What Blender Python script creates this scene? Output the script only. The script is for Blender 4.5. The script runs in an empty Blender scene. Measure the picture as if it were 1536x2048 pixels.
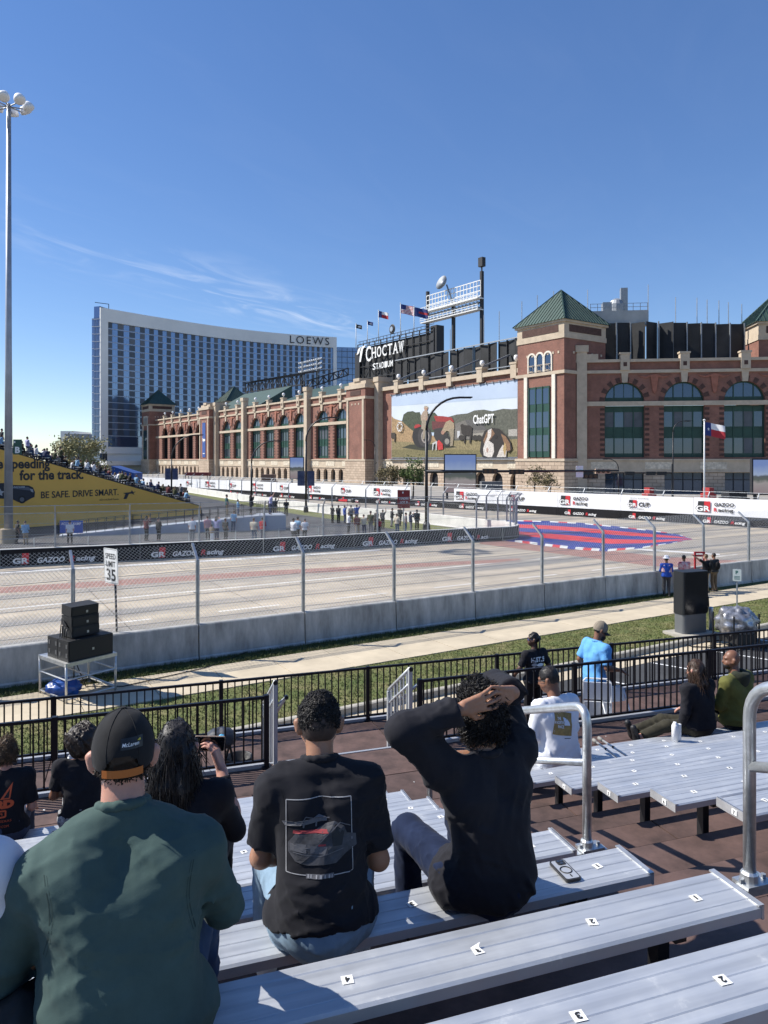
import bpy, math, random
import numpy as np
from mathutils import Vector, Matrix
from mathutils.bvhtree import BVHTree
R_ = math.radians
rng = random.Random(7)
scene = bpy.context.scene
COL = scene.collection
# ---------------------------------------------------------------- camera
EYE = 6.0
FPX = 1450.0
HZ = 920.0
cam_d = bpy.data.cameras.new('camera')
cam = bpy.data.objects.new('camera', cam_d)
COL.objects.link(cam)
cam.location = (0, 0, EYE)
cam.rotation_euler = (R_(90), 0, 0)
cam_d.sensor_fit = 'VERTICAL'
cam_d.sensor_height = 36.0
cam_d.sensor_width = 27.0
cam_d.lens = FPX / 2048 * 36.0
cam_d.shift_y = -(1024 - HZ) / 2048
cam_d.clip_start = 0.05
cam_d.clip_end = 5000
scene.camera = cam
# ---------------------------------------------------------------- sky and sun
SUN_AZ, SUN_EL = 81.0, 44.0      # degrees left of the view axis, elevation
world = bpy.data.worlds.new('World')
scene.world = world
world.use_nodes = True
nt = world.node_tree
nt.nodes.clear()
def wn(t, **kw):
    n = nt.nodes.new(t)
    for k, v in kw.items():
        setattr(n, k, v)
    return n
wl = nt.links.new
out = wn('ShaderNodeOutputWorld'); bg = wn('ShaderNodeBackground'); sky = wn('ShaderNodeTexSky')
sky.sky_type = 'NISHITA'; sky.sun_disc = False
sky.sun_elevation = R_(SUN_EL); sky.sun_rotation = R_(-SUN_AZ)
sky.altitude = 600; sky.air_density = 0.95; sky.dust_density = 0.0; sky.ozone_density = 3.6
bg.inputs['Strength'].default_value = 0.148
tc = wn('ShaderNodeTexCoord'); sep = wn('ShaderNodeSeparateXYZ')
wl(tc.outputs['Generated'], sep.inputs[0])
def wm(op, a, b=None, c=None):
    n = wn('ShaderNodeMath', operation=op)
    for i, x in enumerate((a, b, c)):
        if x is None: continue
        if isinstance(x, (int, float)): n.inputs[i].default_value = x
        else: wl(x, n.inputs[i])
    return n.outputs[0]
zz = wm('MAXIMUM', sep.outputs['Z'], 0.03)
cu_ = wm('DIVIDE', sep.outputs['X'], zz); cv_ = wm('DIVIDE', sep.outputs['Y'], zz)
# cirrus: streaks running along a wind direction, stronger near a few bands
wx, wy = 0.487, 0.873
al = wm('ADD', wm('MULTIPLY', cu_, wx), wm('MULTIPLY', cv_, wy))
ac = wm('SUBTRACT', wm('MULTIPLY', cu_, wy), wm('MULTIPLY', cv_, wx))
comb = wn('ShaderNodeCombineXYZ'); wl(wm('MULTIPLY', al, 1.1), comb.inputs[0]); wl(wm('MULTIPLY', ac, 3.2), comb.inputs[1])
nz = wn('ShaderNodeTexNoise'); nz.inputs['Scale'].default_value = 1.3; nz.inputs['Detail'].default_value = 9; nz.inputs['Roughness'].default_value = 0.54; nz.inputs['Distortion'].default_value = 0.9
wl(comb.outputs[0], nz.inputs['Vector'])
# band of wisps low in the sky (across-wind distance from a line) plus faint veil all round
off = wm('SUBTRACT', ac, -2.92)
band = wm('POWER', 2.718, wm('MULTIPLY', wm('MULTIPLY', off, off), -9.0))
ofa = wm('SUBTRACT', al, 3.7)
bal = wm('POWER', 2.718, wm('MULTIPLY', wm('MULTIPLY', ofa, ofa), -0.5))
veil = wm('ADD', wm('MULTIPLY', wm('MULTIPLY', band, bal), 0.55), 0.012)
thr = wn('ShaderNodeMapRange'); thr.inputs[1].default_value = 0.44; thr.inputs[2].default_value = 0.80; thr.interpolation_type = 'SMOOTHSTEP'
wl(nz.outputs[0], thr.inputs[0])
cm = wm('MULTIPLY', thr.outputs[0], veil)
mixc = wn('ShaderNodeMixRGB'); mixc.inputs[2].default_value = (4.6, 4.9, 5.4, 1)
hs_ = wn('ShaderNodeHueSaturation'); hs_.inputs['Hue'].default_value = 0.511; hs_.inputs['Saturation'].default_value = 1.28; hs_.inputs['Value'].default_value = 1.0
gm_ = wn('ShaderNodeGamma'); gm_.inputs[1].default_value = 0.78; wl(sky.outputs[0], gm_.inputs[0]); wl(gm_.outputs[0], hs_.inputs['Color'])
wl(cm, mixc.inputs[0]); wl(hs_.outputs[0], mixc.inputs[1]); wl(mixc.outputs[0], bg.inputs['Color'])
wl(bg.outputs[0], out.inputs[0])
sun_d = bpy.data.lights.new('sun', 'SUN'); sun = bpy.data.objects.new('sun', sun_d); COL.objects.link(sun)
sun_d.energy = 4.8; sun_d.angle = R_(0.53); sun_d.color = (1.0, 0.955, 0.88)
sd = Vector((-math.sin(R_(SUN_AZ)) * math.cos(R_(SUN_EL)), math.cos(R_(SUN_AZ)) * math.cos(R_(SUN_EL)), math.sin(R_(SUN_EL))))
sun.rotation_euler = sd.to_track_quat('Z', 'Y').to_euler()
sun.location = (-40, 10, 60)
vs = scene.view_settings
scene.display_settings.display_device = 'sRGB'
vs.view_transform = 'Standard'; vs.look = 'None'; vs.exposure = 0.56; vs.gamma = 1.0; vs.use_curve_mapping = False
scene.cycles.max_bounces = 6; scene.cycles.transparent_max_bounces = 12
scene.cycles.use_denoising = True
# ---------------------------------------------------------------- helpers
def lin(v): return v / 12.92 if v <= 0.04045 else ((v + 0.055) / 1.055) ** 2.4
def C(r, g, b): return (lin(r / 255), lin(g / 255), lin(b / 255))
def P(px, py, Y):
    """world point seen at photo pixel (px, py) at distance Y"""
    return Vector(((px - 768) / FPX * Y, Y, EYE - (py - HZ) / FPX * Y))
def G(px, py, z=0.0):
    Y = (EYE - z) * FPX / (py - HZ)
    return Vector(((px - 768) / FPX * Y, Y, z))
MATS = {}
def M(name, col, rough=0.7, metal=0.0, noise=None, bump=None, spec=0.5, kind=None, col2=None, alpha=None, coat=0.0, sheen=0.0, uv=False, emit=None, stretch=None):
    """procedural Principled material; noise=(scale, amount), bump=(scale, strength)"""
    if name in MATS: return MATS[name]
    m = bpy.data.materials.new(name); m.use_nodes = True
    t = m.node_tree; b = t.nodes['Principled BSDF']; L = t.links.new
    b.inputs['Base Color'].default_value = (*col, 1); b.inputs['Roughness'].default_value = rough
    b.inputs['Metallic'].default_value = metal; b.inputs['Specular IOR Level'].default_value = spec
    if coat: b.inputs['Coat Weight'].default_value = coat
    if sheen: b.inputs['Sheen Weight'].default_value = sheen
    tcn = t.nodes.new('ShaderNodeTexCoord'); vec = tcn.outputs['UV'] if uv else tcn.outputs['Object']
    if stretch:
        mp = t.nodes.new('ShaderNodeMapping'); mp.inputs['Scale'].default_value = stretch; L(vec, mp.inputs[0]); vec = mp.outputs[0]
    if noise:
        n = t.nodes.new('ShaderNodeTexNoise'); n.inputs['Scale'].default_value = noise[0]; n.inputs['Detail'].default_value = 6; n.inputs['Roughness'].default_value = 0.65
        L(vec, n.inputs['Vector'])
        mr = t.nodes.new('ShaderNodeMapRange'); mr.inputs[1].default_value = 0.3; mr.inputs[2].default_value = 0.7
        L(n.outputs[0], mr.inputs[0])
        mx = t.nodes.new('ShaderNodeMixRGB'); c2 = col2 or tuple(x * (1 - noise[1]) for x in col)
        mx.inputs[1].default_value = (*[min(1, x * (1 + (0 if col2 else noise[1] * 0.6))) for x in col], 1); mx.inputs[2].default_value = (*c2, 1)
        L(mr.outputs[0], mx.inputs[0]); L(mx.outputs[0], b.inputs['Base Color'])
        rr = t.nodes.new('ShaderNodeMapRange'); rr.inputs[3].default_value = max(0.02, rough - 0.08); rr.inputs[4].default_value = min(1, rough + 0.08)
        L(n.outputs[0], rr.inputs[0]); L(rr.outputs[0], b.inputs['Roughness'])
    if bump:
        n2 = t.nodes.new('ShaderNodeTexNoise'); n2.inputs['Scale'].default_value = bump[0]; n2.inputs['Detail'].default_value = 4
        L(vec, n2.inputs['Vector'])
        bp = t.nodes.new('ShaderNodeBump'); bp.inputs['Strength'].default_value = bump[1]; bp.inputs['Distance'].default_value = bump[2] if len(bump) > 2 else 0.02
        L(n2.outputs[0], bp.inputs['Height']); L(bp.outputs[0], b.inputs['Normal'])
    if emit:
        b.inputs['Emission Color'].default_value = (*emit[0], 1); b.inputs['Emission Strength'].default_value = emit[1]
    MATS[name] = m
    return m
def brick_mat(name, c1, c2, mortar, bw, bh, ms, bumpd=0.01, rough=0.85, grime=0.25):
    m = bpy.data.materials.new(name); m.use_nodes = True; t = m.node_tree; b = t.nodes['Principled BSDF']; L = t.links.new
    tcn = t.nodes.new('ShaderNodeTexCoord'); bt = t.nodes.new('ShaderNodeTexBrick')
    bt.inputs['Color1'].default_value = (*c1, 1); bt.inputs['Color2'].default_value = (*c2, 1); bt.inputs['Mortar'].default_value = (*mortar, 1)
    bt.inputs['Scale'].default_value = 1; bt.inputs['Brick Width'].default_value = bw; bt.inputs['Row Height'].default_value = bh; bt.inputs['Mortar Size'].default_value = ms
    L(tcn.outputs['UV'], bt.inputs['Vector'])
    n = t.nodes.new('ShaderNodeTexNoise'); n.inputs['Scale'].default_value = 0.35; n.inputs['Detail'].default_value = 8; n.inputs['Roughness'].default_value = 0.7
    L(tcn.outputs['Object'], n.inputs['Vector'])
    mr = t.nodes.new('ShaderNodeMapRange'); mr.inputs[1].default_value = 0.35; mr.inputs[2].default_value = 0.65; mr.inputs[3].default_value = 1 - grime; mr.inputs[4].default_value = 1.12
    L(n.outputs[0], mr.inputs[0])
    mx = t.nodes.new('ShaderNodeMixRGB'); mx.blend_type = 'MULTIPLY'; mx.inputs[0].default_value = 1
    L(bt.outputs[0], mx.inputs[1]); L(mr.outputs[0], mx.inputs[2]); L(mx.outputs[0], b.inputs['Base Color'])
    bp = t.nodes.new('ShaderNodeBump'); bp.inputs['Distance'].default_value = bumpd; bp.inputs['Strength'].default_value = 0.6; bp.invert = True
    L(bt.outputs['Fac'], bp.inputs['Height']); L(bp.outputs[0], b.inputs['Normal'])
    b.inputs['Roughness'].default_value = rough
    MATS[name] = m
    return m
def tag(o, label=None, cat=None, group=None, kind=None):
    if label: o['label'] = label
    if cat: o['category'] = cat
    if group: o['group'] = group
    if kind: o['kind'] = kind
    return o
BASE = {}
def thing(name, label=None, cat=None, loc=(0, 0, 0), rz=0.0, group=None, kind=None):
    o = bpy.data.objects.new(name, None); COL.objects.link(o)
    o.empty_display_size = 0.2
    o.location = loc; o.rotation_euler = (0, 0, rz)
    BASE[o.name] = Matrix.Translation(Vector(loc)) @ Matrix.Rotation(rz, 4, 'Z')
    return tag(o, label, cat, group, kind)
class MB:
    def __init__(s, xf=None):
        s.v = []; s.f = []; s.m = []; s.xf = xf; s.uvf = None
    def add(s, verts, faces, m=0):
        o = len(s.v); s.v.extend(tuple(v) for v in verts); s.f.extend(tuple(i + o for i in f) for f in faces); s.m.extend([m] * len(faces)); return s
    def box(s, x0, x1, y0, y1, z0, z1, m=0, skip=''):
        v = [(x0, y0, z0), (x1, y0, z0), (x1, y1, z0), (x0, y1, z0), (x0, y0, z1), (x1, y0, z1), (x1, y1, z1), (x0, y1, z1)]
        f = {'b': (0, 3, 2, 1), 't': (4, 5, 6, 7), 'f': (0, 1, 5, 4), 'r': (1, 2, 6, 5), 'k': (2, 3, 7, 6), 'l': (3, 0, 4, 7)}
        return s.add(v, [q for k, q in f.items() if k not in skip], m)
    def obox(s, c, ax, ay, az, m=0):
        c = Vector(c); ax = Vector(ax); ay = Vector(ay); az = Vector(az)
        v = [c + ax * i + ay * j + az * k for k in (-1, 1) for i, j in ((-1, -1), (1, -1), (1, 1), (-1, 1))]
        return s.add(v, [(0, 3, 2, 1), (4, 5, 6, 7), (0, 1, 5, 4), (1, 2, 6, 5), (2, 3, 7, 6), (3, 0, 4, 7)], m)
    def bar(s, a, b, w, h=None, m=0, up=(0, 0, 1)):
        a = Vector(a); b = Vector(b); d = b - a; L = d.length
        if L < 1e-6: return s
        d /= L; upv = Vector(up)
        if abs(d.dot(upv)) > 0.98: upv = Vector((0, 1, 0)) if abs(d.y) < 0.9 else Vector((1, 0, 0))
        sx = d.cross(upv).normalized(); sz = sx.cross(d)
        h = h or w
        return s.obox((a + b) / 2, sx * (w / 2), d * (L / 2), sz * (h / 2), m)
    def tube(s, pts, r, n=8, m=0, cap=True):
        pts = [Vector(p) for p in pts]; k = len(pts)
        rs = [r] * k if isinstance(r, (int, float)) else r
        t0 = (pts[1] - pts[0]).normalized()
        ref = Vector((0, 0, 1)) if abs(t0.z) < 0.9 else Vector((1, 0, 0))
        nrm = t0.cross(ref).normalized(); V = []
        for i in range(k):
            t = ((pts[min(i + 1, k - 1)] - pts[max(i - 1, 0)])).normalized()
            nrm = (nrm - t * nrm.dot(t)).normalized(); bi = t.cross(nrm)
            for j in range(n):
                a = 2 * math.pi * j / n
                V.append(pts[i] + (nrm * math.cos(a) + bi * math.sin(a)) * rs[i])
        F = []
        for i in range(k - 1):
            for j in range(n):
                F.append((i * n + j, i * n + (j + 1) % n, (i + 1) * n + (j + 1) % n, (i + 1) * n + j))
        if cap: F.append(tuple(range(n - 1, -1, -1))); F.append(tuple(range((k - 1) * n, k * n)))
        return s.add(V, F, m)
    def prism(s, poly, o, ux, uy, un, d, m=0, back=True):
        """extrude 2-D polygon (counter-clockwise seen from un) by d along un from o"""
        o = Vector(o); ux = Vector(ux); uy = Vector(uy); un = Vector(un); n = len(poly)
        A = [o + ux * x + uy * y for x, y in poly]; B = [p + un * d for p in A]
        F = [tuple(range(n, 2 * n))] + ([tuple(range(n - 1, -1, -1))] if back else []) + [(i, (i + 1) % n, n + (i + 1) % n, n + i) for i in range(n)]
        return s.add(A + B, F, m)
    def quad(s, a, b, c, d, m=0): return s.add([a, b, c, d], [(0, 1, 2, 3)], m)
    def lathe(s, prof, c, n=16, m=0, ax=None):
        V = []; c = Vector(c)
        for r, z in prof:
            for j in range(n):
                a = 2 * math.pi * j / n; p = Vector((r * math.cos(a), r * math.sin(a), z))
                V.append(c + (ax @ p if ax else p))
        k = len(prof); F = [(i * n + j, i * n + (j + 1) % n, (i + 1) * n + (j + 1) % n, (i + 1) * n + j) for i in range(k - 1) for j in range(n)]
        F.append(tuple(range(n - 1, -1, -1))); F.append(tuple(range((k - 1) * n, k * n)))
        return s.add(V, F, m)
    def mesh(s, name, mats, smooth=False):
        me = bpy.data.meshes.new(name)
        V = [s.xf @ Vector(v) for v in s.v] if s.xf else s.v
        me.from_pydata([tuple(v) for v in V], [], s.f)
        for mt in (mats if isinstance(mats, (list, tuple)) else [mats]): me.materials.append(mt)
        if any(s.m): me.polygons.foreach_set('material_index', s.m)
        uv = me.uv_layers.new(name='UVMap'); uvs = np.zeros(len(me.loops) * 2, 'f')
        li = np.zeros(len(me.loops), 'i'); me.loops.foreach_get('vertex_index', li)
        va = np.array([tuple(v) for v in s.v], 'f')
        if len(va):
            uvs[0::2] = va[li, 0] + va[li, 1]; uvs[1::2] = va[li, 2]
        uv.data.foreach_set('uv', uvs)
        if smooth: me.polygons.foreach_set('use_smooth', [True] * len(me.polygons))
        me.update()
        return me
    def build(s, name, mats, parent=None, smooth=False, world=True, **kw):
        o = bpy.data.objects.new(name, s.mesh(name, mats, smooth)); COL.objects.link(o)
        if parent is not None: put(o, parent, world)
        return tag(o, kw.get('label'), kw.get('cat'), kw.get('group'), kw.get('kind'))
def build_each(mb, name, mat, parent):
    """every box of mb (8 corners, 6 faces) as a part of its own"""
    for i in range(0, len(mb.v), 8):
        q = MB(mb.xf); q.v = mb.v[i:i + 8]; q.f = [tuple(k - i for k in f) for f in mb.f[i // 8 * 6:i // 8 * 6 + 6]]; q.m = [0] * 6; q.build(name, mat, parent)
def put(o, parent, world=True):
    o.parent = parent
    if world:
        if parent.name in BASE: o.matrix_parent_inverse = BASE[parent.name].inverted()
        # a part built in world coordinates already cancels its thing's matrix: its own children keep identity
    return o
def inst(src, parent, mat4=None, name=None):
    """another object sharing src's mesh"""
    o = bpy.data.objects.new(name or src.name.split('.')[0], src.data); COL.objects.link(o)
    if parent is not None: o.parent = parent
    if mat4 is not None: o.matrix_local = mat4
    return o
def copy_tree(o, parent=None):
    c = o.copy(); COL.objects.link(c)
    if parent is not None: c.parent = parent
    for ch in list(o.children): copy_tree(ch, c)
    return c
ORD = 'first second third fourth fifth sixth seventh eighth ninth tenth eleventh twelfth thirteenth fourteenth fifteenth sixteenth seventeenth eighteenth nineteenth twentieth'.split()
def ordinal(i):
    if i < 20: return ORD[i]
    tens = ['twenty', 'thirty', 'forty', 'fifty', 'sixty'][(i + 1) // 10 - 2]; u = (i + 1) % 10
    return tens + ('-' + ORD[u - 1] if u else '')
# ---- lettering: flat meshes from the built-in font, cached by text
TXT = {}
def text_geo(s, bold=0.0, shear=0.0, ext=0.0, space=1.0):
    key = (s, bold, shear, ext, space)
    if key in TXT: return TXT[key]
    cu = bpy.data.curves.new('lettering', 'FONT'); cu.body = s; cu.offset = bold; cu.shear = shear; cu.extrude = ext; cu.fill_mode = 'FRONT' if ext == 0 else 'BOTH'; cu.space_character = space; cu.resolution_u = 3
    cu.size = 1.0
    ob = bpy.data.objects.new('lettering', cu)
    me = ob.to_mesh()
    V = [tuple(v.co) for v in me.vertices]; F = [tuple(p.vertices) for p in me.polygons]
    ob.to_mesh_clear(); bpy.data.objects.remove(ob); bpy.data.curves.remove(cu)
    xs = [v[0] for v in V]; ys = [v[1] for v in V]
    if xs:
        x0, y0 = min(xs), min(ys)
        V = [(x - x0, y - y0, z) for x, y, z in V]; w = max(xs) - x0; h = max(ys) - y0
    else: w = h = 1
    TXT[key] = (V, F, w, h)
    return TXT[key]
def put_text(mb, s, o, ux, uy, w=None, h=None, bold=0.0, shear=0.0, ext=0.0, m=0, space=1.0, fit=False):
    """letters starting at o (lower left), fitted to width w and/or height h (metres)"""
    V, F, tw, th = text_geo(s, bold, shear, ext, space)
    sx = (w / tw) if w else (h / th); sy = (h / th) if h else sx
    if not w: sx = sy
    o = Vector(o); ux = Vector(ux); uy = Vector(uy); un = ux.cross(uy)
    mb.add([o + ux * (x * sx) + uy * (y * sy) + un * z for x, y, z in V], F, m)
    return tw * sx
# ================================================================ setting: ground, streets, track
D2 = Vector((0.858, 0.514, 0)); N2 = Vector((-0.514, 0.858, 0)); J0 = Vector((-5.55, 21.75, 0))
def S(u, v, z=0.0): return J0 + D2 * u + N2 * v + Vector((0, 0, z))
BB = Vector((0.948, 0.319, 0)).normalized(); CC = Vector((-0.319, 0.948, 0)).normalized()
def B(s, t, z=0.0): return BB * s + CC * t + Vector((0, 0, z))
UP = Vector((0, 0, 1))
m_ground = M('dry_ground', (0.16, 0.15, 0.10), 0.95, noise=(0.05, 0.3))
m_asph = M('asphalt', (0.055, 0.056, 0.058), 0.9, noise=(0.6, 0.4), bump=(60, 0.25, 0.01))
m_asph2 = M('lot_asphalt', (0.062, 0.062, 0.064), 0.88, noise=(0.25, 0.45), bump=(60, 0.25, 0.01))
m_conc = M('barrier_concrete', (0.46, 0.45, 0.42), 0.9, noise=(1.6, 0.42), bump=(14, 0.3, 0.008), stretch=(1.6, 1.6, .45))
m_concw = M('pale_concrete', (0.62, 0.60, 0.56), 0.9, noise=(0.9, 0.18), bump=(14, 0.2, 0.008))
m_walk = M('sidewalk_concrete', (0.53, 0.45, 0.325), 0.92, noise=(0.8, 0.2), bump=(70, 0.25, 0.006))
m_kerb = M('kerb_concrete', (0.40, 0.37, 0.31), 0.92, noise=(2.0, 0.25), bump=(40, 0.3, 0.01))
m_white = M('white_paint', (0.78, 0.78, 0.76), 0.7, noise=(3, 0.15))
m_road_white = M('worn_road_paint', (0.66, 0.65, 0.62), 0.8, noise=(1.3, 0.35))
m_red_paint = M('red_paint', (0.56, 0.035, 0.045), 0.75, noise=(0.5, 0.25))
m_blue_paint = M('blue_paint', (0.022, 0.040, 0.22), 0.75, noise=(0.5, 0.25))
m_paver = M('red_pavers', (0.29, 0.155, 0.125), 0.9, noise=(2.5, 0.4))
m_black = M('black_vinyl', (0.014, 0.014, 0.016), 0.8, noise=(1.5, 0.3), bump=(3, 0.15, 0.02), spec=.2)
m_whitev = M('white_vinyl', (0.80, 0.80, 0.80), 0.55, noise=(0.7, 0.06), bump=(1.2, 0.35, 0.05))
m_redv = M('red_print', (0.55, 0.022, 0.03), 0.55)
m_blackp = M('black_print', (0.02, 0.02, 0.022), 0.55)
m_galv = M('galvanised_steel', (0.50, 0.52, 0.54), 0.42, 0.85, noise=(6, 0.25))
m_galvd = M('weathered_steel', (0.34, 0.36, 0.38), 0.55, 0.6, noise=(6, 0.3))
m_wire = M('fence_wire', (0.52, 0.53, 0.54), 0.5, 0.4)
m_blackm = M('black_metal', (0.018, 0.018, 0.02), 0.45, 0.2, noise=(9, 0.25))
def track_material():
    m = M('track_concrete', (0.40, 0.365, 0.31), 0.9, bump=(45, 0.2, 0.006))
    t = m.node_tree; b = t.nodes['Principled BSDF']; L = t.links.new
    g = t.nodes.new('ShaderNodeTexCoord')
    mp = t.nodes.new('ShaderNodeMapping'); mp.inputs['Rotation'].default_value = (0, 0, -math.atan2(D2.y, D2.x)); L(g.outputs['Object'], mp.inputs[0])
    st = t.nodes.new('ShaderNodeMapping'); st.inputs['Scale'].default_value = (0.03, 0.55, 1); L(mp.outputs[0], st.inputs[0])
    n1 = t.nodes.new('ShaderNodeTexNoise'); n1.inputs['Scale'].default_value = 1; n1.inputs['Detail'].default_value = 5; L(st.outputs[0], n1.inputs['Vector'])
    n2 = t.nodes.new('ShaderNodeTexNoise'); n2.inputs['Scale'].default_value = 0.9; n2.inputs['Detail'].default_value = 9; n2.inputs['Roughness'].default_value = 0.75; L(mp.outputs[0], n2.inputs['Vector'])
    r1 = t.nodes.new('ShaderNodeValToRGB'); r1.color_ramp.elements[0].position = 0.36; r1.color_ramp.elements[0].color = (0.225, 0.215, 0.20, 1)
    r1.color_ramp.elements[1].position = 0.62; r1.color_ramp.elements[1].color = (0.50, 0.42, 0.315, 1); L(n1.outputs[0], r1.inputs[0])
    mr = t.nodes.new('ShaderNodeMapRange'); mr.inputs[1].default_value = 0.3; mr.inputs[2].default_value = 0.7; mr.inputs[3].default_value = 0.70; mr.inputs[4].default_value = 1.12; L(n2.outputs[0], mr.inputs[0])
    bt = t.nodes.new('ShaderNodeTexBrick'); bt.offset = 0; bt.inputs['Scale'].default_value = 1; bt.inputs['Brick Width'].default_value = 5.5; bt.inputs['Row Height'].default_value = 3.7; bt.inputs['Mortar Size'].default_value = 0.025
    bt.inputs['Color1'].default_value = (1, 1, 1, 1); bt.inputs['Color2'].default_value = (0.93, 0.93, 0.92, 1); bt.inputs['Mortar'].default_value = (0.45, 0.44, 0.42, 1); L(mp.outputs[0], bt.inputs['Vector'])
    a = t.nodes.new('ShaderNodeMixRGB'); a.blend_type = 'MULTIPLY'; a.inputs[0].default_value = 1; L(r1.outputs[0], a.inputs[1]); L(mr.outputs[0], a.inputs[2])
    c = t.nodes.new('ShaderNodeMixRGB'); c.blend_type = 'MULTIPLY'; c.inputs[0].default_value = 1; L(a.outputs[0], c.inputs[1]); L(bt.outputs[0], c.inputs[2]); L(c.outputs[0], b.inputs['Base Color'])
    return m
m_track = track_material()
def grass_material(name, c1, c2, c3):
    m = M(name, c1, 0.95, bump=(25, 0.6, 0.04)); t = m.node_tree; b = t.nodes['Principled BSDF']; L = t.links.new
    g = t.nodes.new('ShaderNodeTexCoord')
    n1 = t.nodes.new('ShaderNodeTexNoise'); n1.inputs['Scale'].default_value = 0.9; n1.inputs['Detail'].default_value = 8; n1.inputs['Roughness'].default_value = 0.7; L(g.outputs['Object'], n1.inputs['Vector'])
    r = t.nodes.new('ShaderNodeValToRGB'); e = r.color_ramp.elements; e[0].position = 0.36; e[0].color = (*c1, 1); e[1].position = 0.68; e[1].color = (*c3, 1); q = e.new(0.52); q.color = (*c2, 1)
    L(n1.outputs[0], r.inputs[0])
    n2 = t.nodes.new('ShaderNodeTexNoise'); n2.inputs['Scale'].default_value = 38; n2.inputs['Detail'].default_value = 3; L(g.outputs['Object'], n2.inputs['Vector'])
    mr = t.nodes.new('ShaderNodeMapRange'); mr.inputs[1].default_value = 0.3; mr.inputs[2].default_value = 0.7; mr.inputs[3].default_value = 0.5; mr.inputs[4].default_value = 1.35; L(n2.outputs[0], mr.inputs[0])
    x = t.nodes.new('ShaderNodeMixRGB'); x.blend_type = 'MULTIPLY'; x.inputs[0].default_value = 1; L(r.outputs[0], x.inputs[1]); L(mr.outputs[0], x.inputs[2]); L(x.outputs[0], b.inputs['Base Color'])
    return m
m_grass = grass_material('lawn', (0.085, 0.118, 0.028), (0.145, 0.155, 0.048), (0.26, 0.215, 0.105))
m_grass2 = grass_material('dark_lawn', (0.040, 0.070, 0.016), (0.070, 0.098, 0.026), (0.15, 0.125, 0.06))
def sheet(name, pts, z, mat, parent=None, label=None, kind='structure'):
    mb = MB(); mb.add([(p[0], p[1], z) for p in pts], [tuple(range(len(pts)))])
    o = mb.build(name, mat, parent)
    if kind and parent is None: o['kind'] = kind
    if label: o['label'] = label
    return o
# base ground to the horizon
g_ = sheet('ground', [(-2600, -300), (2600, -300), (2600, 4200), (-2600, 4200)], -0.22, m_ground)
# race track and street concrete (the near barrier stands on its edge)
FW0 = Vector((33.6, 63.5, 0)); FWD = Vector((-0.70, 0.714, 0)).normalized()      # far wall: origin at the photo's right edge, running left and away
def FW(k, z=0.0): return FW0 + FWD * k + UP * z
tr = [S(-60, -0.25), S(44, -0.25), FW(-24), FW(0), FW(200), Vector((-220, 250, 0)), Vector((-220, 20, 0))]
sheet('race_track', tr, 0.0, m_track)
# inner island (car park ringed by barriers)
INN = [Vector(p).to_3d() for p in [(-60, 26.0), (-34, 35.8), (-21.5, 40.65), (-7.75, 46.2), (3.5, 52.0), (7.6, 53.9)]]
NOSE = [Vector((8.6 + 2.2 * math.cos(a) - 0.4, 57.2 + 3.2 * math.sin(a), 0)) for a in [R_(x) for x in range(-75, 60, 22)]]
BACK = [Vector(p).to_3d() for p in [(8.6, 60.9), (3.5, 69), (-6.5, 81), (-20.8, 106), (-36, 134), (-62, 182), (-110, 270)]]
isl = INN + NOSE + BACK + [Vector((-220, 250, 0)), Vector((-220, 20, 0))]
sheet('car_park', isl, 0.006, m_asph2)
sheet('verge', [Vector(p) for p in [(7.8, 55.2), (9.0, 58.5), (3.2, 69), (-6.8, 81), (-21, 106), (-36.3, 134), (-37.6, 133), (-23, 104.5), (-9.3, 79.5), (-1.2, 67), (3.4, 57.5)]], 0.012, m_grass)
# plaza in front of the stadium, behind the far wall
sheet('stadium_plaza', [FW(-60, 0) + Vector((.1, .1, 0)), FW(230) + Vector((.1, .1, 0)), Vector((-60, 420, 0)), Vector((260, 260, 0)), Vector((240, 20, 0))], 0.008, M('plaza_paving', (0.30, 0.28, 0.25), 0.9, noise=(0.2, 0.3)))
# roadside strips in front of the near barrier
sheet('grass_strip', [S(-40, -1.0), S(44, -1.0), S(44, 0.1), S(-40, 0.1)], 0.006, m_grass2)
sheet('lawn', [S(-40, -5.9), S(60, -5.9), S(60, -3.0), S(-40, -3.0)], 0.006, m_grass)
sw = thing('sidewalk', kind='structure', loc=S(0, -2))
for i in range(-12, 28):
    u0, u1 = i * 1.83, (i + 1) * 1.83 - 0.022
    mb = MB(); dz = rng.uniform(-0.004, 0.004)
    a, b_, c_, d_ = S(u0, -3.1), S(u1, -3.1), S(u1, -0.95), S(u0, -0.95)
    top = [p + UP * (0.035 + dz) for p in (a, b_, c_, d_)]
    mb.add([p - UP * 0.06 for p in (a, b_, c_, d_)] + top, [(4, 5, 6, 7), (0, 1, 5, 4), (1, 2, 6, 5), (2, 3, 7, 6), (3, 0, 4, 7)])
    mb.build('slab', m_walk, sw)
kb = thing('kerb', kind='structure', loc=S(0, -6))
for i in range(-9, 18):
    u0, u1 = i * 3.05, (i + 1) * 3.05 - 0.012
    mb = MB()
    prof = [(-6.06, -0.2), (-6.04, 0.0), (-6.0, 0.022), (-5.88, 0.022), (-5.88, -0.2)]
    V = [S(u, v, z) for u in (u0, u1) for v, z in prof]; n = len(prof)
    mb.add(V, [tuple(range(n - 1, -1, -1)), tuple(range(n, 2 * n))] + [(j, (j + 1) % n, n + (j + 1) % n, n + j) for j in range(n)][:4])
    mb.build('kerb_stone', m_kerb, kb)
sheet('gutter', [S(-40, -6.75), S(60, -6.75), S(60, -6.05), S(-40, -6.05)], -0.146, m_walk)
sheet('access_road', [S(-60, -45), S(80, -45), S(80, -6.7), S(-60, -6.7)], -0.152, m_asph)
mk = thing('parking_markings', kind='structure', loc=S(10, -10, -0.15))
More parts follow.
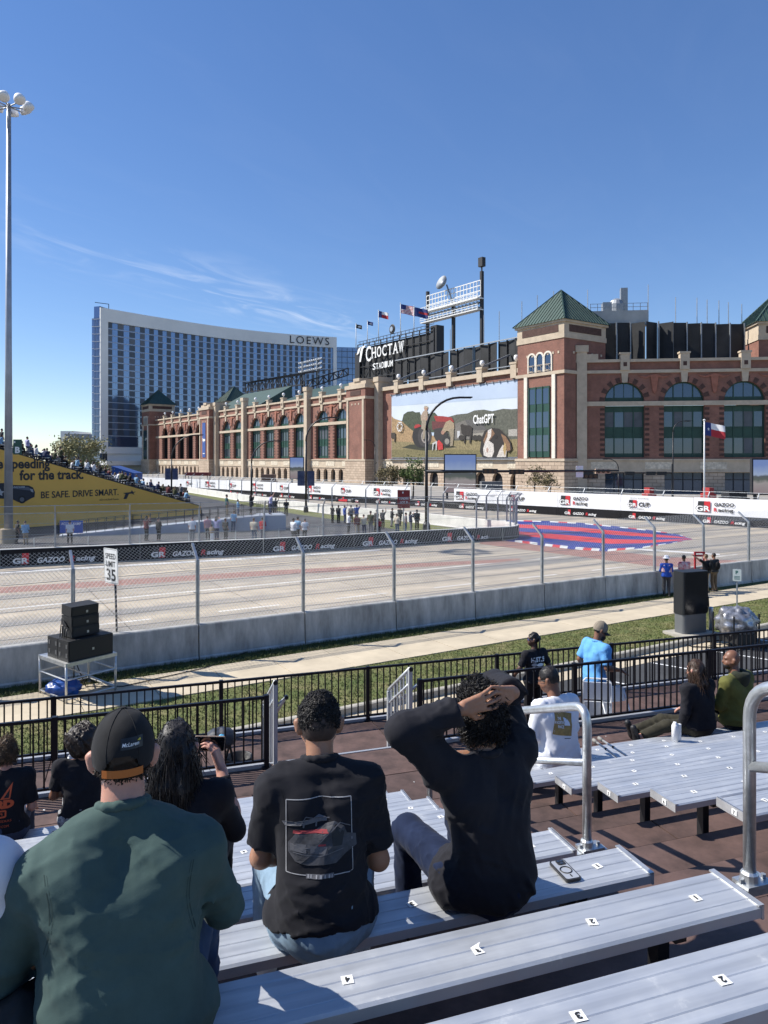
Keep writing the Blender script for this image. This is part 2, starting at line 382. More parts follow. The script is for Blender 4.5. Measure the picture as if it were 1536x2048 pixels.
for i in range(-3, 9):
    mb = MB(); u = 6.3 + i * 2.75
    mb.quad(S(u, -6.8, -0.147), S(u + 0.1, -6.8, -0.147), S(u + 2.1, -12.2, -0.147), S(u + 2.0, -12.2, -0.147))
    mb.build('parking_line', m_white, mk)
# ---- track markings (each line a part)
tm = thing('track_markings', kind='structure', loc=S(0, 10))
def line(pts, mat, name='lane_line', z=0.004):
    mb = MB(); mb.add([(p[0], p[1], z) for p in pts], [tuple(range(len(pts)))]); return mb.build(name, mat, tm)
for v0, w in ((11.3, 0.16), (1.25, 0.2)):
    line([S(-40, v0), S(26, v0), S(26, v0 + w), S(-40, v0 + w)], m_road_white)
for i in range(-8, 8):
    u = i * 5.2 - 2.5
    line([S(u, 6.4), S(u + 2.6, 6.4), S(u + 2.6, 6.55), S(u, 6.55)], m_road_white)
def gl(seq, mat, name, z=0.004): return line([G(px, py) for px, py in seq], mat, name, z)
gl([(-300, 1197), (0, 1175), (520, 1142), (1040, 1117), (1040, 1123), (520, 1152), (0, 1187), (-300, 1216)], m_paver, 'paver_band')
gl([(-300, 1160), (0, 1144), (520, 1114), (760, 1099), (760, 1101), (520, 1117), (0, 1147), (-300, 1164)], m_road_white, 'edge_line')
gl([(960, 1074), (1120, 1090), (1320, 1113), (1560, 1126), (1800, 1132), (1800, 1150), (1560, 1143), (1300, 1132), (1110, 1107), (960, 1088)], m_paver, 'paver_band', 0.006)
gl([(1130, 1083), (1290, 1098), (1440, 1108), (1440, 1110.5), (1290, 1101), (1130, 1086)], m_road_white, 'stop_line', 0.008)
m_skid = M('tyre_rubber', (.17, .16, .15), .9, noise=(1.5, .5), col2=(.27, .25, .22))
for k, (u0, v0, L_, cv) in enumerate(((-6, 14.2, 16, .9), (-6.5, 15.7, 16, .9), (2, 17.0, 18, -1.2), (2.4, 18.5, 18, -1.2), (-20, 8.4, 14, .4), (6, 5.0, 12, .6), (14, 9.5, 16, 1.5), (14.3, 11.0, 16, 1.5))):
    n_ = 14; A_ = [S(u0 + L_ * i / n_, v0 + cv * (i / n_) ** 2) for i in range(n_ + 1)]; w_ = [.16 * math.sin(math.pi * (.06 + .9 * i / n_)) for i in range(n_ + 1)]
    line([p + N2 * w for p, w in zip(A_, w_)] + [p - N2 * w for p, w in zip(A_, w_)][::-1], m_skid, 'skid_mark', .0025 + .0004 * k)
# corner apron: blue and red stripes with a red and white border
UPC = [(960, 1042), (1030, 1041), (1100, 1043), (1170, 1047), (1240, 1054), (1310, 1062), (1360, 1070), (1384, 1078)]
LOC = [(960, 1076), (1030, 1083), (1090, 1091), (1150, 1098), (1215, 1102), (1285, 1096), (1345, 1086), (1384, 1079.5)]
apron = thing('corner_apron', kind='structure', loc=G(1200, 1075))
nb = 5; pat = [m_blue_paint, m_red_paint] * 5
gu = [G(*p) for p in UPC]; glw = [G(*p) for p in LOC]
for j in range(nb):
    f0, f1 = 0.045 + 0.90 * j / nb, 0.045 + 0.90 * (j + 1) / nb
    mb = MB(); A = [a.lerp(b_, f0) for a, b_ in zip(gu, glw)]; Bq = [a.lerp(b_, f1) for a, b_ in zip(gu, glw)]
    for i in range(len(A) - 1): mb.quad(*[(p.x, p.y, 0.010) for p in (Bq[i], Bq[i + 1], A[i + 1], A[i])])
    mb.build('painted_stripe', pat[j], apron)
for side, (f0, f1) in enumerate(((-0.015, 0.045), (0.945, 1.02))):
    k = 0
    for i in range(len(gu) - 1):
        for h in range(4):
            a0, a1 = h / 4, (h + 1) / 4
            def pt(f, a): return (gu[i].lerp(gu[i + 1], a)).lerp(glw[i].lerp(glw[i + 1], a), f)
            mb = MB(); mb.quad(*[(p.x, p.y, 0.014) for p in (pt(f1, a0), pt(f1, a1), pt(f0, a1), pt(f0, a0))])
            mb.build('kerb_block', [m_road_white, m_red_paint, m_road_white, m_blue_paint][k % 4], apron); k += 1
ks = thing('track_side_kerb', kind='structure', loc=(0, 76, 0))
bp_ = [Vector(p).to_3d() for p in [(10.3, 61.3), (4.5, 70.2), (-5.3, 82), (-19.5, 107)]]
for i in range(3):
    L_ = (bp_[i + 1] - bp_[i]).length; n = int(L_ / 1.6); nr = Vector((bp_[i + 1].y - bp_[i].y, -(bp_[i + 1].x - bp_[i].x), 0)).normalized()
    for j in range(n):
        a, c_ = bp_[i].lerp(bp_[i + 1], j / n), bp_[i].lerp(bp_[i + 1], (j + 1) / n)
        mb = MB(); mb.quad(*[(p.x, p.y, 0.02) for p in (c_, a, a + nr * 1.7, c_ + nr * 1.7)])
        mb.build('kerb_block', [m_red_paint, m_white, m_red_paint, m_blue_paint][j % 4], ks)
# ================================================================ barriers, banners and catch fences
def bar_prof(h, t=0.16): return [(-t, 0), (t, 0), (t * 0.8, h), (-t * 0.8, h)]
def barrier(a, b_, h, label, group, mat=m_conc, gap=0.02):
    a = Vector(a); b_ = Vector(b_); d = (b_ - a).normalized(); nr = d.cross(UP)
    o = MB(); A, Bb = a + d * gap, b_ - d * gap
    V = [p + nr * x + UP * z for p in (A, Bb) for x, z in [(-.2, -.02), (.2, -.02), (.2, .08), (.16, .12), (.13, h - .03), (.1, h), (-.1, h), (-.13, h - .03), (-.16, .12), (-.2, .08)]]
    n = 10
    o.add(V, [tuple(range(n - 1, -1, -1)), tuple(range(n, 2 * n))] + [(j, (j + 1) % n, n + (j + 1) % n, n + j) for j in range(n)])
    t = o.build('concrete_barrier', mat); tag(t, label, 'barrier', group)
    return t
JN = [S(3.484 * i, 0.15) for i in range(-3, 6)] + [Vector((12.05, 32.3, 0)), Vector((14.95, 33.95, 0)), Vector((17.9, 35.6, 0)), Vector((20.9, 37.3, 0)), Vector((24, 39, 0))]
for i in range(len(JN) - 1):
    if i == 9: continue           # opening with the red marshal gate lies past this block
    barrier(JN[i], JN[i + 1], 1.06, f'grey concrete barrier block along the near trackside, {ordinal(i)} counted from the left end', 'near trackside barrier blocks')
barrier(JN[9], JN[10], 1.06, 'grey concrete barrier block behind the charging kiosk and the marshals', 'near trackside barrier blocks')
m_top = M('barrier_cap', (0.66, 0.65, 0.62), 0.85, noise=(2, 0.2))
def chain(mb, a, ux, w, uz, h, s, r, m=0):
    """woven wire: two families of diagonals clipped to the panel"""
    a = Vector(a); ux = Vector(ux); uz = Vector(uz); n = ux.cross(uz)
    k = 1.15
    for sg in (1, -1):
        c = -h / k
        while c < w:
            # line x = c + z/k (sg 1) or mirrored
            z0 = max(0, -c * k); z1 = min(h, (w - c) * k)
            if z1 - z0 > 0.03:
                x0, x1 = c + z0 / k, c + z1 / k
                if sg < 0: x0, x1 = w - x0, w - x1
                p, q = a + ux * x0 + uz * z0, a + ux * x1 + uz * z1
                dd = (q - p).normalized(); sd_ = dd.cross(n)
                o = [n * r, -n * r * .5 + sd_ * r * .87, -n * r * .5 - sd_ * r * .87]
                mb.add([p + e for e in o] + [q + e for e in o], [(0, 1, 4, 3), (1, 2, 5, 4), (2, 0, 3, 5)], m)
            c += s
def catch_fence(name, label, pts, side, z0, zk, ztop, s, r, post_w=0.1, cables=5, mesh=True, toprail=True, bend=0.55, mat_post=None):
    """posts at pts standing on a wall top z0, kinked at zk towards side"""
    t = thing(name, label, 'fence', loc=(pts[0].x, pts[0].y, z0)); mp = mat_post or m_galv
    tops = []
    for i, p in enumerate(pts):
        q = pts[min(i + 1, len(pts) - 1)] - pts[max(i - 1, 0)]; q.z = 0; q.normalize(); nr = Vector((-q.y, q.x, 0)) * side
        mb = MB(); tp = p + nr * bend; tops.append((Vector((p.x, p.y, zk)), Vector((tp.x, tp.y, ztop)), q, nr))
        mb.bar((p.x, p.y, z0 - 0.25), (p.x, p.y, zk), post_w, post_w * 0.75, up=nr)
        mb.bar((p.x, p.y, zk - 0.02), (tp.x, tp.y, ztop), post_w * 0.75, post_w * 0.7, up=q)
        f = p + nr * (-post_w * .62); mb.bar((f.x, f.y, z0 - .25), (f.x, f.y, zk - .12), post_w * .35, post_w * .25)
        for zz_ in (zk - 0.35, z0 + (zk - z0) * .5):
            mb.bar(p + UP * zz_ - q * 0.12, p + UP * zz_ + q * 0.02 - nr * 0.1, 0.02, 0.02)
        mb.build('post', mp, t)
    for i in range(len(pts) - 1):
        a, b_ = pts[i], pts[i + 1]; ux = (b_ - a); ux.z = 0; w = ux.length; ux.normalize()
        nr = Vector((-ux.y, ux.x, 0)) * side
        if mesh:
            mb = MB(); o = a + nr * 0.07
            chain(mb, Vector((o.x, o.y, z0 + .02)), ux, w, UP, zk - z0, s, r)
            (k0, t0, _, n0), (k1, t1, _, n1) = tops[i], tops[i + 1]
            uz = (t0 - k0); hh = uz.length; uz.normalize()
            chain(mb, k0 + nr * .05, ux, w, uz, hh, s, r)
            pm = mb.build('wire_mesh', m_wire if r > .003 else m_galvd, t)
        for c in range(cables):
            zc = z0 + 0.15 + (zk - z0 - 0.1) * c / max(1, cables - 1)
            sag = 0.012
            pp = [Vector((a.x, a.y, zc)).lerp(Vector((b_.x, b_.y, zc)), f) - UP * (sag * math.sin(math.pi * f)) + nr * 0.09 for f in (0, .33, .67, 1)]
            mb = MB(); mb.tube(pp, 0.0075, 4); mb.build('cable', m_galvd, t)
        if toprail:
            mb = MB(); mb.tube([tops[i][1], tops[i + 1][1]], 0.021, 6); mb.tube([tops[i][0] + nr * .06, tops[i + 1][0] + nr * .06], 0.014, 6); mb.build('rail', mp, t)
    return t
catch_fence('catch_fence', 'tall galvanised debris fence with kinked posts on the near grey barrier', [p.copy() for p in JN], 1, 1.06, 2.98, 3.42, 0.118, 0.0034, cables=6, toprail=False)
# inner barrier with the black banners
def poly_walk(pts, step):
    out_ = [pts[0].copy()]; acc = 0
    for a, b_ in zip(pts[:-1], pts[1:]):
        L_ = (b_ - a).length; d = step - acc
        while d <= L_:
            out_.append(a.lerp(b_, d / L_)); d += step
        acc = (acc + L_) % step if True else 0
        acc = L_ - (d - step)
    return out_
front = poly_walk(INN[1:], 4.05)
for i in range(len(front) - 1):
    barrier(front[i], front[i + 1], 1.0, f'pale barrier block under black banners, {ordinal(i)} from left', 'inner barrier blocks', m_concw, 0.0)
nz_ = [front[-1]] + NOSE[1:] + [BACK[0]]
mb = MB()
def ribbon(mb, pts, x0, x1, z0, z1, m=0):
    V = []
    for i, p in enumerate(pts):
        q = (pts[min(i + 1, len(pts) - 1)] - pts[max(i - 1, 0)]).normalized(); nr = q.cross(UP)
        V += [p + nr * x0 + UP * z0, p + nr * x1 + UP * z0, p + nr * x1 + UP * z1, p + nr * x0 + UP * z1]
    F = [(4 * i + j, 4 * i + (j + 1) % 4, 4 * i + 4 + (j + 1) % 4, 4 * i + 4 + j) for i in range(len(pts) - 1) for j in range(4)]
    F += [(3, 2, 1, 0), tuple(4 * (len(pts) - 1) + j for j in range(4))]
    mb.add(V, F, m)
ribbon(mb, nz_, -.16, .16, -0.02, 1.0)
nose_o = mb.build('concrete_barrier', m_concw); tag(nose_o, 'curved white concrete barrier rounding the nose of the track corner', 'barrier')
backp = poly_walk(BACK, 6.0)[:22]
for i in range(len(backp) - 1):
    barrier(backp[i], backp[i + 1], 1.0, f'white barrier block beyond the car park, {ordinal(i)} from the corner nose', 'far side white barrier blocks', m_concw, 0.01)
catch_fence('catch_fence', 'galvanised debris fence above the black banner barrier beside the car park', front + nz_[1:], -1, 1.0, 2.95, 3.4, 0.15, 0.0022, cables=4, bend=0.4, mat_post=m_galvd)
catch_fence('catch_fence', 'distant debris fence along the white barrier beyond the car park', [p.copy() for p in backp], -1, 1.0, 3.0, 3.5, 0.3, 0.004, cables=3, mesh=False, toprail=False, bend=0.55, mat_post=m_galvd)
# black banner on the track face of the inner barrier with lettering
def gr_logo(mb_k, mb_r, mb_w, o, ux, h, dark=True):
    """two-tone block with the letters GR set over its foot"""
    un = ux.cross(UP); w = h * 1.18
    mb_k.quad(o, o + ux * (w * .5), o + ux * (w * .56) + UP * h, o + ux * .08 * h + UP * h)
    o2 = o + un * .002
    mb_r.quad(o2 + ux * (w * .5), o2 + ux * w, o2 + ux * (w * 1.04) + UP * h, o2 + ux * (w * .56) + UP * h)
    put_text(mb_w, 'GR', o + un * .012 - ux * (h * .12) + UP * (h * .06), ux, UP, w=w * 1.12, h=h * .52, bold=0.035)
    if not dark: put_text(mb_k, 'GR', o + un * .008 - ux * (h * .16) + UP * (h * .02), ux, UP, w=w * 1.18, h=h * .6, bold=0.08)
def racing_text(parent, o, ux, h, gap, dark):
    """GR logo then GAZOO Racing on one line (dark) """
    un = ux.cross(UP); k, r, w = MB(), MB(), MB()
    gr_logo(k, r, w, o, ux, h, dark)
    x = h * 1.5 + gap
    a = put_text(w, 'GAZOO', o + ux * x + UP * (h * .06) + un * .01, ux, UP, h=h * .5, w=h * 2.3, bold=0.03, shear=0.25)
    a2 = put_text(r, 'R', o + ux * (x + a + h * .35) + UP * (h * .06) + un * .01, ux, UP, h=h * .54, w=h * .5, bold=0.03, shear=0.25)
    put_text(w, 'acing', o + ux * (x + a + h * .95) + UP * (h * -.06) + un * .01, ux, UP, h=h * .60, w=h * 1.7, bold=0.03, shear=0.25)
    k.build('lettering', m_blackp, parent); r.build('lettering', m_redv, parent); w.build('lettering', m_white, parent)
    return x + a + h * 2.65
def frame_on(pts, side, dist):
    """point and direction at arc length dist along pts"""
    for a, b_ in zip(pts[:-1], pts[1:]):
        L_ = (b_ - a).length
        if dist <= L_: d = (b_ - a) / L_; return a + d * dist, d
        dist -= L_
    d = (pts[-1] - pts[-2]).normalized(); return pts[-1].copy(), d
bi = 0; bpts = INN[1:] + [NOSE[0]]
for i in range(len(bpts) - 1):
    a, b_ = bpts[i], bpts[i + 1]; d = (b_ - a).normalized(); nr = d.cross(UP); L_ = (b_ - a).length
    n = max(1, round(L_ / 7.0))
    for j in range(n):
        p, q = a.lerp(b_, j / n), a.lerp(b_, (j + 1) / n)
        mb = MB(); mb.obox((p + q) / 2 + nr * .215 + UP * .5, d * (L_ / n / 2 - .01), nr * .008, UP * .47)
        bn = mb.build('barrier_banner', m_black)
        tag(bn, f'black sponsor banner with white lettering on the inner barrier, {ordinal(bi)} from the left', 'banner', 'black banners on the inner barrier'); bi += 1
        if L_ / n > 4.5: racing_text(bn, p + d * 0.7 + nr * .226 + UP * .12, d, 0.62, 0.25, True)
mb = MB(); ribbon(mb, [p for p in NOSE[:4]], .17, .19, .06, .96); nb_ = mb.build('barrier_banner', m_black); tag(nb_, 'black banner wrapped round the corner nose of the barrier', 'banner')
# far wall: black strip below white boards, both lettered
mb = MB()
for i in range(-4, 22):
    barrier(FW(i * 7.3 + 6.1), FW(i * 7.3 + 13.3), 0.95, f'concrete block of the far track wall, {ordinal(i + 4)} from the right', 'far track wall blocks', m_concw, 0.0)
UXW = -FWD; NW = UXW.cross(UP)      # NW faces the viewer
for i in range(-3, 20):
    k1, k0 = i * 7.3 + 6.0 + 0.35, i * 7.3 - 1.3 + 0.35   # left edge, right edge
    a = FW(k1); w = k1 - k0
    mb = MB(); mb.obox(FW((k0 + k1) / 2) + NW * .23 + UP * .48, UXW * (w / 2 - .01), NW * .008, UP * .42)
    bn = mb.build('wall_banner', m_black); tag(bn, f'black lettered strip along the foot of the far wall, {ordinal(i + 3)} from the right', 'banner', 'black strips on the far wall')
    if i < 12: racing_text(bn, a + UXW * 0.9 + NW * .245 + UP * .17, UXW, 0.55, 0.15, True)
    if 39.0 < (k0 + k1) / 2 < 44.4: continue
    mb = MB(); z0, z1 = 0.92, 2.5 + rng.uniform(-.03, .03); nx = 14
    V = []
    for r_ in range(3):
        for c in range(nx + 1):
            V.append(a + UXW * (.02 + (w - .04) * c / nx) + NW * (.22 + .035 * math.sin(c * 1.7 + i) * math.sin(r_ * 1.6 + .4)) + UP * (z0 + (z1 - z0) * r_ / 2))
    mb.add(V, [(r_ * (nx + 1) + c, r_ * (nx + 1) + c + 1, (r_ + 1) * (nx + 1) + c + 1, (r_ + 1) * (nx + 1) + c) for r_ in range(2) for c in range(nx)])
    wb = mb.build('wall_banner', m_whitev, smooth=True); tag(wb, f'white sponsor board on the far wall, {ordinal(i + 3)} from the right', 'banner', 'white boards on the far wall')
    if i > 13: continue
    K, Rr, Ww = MB(), MB(), MB(); o = a + UXW * 0.35 + NW * .275 + UP * 1.2
    if i % 2 == 0:
        gr_logo(K, Rr, Ww, o, UXW, 0.98, False)
        put_text(K, 'GAZOO', o + UXW * 1.55 + UP * .55 + NW * .01, UXW, UP, h=.34, w=1.75, bold=0.03)
        put_text(Rr, 'R', o + UXW * 1.5 + UP * .06 + NW * .01, UXW, UP, h=.36, w=.33, bold=0.03)
        put_text(K, 'acing', o + UXW * 1.88 + UP * -.02 + NW * .01, UXW, UP, h=.40, w=1.35, bold=0.03)
    else:
        gr_logo(K, Rr, Ww, o + UXW * .5 + UP * .12, UXW, 0.7, False)
        put_text(K, 'CUP', o + UXW * 1.55 + UP * .2 + NW * .01, UXW, UP, h=.42, w=1.15, bold=0.04, shear=0.1)
        put_text(K, 'TOYOTA GAZOO Racing', o + UXW * .65 + UP * .93 + NW * .01, UXW, UP, h=.13, w=1.9, bold=0.0)
        put_text(K, 'NORTH AMERICA', o + UXW * .6 + UP * -.1 + NW * .01, UXW, UP, h=.12, w=1.5, bold=0.0)
    for q, mt in ((K, m_blackp), (Rr, m_redv), (Ww, m_white)): q.build('lettering', mt, wb)
fp = [FW(k) for k in np.arange(-25, 150, 4.3)]
catch_fence('catch_fence', 'debris fence standing behind the white boards of the far wall', fp, -1, 0.95, 2.65, 3.05, 0.22, 0.004, cables=2, bend=0.35, mesh=False, toprail=True, mat_post=m_galvd)
# ================================================================ stadium
EL = Vector((-0.574, 0.819, 0)).normalized(); OUTL = UP.cross(EL)
T0 = Vector((32.3, 130.0, 0))
def frame(o, x): 
    y = UP.cross(x); return Matrix(((x.x, y.x, 0, o.x), (x.y, y.y, 0, o.y), (x.z, y.z, 1, o.z), (0, 0, 0, 1)))
XL = frame(T0, EL)
ER = Vector((0.993, -0.12, 0)).normalized(); R0 = Vector((35.7, 132.2, 0)); XR = frame(R0, -ER)
m_brick = brick_mat('red_brick', (0.255, 0.098, 0.066), (0.195, 0.074, 0.052), (0.27, 0.17, 0.13), 0.42, 0.15, 0.02)
m_stone = M('cast_stone', (0.50, 0.41, 0.305), 0.9, noise=(0.7, 0.18), bump=(6, 0.2, 0.01))
m_block = brick_mat('rusticated_stone', (0.50, 0.39, 0.29), (0.42, 0.32, 0.235), (0.24, 0.18, 0.13), 1.5, 0.62, 0.045, 0.05, 0.9, 0.15)
m_green = M('green_frame', (0.012, 0.055, 0.038), 0.5, noise=(1, 0.2))
m_roof = M('green_metal_roof', (0.042, 0.078, 0.062), 0.55, 0.1, noise=(0.4, 0.2))
m_glass = M('window_glass', (0.075, 0.105, 0.155), 0.06, 0.6, spec=.8)
m_dark = M('dark_opening', (0.012, 0.012, 0.014), 0.9)
m_quoin = M('quoin_brick', (0.085, 0.045, 0.036), 0.9, noise=(2, 0.3))
m_terra = M('terracotta', (0.33, 0.13, 0.085), 0.9, noise=(1.5, 0.25))
m_screen = M('wind_screen', (0.020, 0.021, 0.023), 0.75, noise=(0.3, 0.5), bump=(1.2, 0.3, 0.08))
m_steel_d = M('dark_steel', (0.03, 0.03, 0.033), 0.6, 0.3)
m_white_steel = M('white_steel', (0.72, 0.72, 0.70), 0.5)
stad = thing('stadium', 'red brick ballpark stadium with arched windows, stone base and green pyramid roofs', 'stadium', loc=T0)
def arc(c, z, r, n=14, a0=0, a1=180): return [(c + r * math.cos(R_(a0 + (a1 - a0) * i / n)), z + r * math.sin(R_(a0 + (a1 - a0) * i / n))) for i in range(n + 1)]
ZB, ZT0, ZT1, ZC, ZP = 6.2, 15.8, 16.6, 21.7, 24.2
m_glass_b = M('window_glass_pale', (.055, .075, .105), .14, .4, spec=.8); m_glass_c = M('window_blinds', (.075, .085, .10), .4, noise=(.6, .3)); gr_ = random.Random(12)
def facade(xf, x0, x1, y, bays, hw=3.5, glazed=True, detail=True):
    x0, x1 = min(x0, x1), max(x0, x1); bays = sorted(bays); br, st, dk = MB(xf), MB(xf), MB(xf)
    edges = [x0] + [e for c in bays for e in (c - hw, c + hw)] + [x1]
    def q(mb, xa, xb, za, zb, yy=y): mb.quad((xa, yy, za), (xb, yy, za), (xb, yy, zb), (xa, yy, zb))
    q(br, x0, x1, ZB, 6.5); q(br, x0, x1, ZT0, ZT1)
    for i in range(0, len(edges), 2):
        q(br, edges[i], edges[i + 1], 6.5, ZT0); q(br, edges[i], edges[i + 1], ZT1, ZC)
    d = 0.9
    for c in bays:
        pts = arc(c, ZT1, hw)
        for (xa, za), (xb, zb) in zip(pts[:-1], pts[1:]):
            br.quad((xa, y, za), (xb, y, zb), (xb, y, ZC), (xa, y, ZC))
            br.quad((xa, y, za), (xb, y, zb), (xb, y - d, zb), (xa, y - d, za))
        for xx in (c - hw, c + hw): br.quad((xx, y, 6.5), (xx, y - d, 6.5), (xx, y - d, ZT0), (xx, y, ZT0))
        # brick voussoir ring, proud
        o_, i_ = arc(c, ZT1, hw + .95, 16), arc(c, ZT1, hw + .02, 16)
        qn = MB(xf)
        for k in range(16):
            if k % 2: continue
            qn.prism([i_[k], o_[k], o_[k + 1], i_[k + 1]], (0, y + .06, 0), (1, 0, 0), (0, 0, 1), (0, -1, 0), .06)
        for k in range(10):
            for sg in (-1, 1):
                xa = c + sg * (hw + .02); z0 = 6.7 + k * .92
                qn.box(min(xa, xa + sg * .8), max(xa, xa + sg * .8), y, y + .06, z0, z0 + .46)
        qn.build('quoins', m_quoin, stad)
        # keystone
        st.prism([(c - .45, ZT1 + hw - .1), (c + .45, ZT1 + hw - .1), (c + .6, ZC), (c - .6, ZC)], (0, y + .3, 0), (1, 0, 0), (0, 0, 1), (0, -1, 0), .3)
        yb = y - d + .05
        if not glazed:
            dk.quad((c - hw, y - 6, 6), (c + hw, y - 6, 6), (c + hw, y - 6, 21), (c - hw, y - 6, 21))
            for xx in (c - hw - .01, c + hw + .01): dk.quad((xx, y - d, 6), (xx, y - 6, 6), (xx, y - 6, 21), (xx, y - d, 21))
            continue
        w = MB(xf)
        def bar_(xa, xb, za, zb, dp=.16): w.box(xa, xb, yb - .02, yb + dp, za, zb)
        for f, wd in ((-1, .22), (-.5, .2), (0, .09), (.5, .2), (1, .22)):
            xx = c + f * (hw - .11); bar_(xx - wd / 2, xx + wd / 2, 6.5, ZT0)
            if abs(f) < 1: zt = ZT1 + math.sqrt(max(0, hw * hw - (xx - c) ** 2)) - .1; bar_(xx - wd / 2, xx + wd / 2, ZT1, zt, .13)
        ai, ao = arc(c, ZT1, hw - .25, 14), arc(c, ZT1, hw, 14)
        for k in range(14): w.prism([ai[k], ao[k], ao[k + 1], ai[k + 1]], (0, yb + .12, 0), (1, 0, 0), (0, 0, 1), (0, -1, 0), .14)
        for za, zb in ((6.5, 7.2), (9.95, 10.15), (11.8, 12.0), (14.7, ZT0), (ZT1, 17.35)): bar_(c - hw + .01 * (1 + za * .01), c + hw - .012, za, zb, .10)
        wo = w.build('window', m_green, stad)
        def pane(xa, xb, za, zb, mt=m_glass, nm='pane'):
            p = MB(xf); p.quad((xa, yb + .03, za), (xb, yb + .03, za), (xb, yb + .03, zb), (xa, yb + .03, zb)); return p.build(nm, mt if mt is not m_glass else gr_.choice([m_glass, m_glass, m_glass_b, m_glass_c]), wo)
        xs = [c + f * (hw - .11) for f in (-1, -.5, 0, .5, 1)]
        for za, zb in ((7.2, 9.95), (12.0, 14.7)):
            if detail:
                for a_, b_ in zip(xs[:-1], xs[1:]): pane(a_, b_, za, zb)
            else: pane(xs[0], xs[2], za, zb); pane(xs[2], xs[4], za, zb)
        pane(c - hw, c + hw, 10.15, 11.8, m_green, 'spandrel_panel')
        p = MB(xf); pts = arc(c, ZT1 + .5, hw - .3, 14); p.add([(a_, yb + .03, b_) for a_, b_ in pts], [tuple(range(15))]); p.build('pane', m_glass, wo)
    # stone bands, cornice, parapet
    st.box(x0, x1, y - .3, y + .22, ZT0, ZT1); 
    st.box(x0, x1, y - .5, y + .34, ZC, ZC + .55); st.box(x0, x1, y - .6, y + .5, ZP - .5, ZP)
    br.box(x0, x1, y - .6, y + .04, ZC + .55, ZP - .5)
    br.build('brick_wall', m_brick, stad)
    if dk.v: dk.build('opening', m_dark, stad)
    build_each(st, 'stone_trim', m_stone, stad)
    # parapet pedestals, longhorn reliefs
    mids = [(a_ + b_) / 2 for a_, b_ in zip(bays[:-1], bays[1:])]
    for c in bays:
        p = MB(xf); p.box(c - .8, c + .8, y - .7, y + .62, ZC + .5, ZP + .9); p.box(c - .95, c + .95, y - .8, y + .75, ZP + .9, ZP + 1.2); p.build('pedestal', m_stone, stad)
        p = MB(xf); p.box(c - .32, c + .32, y + .6, y + .65, ZC + 1.2, ZC + 1.95); p.build('vent', m_quoin, stad)
        
        if xf is not XR: p = MB(xf); p.lathe([(0.05, 0), (.08, .3), (.08, .5), (.3, .6), (.46, .9), (.46, 1.2), (.2, 1.5)], (c, y, ZP + 1.2), 12); p.build('globe_lamp', m_whitev, stad, smooth=True)
    for c in mids:
        p = MB(xf); zc = 20.5
        head = [(-.55, .3), (-.75, .55), (-.4, .75), (0, .85), (.4, .75), (.75, .55), (.55, .3), (.42, -.8), (.25, -1.9), (0, -2.2), (-.25, -1.9), (-.42, -.8)]
        p.prism([(c + a_ * 1.15, zc + b_ * 1.15) for a_, b_ in head][::-1], (0, y + .3, 0), (1, 0, 0), (0, 0, 1), (0, -1, 0), .3)
        for sg in (-1, 1):
            hn = [(.4, .55), (1.4, .25), (2.3, .45), (2.9, .85), (2.3, .62), (1.5, .55), (.5, .95)]
            pl = [(c + sg * a_, zc + b_) for a_, b_ in hn]
            p.prism(pl if sg > 0 else pl[::-1], (0, y + .2, 0), (1, 0, 0), (0, 0, 1), (0, -1, 0), .2)
        p.build('longhorn_relief', m_terra, stad)
def base(xf, x0, x1, y, doors, hw=1.15, zs=2.4, rect=False):
    x0, x1 = min(x0, x1), max(x0, x1); doors = sorted(doors); b_, t_, dk = MB(xf), MB(xf), MB(xf)
    e = [x0] + [k for c in doors for k in (c - hw, c + hw)] + [x1]; zt = 4.1
    def q(mb, xa, xb, za, zb, yy=y): mb.quad((xa, yy, za), (xb, yy, za), (xb, yy, zb), (xa, yy, zb))
    for i in range(0, len(e), 2): q(b_, e[i], e[i + 1], 0, zt)
    for c in doors:
        if rect:
            q(b_, c - hw, c + hw, zs, zt); b_.box(c - hw, c + hw, y - .8, y, zs, zs + .02)
        else:
            pts = arc(c, zs, hw, 8)
            for (xa, za), (xb, zb) in zip(pts[:-1], pts[1:]):
                b_.quad((xa, y, za), (xb, y, zb), (xb, y, zt), (xa, y, zt)); b_.quad((xa, y, za), (xb, y, zb), (xb, y - .8, zb), (xa, y - .8, za))
        for xx in (c - hw, c + hw): b_.quad((xx, y, 0), (xx, y - .8, 0), (xx, y - .8, zs), (xx, y, zs))
        d_ = MB(xf); q(d_, c - hw, c + hw, 0, zs + (0 if rect else hw), y - .75); do = d_.build('doorway', m_glass if rect else m_dark, stad)
        if rect:
            f_ = MB(xf)
            for k in range(5): xx = c - hw + 2 * hw * k / 4; f_.box(xx - .07, xx + .07, y - .74, y - .62, 0, zs)
            f_.box(c - hw, c + hw, y - .74, y - .63, 2.4, 2.55); f_.build('door_frame', m_steel_d, do)
    b_.build('stone_base', m_block, stad)
    t_.box(x0, x1, y - .6, y + .1, zt, ZB - .3); t_.box(x0, x1, y - .7, y + .35, ZB - .3, ZB); t_.box(x0, x1, y - .6, y + .2, zt - .25, zt)
    build_each(t_, 'stone_trim', m_stone, stad)
    n = max(1, int((x1 - x0) / 8))
    for i in range(n):
        c = x0 + (x1 - x0) * (i + .5) / n; p = MB(xf); p.box(c - 2.3, c + 2.3, y + .1, y + .16, zt + .25, ZB - .55); p.build('carved_panel', M('carved_stone', (0.62, 0.54, 0.42), .9, noise=(1.8, .4)), stad)
